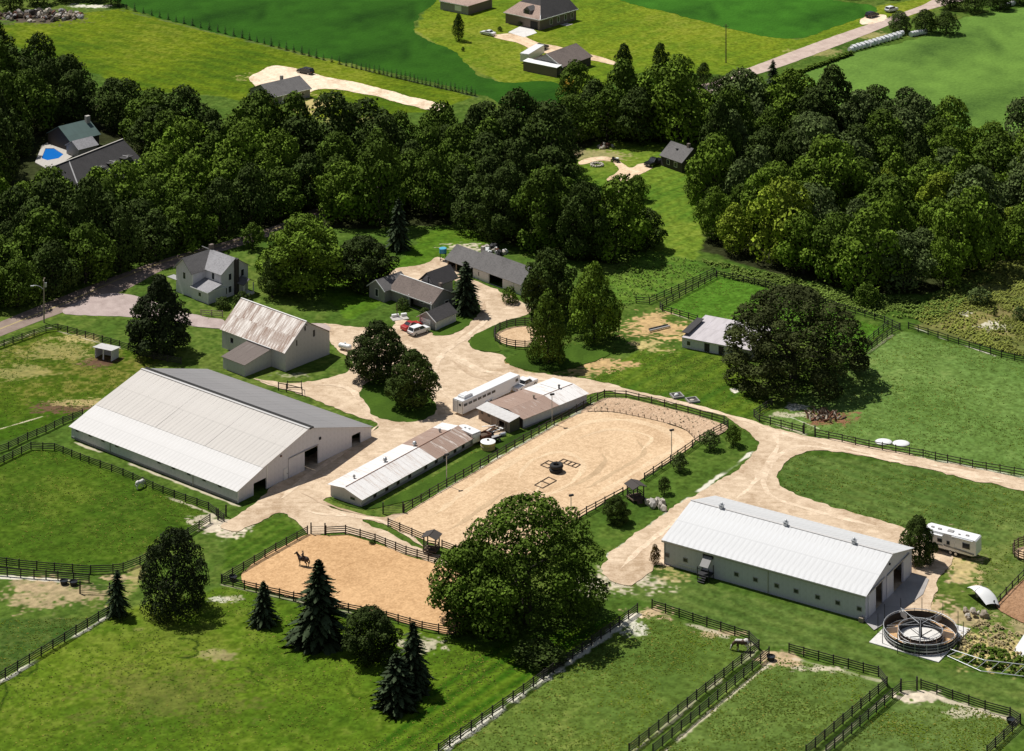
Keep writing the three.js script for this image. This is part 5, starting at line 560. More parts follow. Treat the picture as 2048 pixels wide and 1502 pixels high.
// ------------------------------------------------------------------ vehicles
const wheel = (t, x, y, z, r, w = 0.24) => { const o = part('wheel', new THREE.CylinderGeometry(r, r, w, 16).rotateX(Math.PI / 2).translate(x, y, z), W.rubber, t); part('rim', new THREE.CylinderGeometry(r * 0.6, r * 0.6, w + 0.03, 12).rotateX(Math.PI / 2).translate(x, y, z), W.chrome, o); return o; };
function car(name, label, cat, px, py, toward, paint, { L = 4.6, w = 1.8, kind = 'suv', group } = {}) {      // nose along +x
  const [x, z] = PX(px, py), [x2, z2] = PX(...toward), t = thing(name, label, cat, x, z, Math.atan2(-(z2 - z), x2 - x), group), h = L / 2, bev = { depth: w - 0.16, bevelEnabled: true, bevelThickness: 0.08, bevelSize: 0.07, bevelSegments: 2, curveSegments: 8 };
  const ex = (pts, wid, m, n) => { const s = new THREE.Shape(pts.map((p) => new THREE.Vector2(...p))); const g = new THREE.ExtrudeGeometry(s, { ...bev, depth: wid - 0.16 }).translate(0, 0, -(wid - 0.16) / 2); return part(n, g, m, t); };
  const low = kind === 'sedan' ? [[-h, 0.38], [-h, 0.85], [-h + 0.15, 0.96], [-h + 0.95, 1.0], [h - 1.35, 1.0], [h - 0.2, 0.82], [h, 0.65], [h, 0.35]] : kind === 'pickup' ? [[-h, 0.5], [-h, 1.05], [h - 1.45, 1.1], [h - 0.1, 1.02], [h, 0.8], [h, 0.45]] : [[-h, 0.4], [-h, 0.9], [-h + 0.1, 1.05], [h - 1.15, 1.06], [h - 0.2, 0.95], [h, 0.75], [h, 0.38]];
  const cab = kind === 'sedan' ? [[-h + 0.75, 0.98], [-h + 1.5, 1.38], [h - 2.2, 1.4], [h - 1.3, 0.98]] : kind === 'pickup' ? [[-h + 2.1, 1.06], [-h + 2.25, 1.72], [h - 2.35, 1.74], [h - 1.5, 1.06]] : [[-h + 0.08, 1.04], [-h + 0.4, 1.6], [h - 2.0, 1.64], [h - 1.1, 1.04]];
  ex(low, w, paint, 'body'); ex(cab, w - 0.16, W.glass, 'windows'); const top = cab.slice(1, 3), r = part('roof', rbox(top[1][0] - top[0][0] + 0.1, 0.07, w - 0.3, 0.03, (top[0][0] + top[1][0]) / 2, top[0][1] + 0.09, 0), paint, t); for (const s of [-1, 1]) for (const q of [[0, 1], [3, 2]]) part('pillar', beam([cab[q[0]][0], cab[q[0]][1], s * (w / 2 - 0.1)], [cab[q[1]][0], cab[q[1]][1] + 0.05, s * (w / 2 - 0.16)], 0.09, 0.09), paint, t); part('pillar', join([-1, 1].map((s) => beam([(cab[0][0] + cab[3][0]) / 2, 1, s * (w / 2 - 0.08)], [(cab[0][0] + cab[3][0]) / 2, top[0][1] + 0.05, s * (w / 2 - 0.13)], 0.1, 0.06))), paint, t);
  const wr = kind === 'pickup' ? 0.4 : 0.34; for (const a of [-h + 0.85, h - 0.9]) for (const s of [-1, 1]) wheel(t, a, wr, s * (w / 2 - 0.1), wr);
  for (const s of [-1, 1]) { part('headlight', rbox(0.1, 0.16, 0.4, 0.03, h + 0.03, 0.72, s * (w / 2 - 0.3)), W.chrome, t); part('tail_light', rbox(0.08, 0.22, 0.26, 0.03, -h - 0.05, 0.82, s * (w / 2 - 0.22)), W.tail, t); part('mirror', rbox(0.12, 0.14, 0.16, 0.04, cab[3][0] - 0.25, 1.1, s * (w / 2 + 0.08)), paint, t); }
  part('bumper', join([rbox(0.16, 0.2, w - 0.1, 0.05, h + 0.06, 0.48, 0), rbox(0.16, 0.2, w - 0.1, 0.05, -h - 0.06, 0.5, 0)]), kind === 'suv' ? W.black : paint, t); if (kind === 'pickup') part('bed', join([box(1.9, 0.04, w - 0.3, -h + 1.1, 1.1, 0)]), W.dark, t); return t;
}
car('white_hatchback', 'white hatchback parked on the gravel before the small garage', 'car', 838, 667, [850, 663], W.whitePaint); car('red_car', 'red car parked behind the white hatchback near the garage', 'car', 823, 657, [836, 652.5], W.redPaint, { kind: 'sedan', L: 4.4 }); car('white_sedan', 'white sedan parked at the end of the far brick house driveway', 'car', 976, 70, [966, 68], W.whitePaint, { kind: 'sedan', L: 4.7 });
car('black_car', 'black car parked on the pale driveway behind the grey garage', 'car', 611, 147, [596, 144], W.blackPaint, { L: 5 }); car('dark_pickup', 'dark pickup with white cover beside the clearing cottage', 'pickup', 1308, 330, [1296, 334], W.blackPaint, { kind: 'pickup', L: 5.3, w: 1.95 }); car('far_car', 'tiny dark car parked in the lay-by of the far road', 'car', 1744, 34, [1752, 32], W.blackPaint, { L: 4.5 }); car('far_car', 'tiny pale car furthest up the verge of the far road', 'car', 1783, 23, [1791, 21], W.whitePaint, { L: 4.5 });
car('white_pickup', 'white pickup hitched to the long white horse trailer', 'pickup', 1048, 776, [1066, 767], W.whitePaint, { kind: 'pickup', L: 6, w: 2.1 });
{ // ---- gooseneck horse trailer
  const a = PX(916, 831), b = PX(1031, 777), L = Math.hypot(b[0] - a[0], b[1] - a[1]), t = thing('horse_trailer', 'long white gooseneck horse trailer with row of dark windows', 'trailer', (a[0] + b[0]) / 2, (a[1] + b[1]) / 2, Math.atan2(-(b[1] - a[1]), b[0] - a[0])), w = 2.3, h = L / 2;
  const s = new THREE.Shape([[-h, 0.55], [-h, 2.85], [h - 0.3, 2.9], [h, 2.6], [h, 1.35], [h - 2.4, 1.35], [h - 2.9, 0.55]].map((p) => new THREE.Vector2(...p))); part('body', new THREE.ExtrudeGeometry(s, { depth: w - 0.12, bevelEnabled: true, bevelThickness: 0.06, bevelSize: 0.05, bevelSegments: 2 }).translate(0, 0, -(w - 0.12) / 2), W.whitePaint, t);
  for (let i = 0; i < 7; i++) { const x = -h + 0.8 + i * L * 0.08; for (const q of [-1, 1]) part('window', box(L * 0.058, 0.42, 0.06, x, 2.05, q * (w / 2 + 0.04)), W.glass, t); } for (const q of [-1, 1]) part('window', box(0.7, 0.5, 0.06, h - 1, 2.2, q * (w / 2 + 0.04)), W.glass, t);
  part('roof_pod', join([rbox(2.4, 0.45, w * 0.72, 0.08, -h + 2, 3.1, 0), box(1.9, 0.1, w * 0.6, -h + 2, 3.38, 0)]), W.whitePaint, t); part('rear_door', box(0.06, 2.1, w * 0.46, -h - 0.06, 1.65, -w * 0.25), W.trim, t); const d = part('rear_door', box(0.06, 2.1, w * 0.46, -h - 0.06, 1.65, w * 0.25), W.trim, t); part('pane', box(0.03, 0.4, 0.5, -h - 0.1, 2.1, w * 0.25), W.glass, d); part('rear_frame', join([box(0.08, 2.3, 0.08, -h - 0.08, 1.7, 0), box(0.08, 2.4, 0.1, -h - 0.06, 1.7, w / 2), box(0.08, 2.4, 0.1, -h - 0.06, 1.7, -w / 2)]), W.tin, t);
  for (const x of [-0.6, 0.35]) for (const q of [-1, 1]) wheel(t, x - 0.6, 0.4, q * (w / 2 - 0.1), 0.4); part('fender', join([-1, 1].map((q) => rbox(2.2, 0.1, 0.3, 0.04, -0.75, 0.92, q * (w / 2 + 0.05)))), W.whitePaint, t); part('hitch', join([bar([h - 0.7, 1.4, 0], [h - 0.7, 0.9, 0], 0.08), bar([h - 2.5, 0.55, 0.4], [h - 2.5, 0, 0.4], 0.05)]), W.black, t); }
{ // ---- travel trailer
  const a = PX(1852, 1090), b = PX(1957, 1117), L = Math.hypot(b[0] - a[0], b[1] - a[1]), t = thing('travel_trailer', 'long white travel trailer parked on grass behind a dark tree', 'camper', (a[0] + b[0]) / 2, (a[1] + b[1]) / 2, Math.atan2(-(b[1] - a[1]), b[0] - a[0])), w = 2.5, h = L / 2;
  const s = new THREE.Shape([[-h + 0.4, 0.75], [-h, 1.3], [-h, 3.0], [-h + 0.5, 3.25], [h - 0.15, 3.25], [h, 3.1], [h, 0.95], [h - 0.6, 0.7]].map((p) => new THREE.Vector2(...p))); part('body', new THREE.ExtrudeGeometry(s, { depth: w - 0.12, bevelEnabled: true, bevelThickness: 0.06, bevelSize: 0.05, bevelSegments: 2 }).translate(0, 0, -(w - 0.12) / 2), W.whitePaint, t);
  const zf = w / 2; part('slide_out', rbox(L * 0.3, 1.75, 0.5, 0.05, -L * 0.27, 2.05, zf + 0.2), W.whitePaint, t); for (const [x, y, a2, b2, zz] of [[-L * 0.34, 2.2, 0.6, 0.7, 0.45], [-L * 0.16, 2.2, 0.75, 0.55, 0.45], [L * 0.32, 2.1, 1.2, 0.8, 0], [-L * 0.02, 1.9, 0.5, 0.5, 0]]) { const o = part('window', box(a2 + 0.1, b2 + 0.1, 0.06, x, y, zf + zz + 0.02), W.tin, t); part('pane', box(a2, b2, 0.04, x, y, zf + zz + 0.06), W.glass, o); }
  part('door', box(0.75, 1.8, 0.05, L * 0.06, 1.85, zf + 0.02), W.trim, t); for (const [y0, y1] of [[1.45, 1.1], [1.3, 0.95]]) part('stripe', beam([-L * 0.1, y0, zf + 0.03], [L * 0.47, y1, zf + 0.03], 0.06, 0.1), W.greySiding, t); part('stripe', beam([-L * 0.45, 1.3, zf + 0.49], [-L * 0.1, 1.5, zf + 0.49], 0.06, 0.12), W.greySiding, t);
  for (const [x, z, k] of [[-L * 0.36, 0.2, 0.5], [-L * 0.22, 0.3, 0.6], [-L * 0.02, 0.1, 1.0], [L * 0.16, 0.5, 0.35], [L * 0.3, 0.2, 0.55]]) part('roof_hatch', rbox(k, 0.18, k * 0.7, 0.05, x, 3.36, z), k > 0.9 ? W.tin : W.greySiding, t); for (const x of [0.2, 1.1]) for (const q of [-1, 1]) wheel(t, x, 0.38, q * (w / 2 - 0.1), 0.38); part('awning', cyl(0.09, 0.09, L * 0.4, 8).rotateZ(-Math.PI / 2).translate(L * 0.05, 3.1, zf + 0.1), W.galv, t); part('hitch', bar([-h + 0.3, 0.8, 0], [-h - 1.1, 0.6, 0], 0.07), W.black, t); part('skirt', box(L - 1.4, 0.3, w - 0.3, 0, 0.66, 0), W.black, t); }
{ // ---- stock trailer between the stables
  const a = PX(951, 889), b = PX(922, 876), L = Math.hypot(b[0] - a[0], b[1] - a[1]) + 0.5, t = thing('stock_trailer', 'short white stock trailer with rounded nose between the two stables', 'trailer', (a[0] + b[0]) / 2, (a[1] + b[1]) / 2, Math.atan2(-(b[1] - a[1]), b[0] - a[0])), w = 2.1, h = L / 2;
  const s = new THREE.Shape(); s.moveTo(-h, -w / 2); s.lineTo(h - 0.9, -w / 2); s.quadraticCurveTo(h + 0.1, -w / 2 + 0.2, h + 0.1, 0); s.quadraticCurveTo(h + 0.1, w / 2 - 0.2, h - 0.9, w / 2); s.lineTo(-h, w / 2); const mk = (d, y) => new THREE.ExtrudeGeometry(s, { depth: d, bevelEnabled: false }).rotateX(-Math.PI / 2).translate(0, y, 0); part('body', mk(1.6, 0.5), W.tin, t); part('roof', mk(0.12, 2.105), W.whitePaint, t); part('opening', box(L * 0.7, 0.45, w + 0.04, -0.3, 1.65, 0), W.dark, t); part('rear_door', box(0.06, 1.5, w - 0.2, -h - 0.04, 1.25, 0), W.whitePaint, t); for (const q of [-1, 1]) wheel(t, -0.3, 0.36, q * (w / 2), 0.36); part('hitch', bar([h, 0.6, 0], [h + 1.2, 0.5, 0], 0.06), W.black, t); part('roof_vent', join([box(0.3, 0.12, 0.3, -0.2, 2.3, 0.1), box(0.3, 0.12, 0.3, 0.7, 2.3, -0.1)]), W.tin, t); }
{ // ---- box trailer at the far workshop
  const a = PX(1049, 128), b = PX(1080, 109), L = Math.hypot(b[0] - a[0], b[1] - a[1]), t = thing('box_trailer', 'white box trailer parked beside the far brown workshop', 'trailer', (a[0] + b[0]) / 2, (a[1] + b[1]) / 2, Math.atan2(-(b[1] - a[1]), b[0] - a[0])), w = 2.7; part('body', rbox(L, 2.4, w, 0.06, 0, 1.75, 0), W.whitePaint, t); part('rear_door', box(0.06, 2, w - 0.4, -L / 2 - 0.02, 1.7, 0), W.trim, t); part('trim', join([box(L, 0.1, 0.04, 0, 2.88, w / 2 + 0.01), box(L, 0.1, 0.04, 0, 0.62, w / 2 + 0.01)]), W.tin, t); for (const x of [-0.5, 0.5]) for (const q of [-1, 1]) wheel(t, x - 0.6, 0.4, q * (w / 2 - 0.15), 0.4); part('hitch', bar([L / 2, 0.6, 0], [L / 2 + 1, 0.5, 0], 0.07), W.black, t); }
car('dark_pickup', 'dark pickup parked on the driveway behind the far workshop', 'pickup', 1081, 100, [1094, 96], W.blackPaint, { kind: 'pickup', L: 5.2, w: 2 });
// ------------------------------------------------------------------ tanks, bins and clutter
{ const t = thing('round_tank', 'round yellow tank with white lid behind the long stable', 'tank', ...PX(976, 898)); part('body', cyl(1.25, 1.3, 1.35, 24), W.yellowTank, t); part('lid', new THREE.CylinderGeometry(0.5, 1.36, 0.22, 24).translate(0, 1.46, 0), W.trim, t); part('cap', cyl(0.22, 0.22, 0.16, 10, 0, 1.56), W.woodBrown, t); part('band', new THREE.TorusGeometry(1.3, 0.05, 6, 28).rotateX(Math.PI / 2).translate(0, 0.7, 0), W.woodPale, t); }
{ const t = thing('rusty_bin', 'rust brown steel bin between the two stables', 'skip', ...PX(968, 884), 0.65); part('side', join([box(2, 1.4, 0.08, 0, 0.85, 0.9), box(2, 1.4, 0.08, 0, 0.85, -0.9), box(0.08, 1.4, 1.72, 1, 0.85, 0), box(0.08, 1.4, 1.72, -1, 0.85, 0)]), W.rust, t); part('floor', box(1.9, 0.1, 1.7, 0, 0.25, 0), W.rust, t); part('skid', join([box(0.12, 0.2, 1.8, -0.7, 0.1, 0), box(0.12, 0.2, 1.8, 0.7, 0.1, 0)]), W.black, t); part('contents', new THREE.SphereGeometry(0.8, 10, 6).scale(1, 0.4, 0.9).translate(0, 1.2, 0), W.woodBrown, t); }
{ const t = thing('flat_cart', 'dark flat cart parked beside the round yellow tank', 'cart', ...PX(986, 884), 0.65); part('deck', box(3, 0.12, 1.4, 0, 0.7, 0), W.tin, t); part('side_board', join([box(3, 0.35, 0.06, 0, 0.92, 0.7), box(0.06, 0.35, 1.4, -1.5, 0.92, 0)]), W.black, t); for (const x of [-0.9, 0.9]) for (const q of [-1, 1]) wheel(t, x, 0.32, q * 0.72, 0.32, 0.18); part('drawbar', bar([1.5, 0.6, 0], [2.6, 0.4, 0], 0.05), W.black, t); }
{ const t = thing('tyre_stack', 'small heap of old tyres beside the rusty bin', 'tyres', ...PX(980, 874)); for (let k = 0; k < 3; k++) part('tyre', new THREE.TorusGeometry(0.4, 0.16, 8, 16).rotateX(Math.PI / 2).translate([0, 0.2, 0.1][k], 0.16 + k * 0.3, [0, 0.1, -0.1][k]), W.rubber, t); }
{ const t = thing('barrel', 'pale grey barrel lying in the clutter before the lean-to shed', 'barrel', ...PX(1006, 872), 0.5); part('drum', cyl(0.32, 0.32, 0.95, 14).rotateZ(Math.PI / 2).translate(0.4, 0.33, 0), mat('grey blue plastic', [0.4, 0.42, 0.46], 0.5), t); part('rim', join([-0.1, 0.4].map((x) => new THREE.TorusGeometry(0.33, 0.03, 6, 14).rotateY(Math.PI / 2).translate(x + 0.1, 0.33, 0))), W.tin, t); }
{ const t = thing('timber_pile', 'untidy pile of timber planks before the lean-to shed', 'timber pile', ...PX(986, 862)), r = rng(9); for (let i = 0; i < 12; i++) { const a = r() * 1.2 + 0.2, l = 1.4 + r() * 1.8, p = part('plank', box(l, 0.07, 0.2, (r() - 0.5) * 2.2, 0.06 + i * 0.07, (r() - 0.5) * 1.6, a), [W.woodPale, W.woodBrown, W.trim, W.rust][Math.floor(r() * 4)], t); } }
{ const t = thing('propane_tank', 'white propane tank lying beside the old barn', 'gas tank', ...PX(690, 701), -0.5); part('body', new THREE.CapsuleGeometry(0.55, 1.9, 6, 14).rotateZ(Math.PI / 2).translate(0, 0.85, 0), W.whitePaint, t); part('dome', cyl(0.2, 0.18, 0.25, 10, 0, 1.36), W.trim, t); for (const x of [-0.7, 0.7]) part('foot', box(0.15, 0.4, 0.8, x, 0.2, 0), W.concrete, t); }
{ const t = thing('blue_tank', 'blue plastic tank on a dark stand beside the machine shed', 'tank', ...PX(886, 521)); part('tank', cyl(0.8, 0.8, 0.9, 18, 0, 1.7), W.blue, t); part('lid', cyl(0.84, 0.75, 0.12, 18, 0, 2.6), mat('light blue plastic', [0.1, 0.42, 0.6], 0.4), t); for (const [x, z] of [[-0.6, -0.5], [0.6, -0.5], [-0.6, 0.5], [0.6, 0.5]]) part('leg', box(0.12, 1.7, 0.12, x, 0.85, z), W.black, t); part('brace', join([bar([-0.6, 0.2, 0.5], [0.6, 1.5, 0.5], 0.04), box(1.5, 0.1, 1.3, 0, 1.66, 0)]), W.black, t); }
{ const t = thing('well_pad', 'pale concrete pad with chairs and post on the ranch house lawn', 'patio', ...PX(799, 637), 0.35); part('slab', box(3.4, 0.14, 2.2, 0, 0.07, 0), W.concrete, t); part('bench', rbox(1.5, 0.5, 0.6, 0.1, -0.6, 0.4, -0.9), W.trim, t); part('bench', rbox(1.2, 0.5, 0.6, 0.1, 1.2, 0.4, -0.8), W.trim, t); part('post', cyl(0.12, 0.08, 2.6, 8, -0.3, 0, -0.7), W.woodBrown, t); }
const planter = (label, px, py, heap) => { const t = thing('raised_bed', label, 'planter', ...PX(px, py), 0.3, 'raised beds on the lawn above the arena'); part('frame', join([box(2.2, 0.35, 0.2, 0, 0.175, 1.0), box(2.2, 0.35, 0.2, 0, 0.175, -1.0), box(0.2, 0.35, 1.8, 1.0, 0.175, 0), box(0.2, 0.35, 1.8, -1.0, 0.175, 0)]), W.greySiding, t); part('soil', box(1.8, 0.2, 1.8, 0, 0.1, 0), W.darkWall, t); part('mound', new THREE.SphereGeometry(0.5, 8, 6).scale(1, heap ? 0.9 : 0.25, 0.8).translate(-0.1, 0.2, 0), heap ? W.trim : W.stone, t); };
planter('grey framed bed holding a white heap on the arena lawn', 1354, 793, true); planter('grey framed bed, empty one further right on the arena lawn', 1385, 802, false);
for (const [px, py, l] of [[1767, 884, 'left one of two white oval covers on the right paddock'], [1802, 887, 'right one of two white oval covers on the right paddock']]) { const t = thing('oval_cover', l, 'cover', ...PX(px, py), 0.1, 'white oval covers on the right paddock'); part('cover', new THREE.SphereGeometry(1, 20, 8, 0, 6.2832, 0, Math.PI / 2).scale(1.5, 0.35, 1.3), W.trim, t); part('rim', new THREE.TorusGeometry(1, 0.06, 6, 28).rotateX(Math.PI / 2).scale(1.5, 1, 1.3).translate(0, 0.05, 0), W.tin, t); }
{ const t = thing('beam_pair', 'two long grey beams lying on the orange straw patch', 'beams', ...PX(1318, 659), 0.55); part('beam', box(5, 0.3, 0.3, 0, 0.3, 0.25), W.tin, t); part('beam', box(4.6, 0.3, 0.3, 0.2, 0.3, -0.5), W.black, t); }
const tub = (label, px, py, tyre) => { const t = thing('water_tub', label, 'water tub', ...PX(px, py)); part('wall', new THREE.LatheGeometry([[0.5, 0], [0.62, 0.6], [0.66, 0.62], [0.58, 0.6], [0.48, 0.1], [0, 0.1]].map((p) => new THREE.Vector2(...p)), 20), W.rubber, t); part('water', new THREE.CircleGeometry(0.56, 18).rotateX(-Math.PI / 2).translate(0, 0.45, 0), W.glass, t); };
tub('black water tub at the head of the first lane', 1542, 1320); tub('black water tub at the bottom right fence corner', 2022, 1446); tub('left one of two black tubs on the pale left track', 128, 1168); tub('right one of two black tubs on the pale left track', 147, 1170); tub('black tub inside the left corner of the small orange paddock', 466, 1160);
// white wrapped bales in a double row
{ const g = new THREE.CylinderGeometry(0.75, 0.75, 1.3, 12).rotateZ(Math.PI / 2), first = thing('wrapped_bale', 'white wrapped round bale in the row by the far road', 'bale', 0, 0, 0, 'white wrapped bales beside the far hay field'); part('wrap', g.translate(0, 0.75, 0), W.whitePaint, first); part('band', new THREE.TorusGeometry(0.755, 0.02, 4, 14).rotateY(Math.PI / 2).translate(0, 0.75, 0), W.tin, first); let n = 0; const put = (px, py) => { const o = n++ ? first.clone() : first; if (n > 1) { o.name = numbered('wrapped_bale'); scene.add(o); } o.position.set(PX(px, py)[0], 0, PX(px, py)[1]); o.rotation.y = 0.9 + 0.2 * Math.sin(n * 5); };
  for (let i = 0; i < 13; i++) for (const d of [0, 4.5]) put(1702 + i * 8 + d, 104 - i * 2.35 - d); for (let i = 0; i < 6; i++) put(1824 + i * 5.2, 73 - i * 1.0); for (let i = 0; i < 5; i++) put(2006 + i * 5, 16 - i * 1.3); }
// rubble heaps, boulders, log pile
function heap(name, label, cat, px, py, rx, rz, hgt, n, size, mats, seed, pn) { const t = thing(name, label, cat, ...PX(px, py)), r = rng(seed), geos = Array.from({ length: 4 }, () => { const g = new THREE.DodecahedronGeometry(1, 0), p = g.attributes.position; for (let i = 0; i < p.count; i++) { const k = 0.75 + 0.5 * hs(Math.round(p.getX(i) * 9) + seed, Math.round(p.getY(i) * 9 + p.getZ(i) * 31)); p.setXYZ(i, p.getX(i) * k, p.getY(i) * k * 0.7, p.getZ(i) * k); } g.computeVertexNormals(); return g; });
  for (let i = 0; i < n; i++) { const a = r() * 6.2832, d = Math.sqrt(r()), s = size * (0.5 + r()), o = part(pn, geos[Math.floor(r() * 4)], mats[Math.floor(r() * mats.length)], t); o.position.set(Math.cos(a) * d * rx, hgt * (1 - d) * r() + s * 0.3, Math.sin(a) * d * rz); o.rotation.set(r() * 6, r() * 6, r() * 6); o.scale.setScalar(s); if (pn === 'log') o.scale.set(s * 2.2, s * 0.5, s * 0.5); } return t; }
heap('rubble_heap', 'long heap of pale and rusty rubble at the top left corner', 'rubble', 82, 34, 13, 6, 2.2, 150, 0.7, [W.stone, W.woodPale, W.rust, W.woodBrown, W.greySiding, W.darkWall], 31, 'rubble_piece'); heap('rock_pile', 'pile of pale boulders beside the judge stand', 'rocks', 1312, 1014, 1.9, 1.6, 1, 16, 0.6, [W.stone, W.concrete], 32, 'boulder'); heap('log_pile', 'flat heap of rusty brown logs on the right paddock', 'log pile', 1652, 834, 3.6, 2.6, 0.5, 60, 0.35, [W.rust, W.woodBrown, W.woodPale], 33, 'log'); heap('stone_heap', 'low heap of pale stones on the tall grass behind the horse walker', 'rocks', 1945, 1232, 2, 1.6, 0.6, 12, 0.5, [W.stone, W.woodPale], 34, 'stone'); heap('rubble_heap', 'small heap of pale rubble at the top of the wooded clearing', 'rubble', 1212, 294, 2.2, 2, 0.7, 22, 0.45, [W.stone, W.woodBrown, W.rust], 35, 'rubble_piece'); heap('rubble_heap', 'small mixed heap behind the roof of the machine shed', 'rubble', 985, 505, 3, 3, 1.4, 26, 0.6, [W.trim, W.rust, W.stone, W.black], 36, 'rubble_piece');
{ const t = thing('fire_ring', 'pale stone fire ring beside the clearing driveway', 'fire ring', ...PX(1194, 331)); for (let i = 0; i < 14; i++) { const a = i / 14 * 6.2832, s = part('stone', new THREE.DodecahedronGeometry(0.38, 0), W.stone, t); s.position.set(Math.cos(a) * 1.4, 0.2, Math.sin(a) * 1.4); s.rotation.set(i, i * 2, 0); } }
{ const t = thing('garden_tractor', 'small dark garden tractor on the clearing driveway', 'tractor', ...PX(1230, 324), -0.6); part('body', rbox(1.3, 0.5, 0.8, 0.1, 0.4, 0.7, 0), W.black, t); part('seat', rbox(0.5, 0.5, 0.5, 0.08, -0.5, 0.95, 0), W.black, t); part('hood', rbox(0.8, 0.35, 0.6, 0.1, 0.7, 1.0, 0), W.trim, t); for (const [x, r] of [[-0.5, 0.42], [0.75, 0.28]]) for (const q of [-1, 1]) wheel(t, x, r, q * 0.5, r, 0.22); }

// ------------------------------------------------------------------ horses and the rider: one continuous skin each, grown round a skeleton
function flesh(bones, cell = 0.035, k = 0.05) {      // bones: [from, to, radius, radius]
  const lo = [1e9, 1e9, 1e9], hi = [-1e9, -1e9, -1e9]; for (const [a, b, r0, r1] of bones) for (let c = 0; c < 3; c++) { lo[c] = Math.min(lo[c], a[c] - r0 - 0.08, b[c] - r1 - 0.08); hi[c] = Math.max(hi[c], a[c] + r0 + 0.08, b[c] + r1 + 0.08); }
  const size = Math.max(hi[0] - lo[0], hi[1] - lo[1], hi[2] - lo[2]), n = Math.min(110, Math.ceil(size / cell) + 4), mc = new MarchingCubes(n, new THREE.MeshBasicMaterial(), false, false, 120000), half = size / 2 * n / (n - 4), cen = lo.map((v, c) => (v + hi[c]) / 2); mc.isolation = 0;
  for (let z = 0; z < n; z++) for (let y = 0; y < n; y++) for (let x = 0; x < n; x++) { const p = [x, y, z].map((v, c) => cen[c] + (v - n / 2) / (n / 2) * half); let s = 0;
    for (const [a, b, r0, r1] of bones) { const d = [b[0] - a[0], b[1] - a[1], b[2] - a[2]], q = [p[0] - a[0], p[1] - a[1], p[2] - a[2]], t = cl((q[0] * d[0] + q[1] * d[1] + q[2] * d[2]) / (d[0] * d[0] + d[1] * d[1] + d[2] * d[2] + 1e-9)), e = Math.hypot(q[0] - d[0] * t, q[1] - d[1] * t, q[2] - d[2] * t) - mix(r0, r1, t); s += Math.exp(-e / k * 2); }
    mc.field[x + y * n + z * n * n] = Math.log(s + 1e-30) * k / 2; }
  mc.update(); const g = new THREE.BufferGeometry(), c = mc.count, P3 = mc.positionArray.slice(0, c * 3), N3 = mc.normalArray.slice(0, c * 3); for (let i = 0; i < c * 3; i++) P3[i] = P3[i] * half + cen[i % 3]; g.setAttribute('position', new THREE.BufferAttribute(P3, 3)); g.setAttribute('normal', new THREE.BufferAttribute(N3, 3)); return g; }
function horse(name, label, px, py, turn, coat, maneM, graze, patch) {      // nose along +x
  const t = thing(name, label, 'horse', ...PX(px, py), turn), b = []; const seg = (a, c, r, r2) => b.push([a, c, r, r2]);
  seg([-0.62, 1.12, 0], [-0.05, 1.02, 0], 0.29, 0.3); seg([-0.05, 1.02, 0], [0.5, 1.06, 0], 0.3, 0.28); seg([-0.7, 1.1, 0], [-0.5, 1.18, 0], 0.25, 0.27);
  const N = graze ? [[0.62, 1.15, 0], [1.0, 0.85, 0], [1.22, 0.5, 0], [1.38, 0.1, 0]] : [[0.58, 1.2, 0], [0.85, 1.5, 0], [1.02, 1.76, 0], [1.38, 1.5, 0]]; seg(N[0], N[1], 0.21, 0.15); seg(N[1], N[2], 0.15, 0.12); seg(N[2], N[3], 0.12, 0.065);
  for (const s of [-1, 1]) { const st = s * 0.08; seg([0.5, 0.95, s * 0.15], [0.5 + st, 0.52, s * 0.15], 0.13, 0.065); seg([0.5 + st, 0.52, s * 0.15], [0.49 + st, 0.1, s * 0.15], 0.055, 0.045); seg([0.49 + st, 0.1, s * 0.15], [0.55 + st, 0.04, s * 0.15], 0.055, 0.06); seg([-0.62, 1.0, s * 0.15], [-0.5 - st, 0.74, s * 0.16], 0.2, 0.11); seg([-0.5 - st, 0.74, s * 0.16], [-0.74 - st, 0.52, s * 0.16], 0.1, 0.065); seg([-0.74 - st, 0.52, s * 0.16], [-0.7 - st, 0.1, s * 0.16], 0.055, 0.045); seg([-0.7 - st, 0.1, s * 0.16], [-0.64 - st, 0.04, s * 0.16], 0.055, 0.06); seg([N[2][0] - 0.03, N[2][1] + 0.08, s * 0.06], [N[2][0] - 0.05, N[2][1] + 0.2, s * 0.08], 0.035, 0.012); }
  const g = flesh(b, 0.03, 0.05); if (patch) { const p = g.attributes.position, c = new Float32Array(p.count * 3); for (let i = 0; i < p.count; i++) { const v = vn(p.getX(i) * 2.6 + 4.3, p.getY(i) * 2.2 + p.getZ(i)) > 0.5 ? [0.62, 0.58, 0.52] : [0.09, 0.05, 0.03]; c.set(v, i * 3); } g.setAttribute('color', new THREE.BufferAttribute(c, 3)); } part('body', g, coat, t);
  part('tail', join([bar([-0.9, 1.15, 0], [-1.06, 0.85, 0], 0.06, 6, 0.09), bar([-1.06, 0.85, 0], [-1.02, 0.4, 0], 0.09, 6, 0.02)]), maneM, t); part('mane', join([beam([N[0][0] - 0.08, N[0][1] + 0.16, 0], [N[1][0] - 0.08, N[1][1] + 0.12, 0], 0.08, 0.14), beam([N[1][0] - 0.08, N[1][1] + 0.12, 0], [N[2][0] - 0.08, N[2][1] + 0.1, 0], 0.07, 0.12)]), maneM, t); return t; }
const coat = (n, c) => mat(n, c, 0.7), blackHair = coat('black hair', [0.02, 0.017, 0.015]);
horse('white_horse', 'white horse grazing by the fence in the left paddock', 280, 976, 0.9, coat('white coat', [0.72, 0.69, 0.64]), coat('white mane', [0.6, 0.57, 0.5]), true);
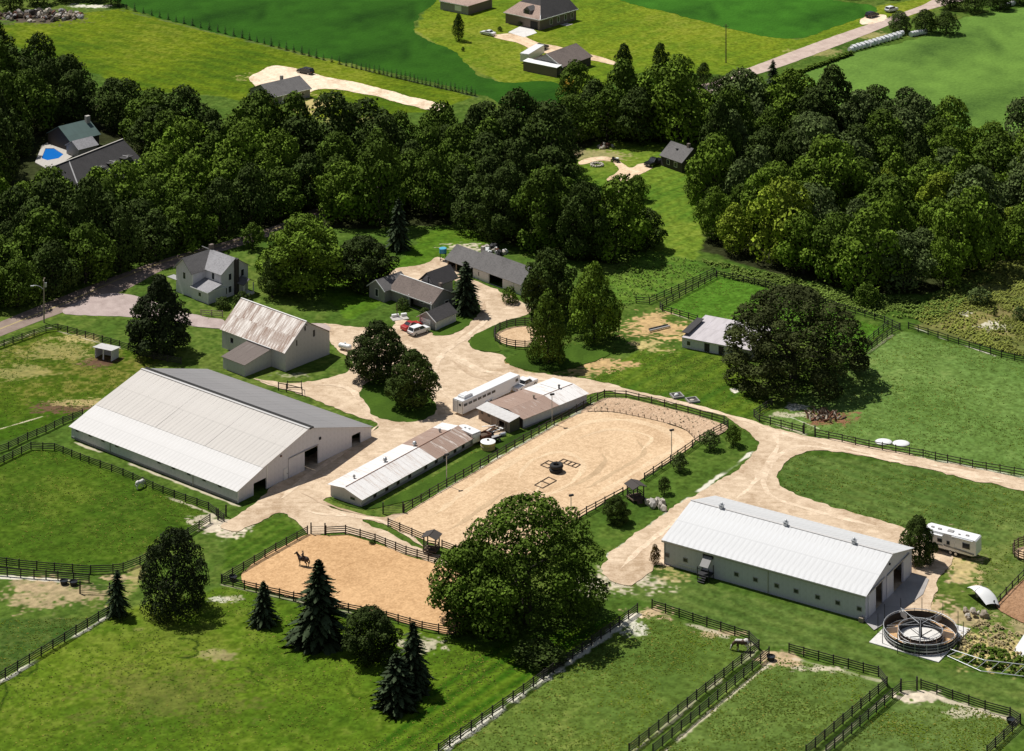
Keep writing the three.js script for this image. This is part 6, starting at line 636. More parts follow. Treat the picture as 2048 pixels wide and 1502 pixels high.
{ const c = mat('piebald coat', [1, 1, 1], 0.7, { vertexColors: true }); horse('piebald_horse', 'brown and white horse grazing in the fence corner at bottom right', 1484, 1301, Math.PI - 0.1, c, blackHair, true, true).scale.setScalar(1.25); }
const HR = horse('dark_horse', 'dark horse carrying a rider in the small orange paddock', 606, 1133, 2.75, coat('dark bay coat', [0.035, 0.02, 0.014]), blackHair, false);
HR.position.y = SAND * 0.6; HR.scale.setScalar(1.12); part('saddle', join([rbox(0.5, 0.1, 0.5, 0.05, -0.05, 1.34, 0), rbox(0.1, 0.12, 0.36, 0.04, -0.28, 1.4, 0)]), W.woodBrown, HR);
{ const b = [], seg = (a, c, r, r2) => b.push([a, c, r, r2]); seg([0, 0.05, 0], [0.02, 0.3, 0], 0.15, 0.14); seg([0.02, 0.3, 0], [0.02, 0.52, 0], 0.14, 0.15); seg([0.02, 0.55, -0.16], [0.02, 0.55, 0.16], 0.07, 0.07); seg([0.02, 0.58, 0], [0.03, 0.7, 0], 0.055, 0.05); seg([0.03, 0.76, 0], [0.04, 0.84, 0], 0.09, 0.1); for (const s of [-1, 1]) { seg([0.02, 0.03, s * 0.12], [0.3, -0.14, s * 0.3], 0.1, 0.075); seg([0.3, -0.14, s * 0.3], [0.16, -0.52, s * 0.33], 0.07, 0.045); seg([0.16, -0.52, s * 0.33], [0.32, -0.55, s * 0.34], 0.045, 0.035); seg([0.02, 0.55, s * 0.19], [0.06, 0.3, s * 0.24], 0.055, 0.045); seg([0.06, 0.3, s * 0.24], [0.3, 0.24, s * 0.1], 0.045, 0.035); for (let f = 0; f < 5; f++) seg([0.3, 0.24, s * 0.1], [0.38, 0.22 + (f - 2) * 0.018, s * (0.08 - 0.005 * f)], 0.018, 0.009); } seg([0.13, 0.79, 0], [0.145, 0.775, 0], 0.018, 0.012);
  const g = flesh(b, 0.022, 0.03), p = g.attributes.position, c = new Float32Array(p.count * 3); for (let i = 0; i < p.count; i++) { const y = p.getY(i), z = Math.abs(p.getZ(i)), x = p.getX(i); c.set(y > 0.66 || x > 0.31 && y > 0.15 ? [0.45, 0.28, 0.2] : y > 0.1 ? [0.06, 0.05, 0.06] : [0.03, 0.03, 0.04], i * 3); } g.setAttribute('color', new THREE.BufferAttribute(c, 3));
  const t = thing('person', 'person in dark clothes and helmet sitting on the dark horse', 'person', HR.position.x, HR.position.z, 2.75, undefined, 1.58); part('body', g, mat('dark riding clothes and skin', [1, 1, 1], 0.8, { vertexColors: true }), t); part('helmet', join([new THREE.SphereGeometry(0.125, 14, 8, 0, 6.2832, 0, 1.7).translate(0.03, 0.84, 0), box(0.1, 0.02, 0.16, 0.17, 0.85, 0)]), W.black, t); part('eye', join([-1, 1].map((s) => new THREE.SphereGeometry(0.014, 6, 4).translate(0.125, 0.81, s * 0.035))), W.dark, t); }

// ------------------------------------------------------------------ trees: crowns of many small leaf clumps over lobes; each tree a thing with trunk and crown
const leafM = (name, r, g, b) => { const m = new THREE.MeshPhysicalMaterial({ color: C(r, g, b), vertexColors: true, roughness: 0.8, specularIntensity: 0.2, side: THREE.DoubleSide }); m.name = name; return m; };
const LEAF = { pine: leafM('blackish green leaves', 0.0285, 0.0410, 0.0137), scrub: leafM('scrub leaves', 0.1710, 0.2508, 0.0456), deep: leafM('deep green leaves', 0.0388, 0.0593, 0.0125), dusk: leafM('dull olive leaves', 0.0513, 0.0638, 0.0171), dark: leafM('dark leaves', 0.0570, 0.0889, 0.0160), mid: leafM('green leaves', 0.0821, 0.1345, 0.0137), fresh: leafM('fresh green leaves', 0.1254, 0.1995, 0.0182), lime: leafM('yellow green leaves', 0.2166, 0.2850, 0.0251), needle: leafM('dark needles', 0.0388, 0.0570, 0.0251), grey: leafM('grey green leaves', 0.0969, 0.1368, 0.0399), rusty: leafM('rusty leaves', 0.1482, 0.0969, 0.0342), gold: leafM('golden leaves', 0.5130, 0.3420, 0.0513), weed: leafM('tall weeds', 0.2736, 0.3078, 0.0627) };
const BARK = mat('bark', [0.05, 0.04, 0.032], 0.95);
function leafy(out, p, n, s, tint, r) {      // one clump of leaves: a bent quad facing n
  const t = Math.abs(n.y) < 0.9 ? V3(0, 1, 0).cross(n).normalize() : V3(1, 0, 0).cross(n).normalize(), b = n.clone().cross(t), a = r() * 6.2832, ca = Math.cos(a), sa = Math.sin(a), u = t.clone().multiplyScalar(ca).addScaledVector(b, sa), v = b.clone().multiplyScalar(ca).addScaledVector(t, -sa), k = out.p.length / 3, w = s * (0.5 + 0.35 * r());
  const q = [[-0.5 * s, -0.5 * w], [0.55 * s, -0.35 * w], [0.42 * s, 0.5 * w], [-0.38 * s, 0.55 * w]]; q.forEach(([x, y], i) => { const d = (i % 2 ? 0.16 : -0.12) * s; out.p.push(p.x + u.x * x + v.x * y + n.x * d, p.y + u.y * x + v.y * y + n.y * d, p.z + u.z * x + v.z * y + n.z * d); out.n.push(n.x, n.y, n.z); out.c.push(tint, tint, tint * 0.95); }); out.i.push(k, k + 1, k + 2, k, k + 2, k + 3);
}
const buildLeaves = (o) => { const g = new THREE.BufferGeometry(); g.setAttribute('position', new THREE.Float32BufferAttribute(o.p, 3)); g.setAttribute('normal', new THREE.Float32BufferAttribute(o.n, 3)); g.setAttribute('color', new THREE.Float32BufferAttribute(o.c, 3)); g.setIndex(o.i); return g; };
const sph = (r) => { const z = 2 * r() - 1, a = 6.2832 * r(), s = Math.sqrt(1 - z * z); return V3(s * Math.cos(a), z, s * Math.sin(a)); };
// a broadleaf crown in a unit box: height 1, width 1
function broadleaf(seed, { n = 6800, leaf = 0.034, K = 26, low = 0.2, top = 1, wide = 0.5, point = 0, lobe = [0.13, 0.24], rough = 0.45, base = 0.78 } = {}) {
  const r = rng(seed), cy = (low + top) / 2, vy = (top - low) / 2, lobes = [];
  for (let i = 0; i < K; i++) { const lr = mix(lobe[0], lobe[1], r()), t = (i + r()) / K, y = mix(low + lr * 0.55, top - lr, t), a = r() * 6.2832, pf = (t < 0.32 ? mix(base, 1, t / 0.32) : Math.sqrt(1 - ((t - 0.32) / 0.7) ** 2)) * (1 - point * t), rad = (wide * pf - lr * 0.8) * (1.07 - rough * r()); lobes.push({ c: V3(Math.cos(a) * Math.max(0, rad), y, Math.sin(a) * Math.max(0, rad)), r: lr * (1 - 0.25 * t), t: 0.72 + 0.55 * r() }); }
  for (const [f, k] of [[0.22, 0.6], [0.5, 0.64], [0.76, 0.42]]) lobes.push({ c: V3(0, low + (top - low) * f, 0), r: Math.min(wide, vy) * k * (1 - point * f * 0.7), t: 0.7 });
  const tot = lobes.reduce((s, l) => s + l.r * l.r, 0), o = { p: [], n: [], c: [], i: [] };
  for (const l of lobes) { const m = Math.round(n * l.r * l.r / tot); for (let i = 0; i < m; i++) { const d = sph(r); if (d.y < -0.35 && r() < 0.55) d.y *= -1; const w = 0.8 + 0.3 * r() * r() + 0.16 * (vn(d.x * 3 + l.c.x * 9, d.y * 3 + d.z * 2.3) - 0.5), p = l.c.clone().addScaledVector(d, l.r * w); let inside = false; for (const q of lobes) if (q !== l && q.c.distanceToSquared(p) < q.r * q.r * 0.5) { inside = true; break; } if (inside && r() < 0.85) continue; const nn = d.clone().addScaledVector(sph(r), 0.62).normalize(); leafy(o, p, nn, leaf * (0.55 + 0.8 * r()), l.t * (0.72 + 0.55 * r()), r); } }
  // trunk and limbs
  const tr = [cyl(0.028, 0.016, cy, 7)]; for (let i = 0; i < 7; i++) { const l = lobes[Math.floor(r() * K)], y = mix(low * 0.8, cy * 0.85, r()); tr.push(bar([0, y, 0], [l.c.x, l.c.y, l.c.z], 0.012, 5, 0.004)); }
  return { crown: buildLeaves(o), trunk: join(tr) };
}
function conifer(seed, { levels = 26, per = 10, droop = 0.22, low = 0.05, wide = 0.5, full = 0.75, ragged = 0.5 } = {}) {
  const r = rng(seed), o = { p: [], n: [], c: [], i: [] };
  for (let lv = 0; lv < levels; lv++) { const t = lv / (levels - 1), y0 = mix(low, 0.985, t), R = wide * Math.pow(1 - t, full) + 0.008, m = Math.max(4, Math.round(per * (1 - 0.45 * t)));
    for (let j = 0; j < m; j++) { const a = (j + r() * 0.9 + lv * 0.37) / m * 6.2832, len = R * (1 - ragged + ragged * 1.25 * r()), c = Math.cos(a), s = Math.sin(a), up = 0.1 + 0.25 * t, tint = 0.6 + 0.6 * r(), st = 5; let prev = null;
      for (let k = 0; k <= st; k++) { const f = k / st, x = len * f, y = y0 + len * (up * f - droop * 2.2 * f * f + 0.16 * Math.max(0, f - 0.7)), w = (0.02 + len * 0.1 * Math.sin(Math.PI * Math.min(1, 0.25 + f * 0.75))) * (k === st ? 0.08 : 1);
        const L = [c * x - s * w, y - w * 0.4, s * x + c * w], Rr = [c * x + s * w, y - w * 0.4, s * x - c * w], M2 = [c * x, y + w * 0.18, s * x]; if (prev) { const q = o.p.length / 3; for (const v of [prev[0], prev[1], prev[2], L, M2, Rr]) { o.p.push(...v); const ti = tint * (0.65 + 0.75 * f); o.c.push(ti, ti, ti); const side = v === prev[0] || v === L ? 1 : v === prev[2] || v === Rr ? -1 : 0; const nn = V3(-s * side * 0.5 + c * 0.35 + (r() - 0.5) * 0.5, 0.8, c * side * 0.5 + s * 0.35 + (r() - 0.5) * 0.5).normalize(); o.n.push(nn.x, nn.y, nn.z); } o.i.push(q, q + 3, q + 1, q + 1, q + 3, q + 4, q + 1, q + 4, q + 2, q + 2, q + 4, q + 5); }
        if (k > 0) for (let e = 0; e < 6; e++) { const sd = e & 1 ? 1 : -1, g2 = (0.5 + 0.8 * (e >> 1)) * (0.8 + 0.4 * r()), xx = x + (r() - 0.3) * len * 0.12, p = V3(c * xx - s * w * sd * g2, y - w * 0.45 * g2, s * xx + c * w * sd * g2), n = V3((r() - 0.5) * 0.9, 0.8, (r() - 0.5) * 0.9).normalize(), sz = (0.012 + 0.022 * len / wide) * (0.7 + 0.6 * r()), dx = c * 0.9 - s * sd * 0.5, dz = s * 0.9 + c * sd * 0.5, q = o.p.length / 3, ti2 = tint * (0.6 + 0.8 * f) * (0.7 + 0.6 * r()); for (const [u2, v2] of [[-0.9, 0.35], [-0.9, -0.35], [1.3, 0]]) { o.p.push(p.x + (dx * u2 - dz * v2) * sz, p.y - Math.abs(u2) * sz * 0.15, p.z + (dz * u2 + dx * v2) * sz); o.n.push(n.x, n.y, n.z); o.c.push(ti2, ti2, ti2); } o.i.push(q, q + 1, q + 2); } prev = [L, M2, Rr]; } } }
  return { crown: buildLeaves(o), trunk: cyl(0.02, 0.004, 0.97, 7) };
}
const PROTO = {
  a: broadleaf(11, { low: 0.04 }), b: broadleaf(12, { K: 34, lobe: [0.11, 0.2], n: 7400, low: 0.06 }), c: broadleaf(13, { low: 0.02, K: 22 }), d: broadleaf(14, { low: 0.03, K: 30, point: 0.35 }), e: broadleaf(15, { K: 30, low: 0.08, lobe: [0.1, 0.22], n: 7400 }), f: broadleaf(16, { low: 0.02, K: 36, lobe: [0.1, 0.17], n: 7400 }),
  big: broadleaf(21, { n: 34000, leaf: 0.0165, K: 130, lobe: [0.06, 0.12], low: 0.0, base: 0.95, rough: 0.38 }), big2: broadleaf(22, { n: 34000, leaf: 0.016, K: 120, lobe: [0.06, 0.09], low: 0.0, rough: 0.16, base: 1 }), oval: broadleaf(23, { n: 18000, leaf: 0.021, K: 120, lobe: [0.07, 0.12], low: -0.02, wide: 0.5, base: 1, rough: 0.3 }), tall: broadleaf(24, { n: 17000, leaf: 0.025, K: 60, lobe: [0.08, 0.16], low: 0.02, point: 0.45 }), round: broadleaf(25, { n: 19000, leaf: 0.0265, K: 55, lobe: [0.08, 0.16], low: 0.03 }),
  small: broadleaf(26, { n: 2200, leaf: 0.055, K: 18, lobe: [0.14, 0.24], low: 0.1 }), bush: broadleaf(27, { n: 2000, leaf: 0.06, K: 14, lobe: [0.18, 0.3], low: 0 }),
  spruce: conifer(41, { levels: 34, per: 13, ragged: 0.75 }), spruce2: conifer(42, { levels: 24, per: 12, full: 0.65, ragged: 0.6 }), fir: conifer(43, { levels: 28, per: 15, full: 0.5, ragged: 0.65, droop: 0.18, low: 0.05 }), thin: conifer(44, { levels: 20, per: 9, full: 0.55, low: 0.14, ragged: 0.5 }),
  ragged: broadleaf(46, { n: 19000, leaf: 0.024, K: 90, lobe: [0.05, 0.12], low: 0.02, point: 0.6, rough: 0.55 }), vitae: conifer(45, { levels: 8, per: 6, full: 0.6, low: 0.02, ragged: 0.2 }),
};
let treeN = 0;
function tree(name, label, cat, kind, leaves, x, z, h, w, group) { const r = rng(900 + treeN++), t = thing(name, label, cat, x, z, r() * 6.2832, group), pr = PROTO[kind]; t.scale.set(w, h, w * (0.94 + 0.12 * r())); part('trunk', pr.trunk, BARK, t); part('crown', pr.crown, LEAF[leaves], t); return t; }
// [name, prototype, leaves, base x, base y, width, height (photograph pixels), label]
for (const [name, kind, leaves, px, py, w, h, label] of [
  ['broadleaf_tree', 'big', 'mid', 1056, 1246, 325, 256, 'great spreading green tree in the foreground between the sand arenas'], ['broadleaf_tree', 'round', 'mid', 950, 1250, 190, 172, 'lower leafy tree on the left flank of the great foreground tree'],
  ['broadleaf_tree', 'big2', 'dusk', 1587, 756, 292, 182, 'great dark round tree over the low white building at right'], ['broadleaf_tree', 'round', 'deep', 755, 775, 132, 138, 'taller ragged dark tree on the grass island in the yard'], ['broadleaf_tree', 'round', 'dark', 825, 828, 116, 134, 'dense low round tree on the grass island in the yard'],
  ['broadleaf_tree', 'round', 'dark', 1096, 650, 130, 160, 'dark dome shaped tree behind the round pen'], ['broadleaf_tree', 'tall', 'fresh', 1188, 694, 136, 178, 'pointed yellow green tree right of the round pen'], ['broadleaf_tree', 'tall', 'mid', 1096, 740, 120, 168, 'tall green tree in front of the round pen'],
  ['spruce_tree', 'ragged', 'pine', 320, 724, 166, 180, 'broad dark conifer between the farmhouse drive and the huge barn'], ['broadleaf_tree', 'round', 'fresh', 603, 600, 190, 178, 'large bright green tree right of the white farmhouse'], ['broadleaf_tree', 'round', 'deep', 728, 590, 140, 122, 'dark spreading tree left of the ranch house'], ['broadleaf_tree', 'e', 'dark', 545, 602, 66, 92, 'small dark tree beside the farmhouse porch'],
  ['spruce_tree', 'spruce2', 'needle', 797, 505, 66, 112, 'dark narrow conifer behind the ranch house'], ['spruce_tree', 'fir', 'needle', 931, 632, 66, 112, 'dark conifer between the ranch house and the garage drive'], ['broadleaf_tree', 'oval', 'pine', 348, 1242, 146, 192, 'dense tall oval tree in the lower left meadow'], ['spruce_tree', 'thin', 'needle', 234, 1240, 60, 102, 'small open conifer at the end of the left fence'],
  ['spruce_tree', 'spruce2', 'needle', 527, 1258, 72, 98, 'small dark spruce left of the tallest spruce'], ['spruce_tree', 'spruce', 'needle', 637, 1306, 148, 190, 'tallest ragged spruce in front of the small orange paddock'], ['spruce_tree', 'round', 'deep', 743, 1334, 126, 124, 'broad bushy tree right of the tallest spruce'], ['spruce_tree', 'spruce', 'needle', 826, 1396, 100, 156, 'dark pointed spruce at the right end of the conifer row'], ['spruce_tree', 'fir', 'needle', 793, 1428, 100, 122, 'lowest dark conifer nearest the bottom edge'],
  ['young_tree', 'round', 'dark', 1234, 1053, 60, 64, 'round dark young tree on the lawn left of the judge stand'], ['young_tree', 'small', 'dark', 1329, 992, 32, 40, 'small dark shrub like tree right of the judge stand'], ['young_tree', 'small', 'grey', 1360, 947, 42, 44, 'pale yellowish young tree on the lawn beside the arena rail'], ['young_tree', 'small', 'grey', 1420, 904, 46, 46, 'pale young tree near the upper corner of the arena'], ['young_tree', 'small', 'mid', 1466, 896, 44, 48, 'dark young tree at the top of the arena lawn'], ['shrub', 'bush', 'rusty', 1310, 1128, 26, 42, 'small reddish shrub at the left corner of the pale barn'], ['broadleaf_tree', 'round', 'dark', 1838, 1136, 78, 108, 'dark oval tree at the corner of the pale barn'],
  ['broadleaf_tree', 'e', 'mid', 1274, 405, 58, 58, 'small round tree standing alone on the clearing lawn'], ['broadleaf_tree', 'b', 'dark', 1392, 408, 56, 62, 'small dark tree on the right side of the clearing lawn'], ['broadleaf_tree', 'f', 'dark', 1294, 505, 92, 92, 'dark round tree at the mouth of the clearing'],
  ['broadleaf_tree', 'round', 'dark', 1010, 492, 140, 165, 'tall dark tree behind the machine shed'], ['broadleaf_tree', 'round', 'mid', 1092, 512, 160, 186, 'tall green tree left of the clearing driveway'], ['broadleaf_tree', 'round', 'dark', 1166, 532, 130, 176, 'tall dark tree at the lower left of the clearing'], ['broadleaf_tree', 'round', 'fresh', 1655, 470, 180, 208, 'large bright topped tree in the middle of the right wood'], ['broadleaf_tree', 'round', 'fresh', 1555, 498, 150, 180, 'bright green tree at the left side of the right wood'], ['broadleaf_tree', 'round', 'lime', 1882, 470, 120, 130, 'yellow green tree at the right end of the wood'], ['broadleaf_tree', 'tall', 'dark', 1440, 405, 130, 220, 'very tall dark tree beside the clearing cottage'],
  ['broadleaf_tree', 'd', 'dark', 917, 84, 34, 62, 'slim dark tree alone on the far lawn'], ['broadleaf_tree', 'f', 'dark', 1248, 175, 48, 92, 'left one of two dark round topped trees by the far lawn'], ['broadleaf_tree', 'f', 'dark', 1321, 172, 46, 90, 'right one of two dark round topped trees by the far lawn'], ['broadleaf_tree', 'e', 'dark', 1408, 176, 38, 54, 'small dark tree top left of the far road end'], ['spruce_tree', 'spruce2', 'needle', 1546, 190, 46, 72, 'dark pointed conifer where the far road meets the wood'], ['broadleaf_tree', 'a', 'mid', 1152, 222, 90, 108, 'green tree beside the far workshop'], ...[[36, 618, 'mid'], [104, 597, 'dark'], [172, 572, 'mid'], [240, 548, 'dark'], [310, 522, 'dark'], [376, 500, 'mid'], [440, 481, 'dark'], [500, 462, 'dark'], [560, 440, 'mid'], [618, 420, 'dark']].map(([x, y, m], i) => ['broadleaf_tree', 'acebdfcabe'[i], m, x, y + 8, 112 + 9 * (i % 3), 118 + 11 * (i % 4), (m === 'mid' ? 'green' : 'dark green') + ' tree on the upper verge of the road, ' + ['first', 'second', 'third', 'fourth', 'fifth', 'sixth', 'seventh', 'eighth', 'ninth', 'tenth'][i] + ' from left']), ['broadleaf_tree', 'c', 'dark', 1440, 228, 84, 80, 'dark tree hiding the lower end of the far road'], ['broadleaf_tree', 'b', 'mid', 1500, 232, 92, 92, 'green tree at the foot of the far road'], ['broadleaf_tree', 'a', 'dark', 1580, 238, 92, 90, 'dark tree between the far road and the hay field'], ['broadleaf_tree', 'bush', 'gold', 1138, 186, 34, 34, 'small golden leaved tree below the far workshop'],
  ['broadleaf_tree', 'f', 'grey', 1800, 68, 56, 48, 'pale bushy tree right of the far road'], ['broadleaf_tree', 'b', 'dark', 1850, 70, 62, 54, 'dark bushy tree by the far road bend'], ['broadleaf_tree', 'a', 'dark', 1893, 72, 62, 54, 'dark bushy tree at the corner of the hay field'], ['broadleaf_tree', 'c', 'dark', 1900, 22, 60, 52, 'dark tree at the top edge beside the far road'], ['broadleaf_tree', 'e', 'dark', 1950, 30, 66, 50, 'dark tree on the top edge above the hay field'], ['broadleaf_tree', 'f', 'dark', 2000, 24, 60, 44, 'second dark tree on the top edge above the hay field'], ['broadleaf_tree', 'b', 'dark', 2040, 12, 60, 44, 'dark tree in the top right corner'], ['broadleaf_tree', 'a', 'dark', 1700, -2, 60, 30, 'dark tree at the top edge over the far road field'], ['broadleaf_tree', 'd', 'dark', 1780, 0, 60, 30, 'dark tree at the top edge just left of the far road'],
  ['broadleaf_tree', 'a', 'dark', 20, 24, 70, 60, 'dark tree in the top left corner above the rubble'], ['broadleaf_tree', 'b', 'dark', 75, 14, 70, 60, 'second dark tree above the rubble heap'], ['broadleaf_tree', 'c', 'dark', 130, 6, 70, 60, 'third dark tree above the rubble heap'], ['broadleaf_tree', 'f', 'dark', 182, 6, 60, 60, 'dark tree at the top edge right of the rubble'], ['broadleaf_tree', 'e', 'dark', 222, 14, 52, 50, 'dark tree at the head of the evergreen row'],
  ['broadleaf_tree', 'f', 'dark', 42, 318, 62, 78, 'dark tree hanging over the left end of the pool'], ['broadleaf_tree', 'e', 'mid', 325, 352, 60, 40, 'low green tree at the right end of the dormer house'], ['broadleaf_tree', 'small', 'mid', 505, 505, 60, 62, 'small green tree between the road and farmhouse lawn'], ['shrub', 'bush', 'mid', 1020, 605, 44, 34, 'green bush before the machine shed wall'], ['shrub', 'bush', 'dark', 805, 618, 34, 24, 'dark trimmed bush beside the ranch house porch'], ['shrub', 'bush', 'dark', 850, 632, 30, 18, 'dark low bush under the ranch house window'], ['shrub', 'bush', 'dark', 446, 616, 40, 24, 'dark bush at the corner of the white farmhouse'], ['shrub', 'bush', 'dark', 484, 622, 50, 42, 'large dark bush behind the old barn roof'], ['shrub', 'bush', 'mid', 1735, 612, 60, 52, 'round shrub at the edge of the weedy field'], ['shrub', 'bush', 'grey', 1960, 606, 60, 34, 'grey green shrub in the weedy field'], ['shrub', 'bush', 'dark', 1990, 632, 12, 20, 'tiny dark shrub in the weedy field'], ['shrub', 'bush', 'grey', 2040, 640, 34, 30, 'shrub in the weedy field at the right edge'], ['shrub', 'bush', 'dark', 1044, 52, 20, 12, 'dark shrub before the far brick house garage'], ['shrub', 'bush', 'dark', 926, 102, 9, 9, 'tiny round bush on the far lawn'], ['shrub', 'bush', 'dark', 745, 1088, 18, 10, 'dark weeds at the arena fence corner'], ['shrub', 'bush', 'dark', 1080, 1325, 130, 46, 'spreading undergrowth below the great foreground tree'], ['shrub', 'bush', 'dark', 1000, 62, 12, 10, 'tiny dark bush beside the far white sedan'],
]) { const sink = kind.startsWith('big') || px === 950 || name === 'shrub' ? 0 : 0.3 * w * (py + HOR) / FOC, by = py - sink, [x, z] = PX(px, by), s = SC(by); tree(name, label, name === 'shrub' ? 'shrub' : 'tree', kind, leaves, x, z, (h - sink) / s, w / s); }
{ // the row of small evergreens along the crop field
  const pts = P(237, 14, 480, 75, 700, 134, 830, 165, 950, 192), r = rng(61), first = thing('small_evergreen', 'small dark evergreen in the long straight row along the crop field', 'tree', 0, 0, 0, 'evergreens in the row along the crop field'); part('trunk', PROTO.vitae.trunk, BARK, first); part('crown', PROTO.vitae.crown, LEAF.needle, first);
  for (let i = 0; i < 60; i++) { const f = i / 59 * 4, k = Math.min(3, Math.floor(f)), q = PX(mix(pts[k][0], pts[k + 1][0], f - k), mix(pts[k][1], pts[k + 1][1], f - k)), o = i ? first.clone() : first; if (i) { o.name = numbered('small_evergreen'); scene.add(o); } const s = 0.85 + 0.4 * r(); o.position.set(q[0] + (r() - 0.5) * 0.3, 0, q[1]); o.rotation.y = r() * 6; o.scale.set(1.35 * s, 2.3 * s, 1.35 * s); } }
{ // the woods
  const r = rng(314), taken = [], zones = [['left of the pool', 20, 300], ['below the yellow meadow', 150, 200], ['behind the dormer house', 250, 260], ['before the dormer house', 190, 480], ['above the road lamp', 60, 540], ['near the grey garage', 545, 290], ['above the white farmhouse', 430, 400], ['below the grey garage', 560, 350], ['above the farmhouse tree', 640, 420], ['below the pale driveway', 770, 330], ['behind the ranch house', 800, 410], ['above the machine shed', 930, 400], ['below the crop field', 980, 300], ['near the far workshop', 1180, 260], ['left of the clearing', 1090, 380], ['behind the clearing cottage', 1360, 270], ['by the far road end', 1520, 270], ['right of the clearing', 1470, 450], ['below the hay field', 1700, 290], ['amid the right side', 1640, 390], ['above the great dark tree', 1620, 540], ['above the weedy field', 1880, 540], ['at the right edge', 2020, 490], ['at the hay field corner', 1950, 350]];
  const W1 = P(-70, 150, 60, 170, 180, 222, 290, 272, 430, 292, 520, 306, 600, 328, 760, 334, 860, 322, 950, 300, 1105, 300, 1150, 255, 1300, 245, 1400, 262, 1480, 262, 1570, 262, 1640, 275, 1720, 268, 1800, 285, 1860, 312, 1960, 325, 2100, 350, 2100, 500, 2000, 525, 1900, 575, 1840, 585, 1720, 580, 1600, 560, 1530, 532, 1440, 505, 1425, 470, 1430, 300, 1180, 285, 1120, 320, 1120, 400, 1215, 420, 1245, 470, 1240, 525, 1190, 530, 1130, 515, 1050, 490, 1000, 480, 930, 455, 880, 435, 800, 440, 720, 455, 640, 440, 560, 436, 470, 458, 300, 512, 100, 582, -70, 626);
  const NO = [P(14, 290, 62, 268, 130, 250, 215, 268, 300, 312, 352, 345, 352, 395, 300, 425, 200, 446, 10, 446), P(1105, 285, 1265, 285, 1265, 480, 1105, 452), P(0, 205, 100, 205, 90, 250, 0, 250), P(980, 440, 1230, 440, 1230, 540, 980, 530)];
  for (const [x, y] of [[36, 618], [104, 597], [172, 572], [240, 548], [310, 522], [376, 500], [440, 481], [500, 462], [560, 440], [618, 420], [1655, 470], [1555, 498], [1882, 470], [1440, 405], [1294, 505], [1152, 222], [1248, 175], [1321, 172], [1010, 492], [1092, 512], [1180, 528]]) taken.push(PX(x, y));
  const made = [], poly = onGround(W1), no = NO.map(onGround); let n = 0;
  for (let tries = 0; tries < 30000 && n < 225; tries++) { const px = -70 + r() * 2170, py = 145 + r() * 475, [x, z] = PX(px, py); if (!inPoly(poly, x, z) || no.some((q) => inPoly(q, x, z))) continue; if (taken.some((q) => Math.hypot(q[0] - x, q[1] - z) < 7.0)) continue; taken.push([x, z]); n++;
    const tone = vn(x / 30 + 50, z / 30) + 0.5 * (r() - 0.5), right = px > 1440; let lv = tone > 0.86 ? 'lime' : tone > 0.66 ? 'fresh' : tone > 0.42 ? 'mid' : 'dark'; if (right && r() < 0.3) lv = 'grey'; if (right && lv === 'lime' && r() < 0.5) lv = 'fresh'; if (!right && lv === 'lime' && r() < 0.6) lv = 'fresh'; if (r() < 0.012) lv = 'rusty'; const kind = 'abcdef'[Math.floor(r() * 6)], big = r(), size = big > 0.72 ? 'large ' : big < 0.25 ? 'smaller ' : '', edge = py > 560 && px < 500 ? 0.85 : 1, k0 = big > 0.72 ? 1.25 : big < 0.25 ? 0.75 : 1, h = (12 + 4.5 * r()) * edge * k0, w = (12 + 3.5 * r()) * k0, zone = zones.reduce((m, q) => Math.hypot(q[1] - px, (q[2] - py) * 1.7) < Math.hypot(m[1] - px, (m[2] - py) * 1.7) ? q : m), word = { lime: 'yellow green', fresh: 'bright green', mid: 'green', dark: 'dark green', grey: 'grey green', rusty: 'rusty brown' }[lv];
    made.push(tree('broadleaf_tree', size + word + ' broadleaf tree in the wood ' + zone[0], 'tree', kind, lv, x, z, h, w, size + word + ' trees in the wood ' + zone[0])); }
  const by = {}; for (const t of made) (by[t.userData.label] ??= []).push(t); const ORD = ['first', 'second', 'third', 'fourth', 'fifth', 'sixth', 'seventh', 'eighth', 'ninth']; for (const l of Object.values(by)) if (l.length > 1) { l.sort((a, b) => a.position.x / (ZC - a.position.z) - b.position.x / (ZC - b.position.z)); l.forEach((t, i) => { t.userData.label += i === 0 ? ', leftmost one' : i === l.length - 1 ? ', rightmost one' : ', ' + ORD[i] + ' from left'; }); } }
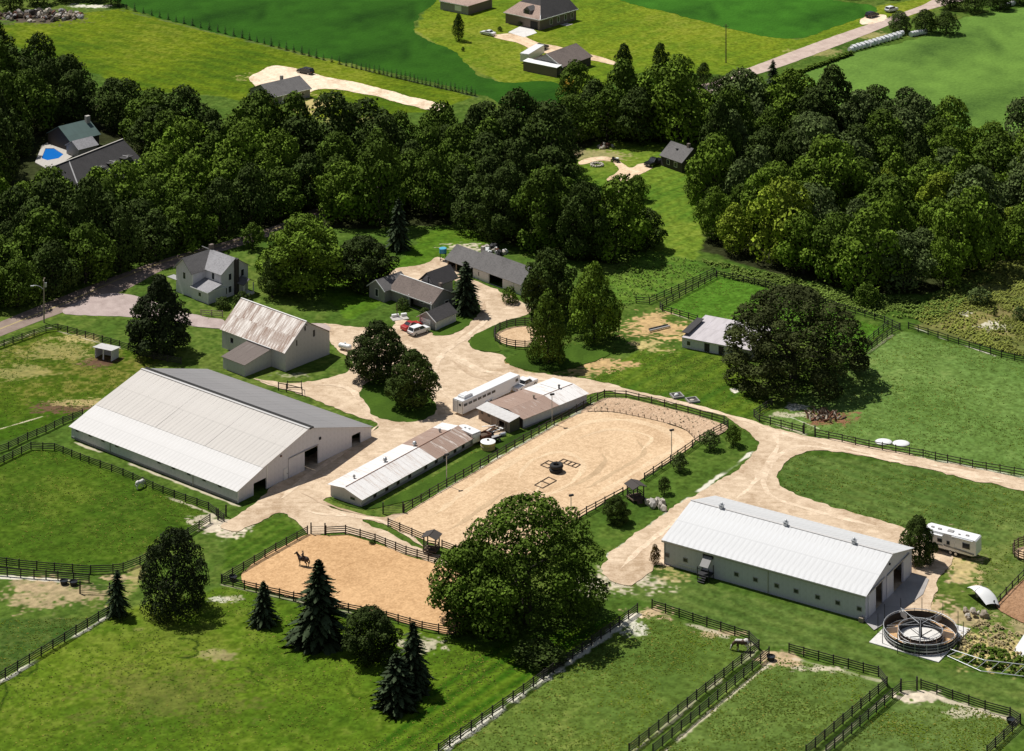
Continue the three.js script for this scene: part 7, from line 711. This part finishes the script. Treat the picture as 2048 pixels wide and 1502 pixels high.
{ // tall weeds and undergrowth nobody could count
  const r = rng(88), o = { p: [], n: [], c: [], i: [] }; for (let i = 0; i < 14; i++) { const a = r() * 6.28, d = r() * 0.5, n = V3((r() - 0.5) * 0.9, 1, (r() - 0.5) * 0.9).normalize(); leafy(o, V3(Math.cos(a) * d, 0.2 + r() * 0.7 * (1 - d), Math.sin(a) * d), n, 0.3 + 0.3 * r(), 0.7 + 0.6 * r(), r); } const g = buildLeaves(o), M4 = new THREE.Matrix4(), Q = new THREE.Quaternion();
  const scatter = (name, label, m, polyPx, n, s0, s1, seed) => { const rr2 = rng(seed), q = onGround(polyPx), xs = q.map((p) => p[0]), zs = q.map((p) => p[1]), x0 = Math.min(...xs), x1 = Math.max(...xs), z0 = Math.min(...zs), z1 = Math.max(...zs), im = new THREE.InstancedMesh(g, m, n); let k = 0; for (let i = 0; i < n * 40 && k < n; i++) { const x = x0 + rr2() * (x1 - x0), z = z0 + rr2() * (z1 - z0); if (!inPoly(q, x, z) || fbm(x / 5, z / 5, 3) < 0.25 + 0.3 * rr2()) continue; const s = mix(s0, s1, rr2()); M4.compose(V3(x, 0, z), Q.setFromAxisAngle(V3(0, 1, 0), rr2() * 6.28), V3(s, s * (0.6 + 0.6 * rr2()), s)); im.setMatrixAt(k, M4); const f = 0.6 + 0.8 * fbm(x / 9 + 9, z / 9, 2); im.setColorAt(k, C(f, f, f)); k++; } im.count = k; im.name = numbered(name); im.castShadow = im.receiveShadow = true; scene.add(im); tag(im, label, 'weeds', undefined, 'stuff'); };
  scatter('tall_weeds', 'tall yellowish weeds filling the field at the right edge', LEAF.weed, P(1830, 640, 1860, 600, 1960, 530, 2110, 490, 2110, 735, 1960, 690), 6500, 0.22, 0.62, 1); scatter('undergrowth', 'green undergrowth along the foot of the right wood', LEAF.scrub, P(1400, 520, 1530, 545, 1720, 590, 1850, 600, 1960, 540, 1990, 560, 1880, 640, 1760, 635, 1600, 590, 1450, 556), 3600, 0.28, 0.75, 2); scatter('undergrowth', 'rank green growth below the mouth of the clearing', LEAF.scrub, P(1215, 540, 1290, 505, 1390, 522, 1410, 540, 1300, 595, 1240, 620), 700, 0.18, 0.5, 3); scatter('undergrowth', 'rank weeds along the hedge bank behind the dirt pen', LEAF.mid, P(1955, 1290, 2060, 1320, 2060, 1360, 1920, 1320), 260, 0.35, 0.8, 4); scatter('dry_grass', 'dry straw coloured grass beside the horse walker slab', mat('dry grass', [0.42, 0.34, 0.17], 0.95, { side: THREE.DoubleSide }), P(1925, 1265, 1960, 1240, 2050, 1270, 2050, 1320, 1960, 1310, 1910, 1300), 420, 0.2, 0.5, 5); scatter('dry_grass', 'dry yellow grass on the bank at the top of the arena', mat('pale dry stalks', [0.5, 0.4, 0.26], 0.95, { side: THREE.DoubleSide }), P(1170, 820, 1212, 800, 1330, 818, 1445, 850, 1400, 878, 1340, 845, 1228, 822), 90, 0.2, 0.45, 6); scatter('hedge', 'dark low hedge between the far road verge and the hay field', LEAF.mid, P(1580, 156, 1584, 150, 1703, 106, 1704, 111), 420, 0.7, 1.2, 7); }

{ // rough tufts in the grazed paddocks and along the gravel edges
  const r = rng(123), o = { p: [], n: [], c: [], i: [] }; for (let i = 0; i < 7; i++) { const a = r() * 6.28, d = r() * 0.4, n = V3((r() - 0.5) * 0.7, 1, (r() - 0.5) * 0.7).normalize(); leafy(o, V3(Math.cos(a) * d, 0.03 + r() * 0.14, Math.sin(a) * d), n, 0.3 + 0.35 * r(), 0.75 + 0.5 * r(), r); } const g = buildLeaves(o), M4 = new THREE.Matrix4(), Q = new THREE.Quaternion(), UPV = V3(0, 1, 0), grassM = leafM('grass tufts', 0.16, 0.235, 0.026), solid = SHEETS.filter((s) => /gravel|driveway|sand|apron|road|dirt/.test(s[0])).map((s) => s[1]);
  const make = (name, label, list) => { const im = new THREE.InstancedMesh(g, grassM, list.length); list.forEach(([x, z, s, c], k) => { M4.compose(V3(x, 0, z), Q.setFromAxisAngle(UPV, r() * 6.28), V3(s, s * (0.5 + 0.5 * r()), s)); im.setMatrixAt(k, M4); im.setColorAt(k, c); }); im.name = numbered(name); im.receiveShadow = im.castShadow = true; scene.add(im); tag(im, label, 'grass', undefined, 'stuff'); };
  const tone = (x, z) => { const n = vn(x / 7 + 3, z / 7), q = r(); return q < 0.08 ? C(1.7, 1.1, 1.8) : C(0.5 + 0.6 * n * q, 0.5 + 0.6 * n * q, 0.5); }, inside = [];
  for (const [k, n] of [[2, 5000], [3, 4000], [4, 9000], [5, 2500], [6, 7000], [7, 5000], [8, 4000], [9, 4000], [10, 6000], [11, 3000], [12, 1500], [15, 1500]]) { const q = onGround(REGIONS[k][0]), xs = q.map((p) => p[0]), zs = q.map((p) => p[1]), x0 = Math.min(...xs), x1 = Math.max(...xs), z0 = Math.min(...zs), z1 = Math.max(...zs); let m = 0; for (let i = 0; i < n * 20 && m < n; i++) { const x = x0 + r() * (x1 - x0), z = z0 + r() * (z1 - z0); if (!inPoly(q, x, z) || fbm(x / 6 + 30, z / 6, 3) < 0.28 + 0.4 * r() || solid.some((s) => inPoly(s, x, z))) continue; inside.push([x, z, 0.16 + 0.3 * r() * r(), tone(x, z)]); m++; } }
  make('grass_tufts', 'scattered rough grass tufts in the grazed paddocks', inside);
  const edge = []; for (const [name, w] of SHEETS) { if (!/gravel|driveway|lawn|sand_pad/.test(name)) continue; for (let i = 0; i < w.length; i++) for (let k = 0; k < 3; k++) { if (vn(w[i][0] / 2.2, w[i][1] / 2.2 + 60) < 0.3 + 0.3 * r()) continue; const b = w[(i + 1) % w.length], t = r(); edge.push([mix(w[i][0], b[0], t) + (r() - 0.5) * 1.1, mix(w[i][1], b[1], t) + (r() - 0.5) * 1.1, 0.2 + 0.26 * r() * r(), r() < 0.2 ? C(1.8, 1.1, 1.6) : C(0.55 + 0.3 * r(), 0.6 + 0.3 * r(), 0.6)]); } }
  make('grass_tufts', 'grass tufts creeping in along the gravel edges', edge); }
renderer.render(scene, camera);
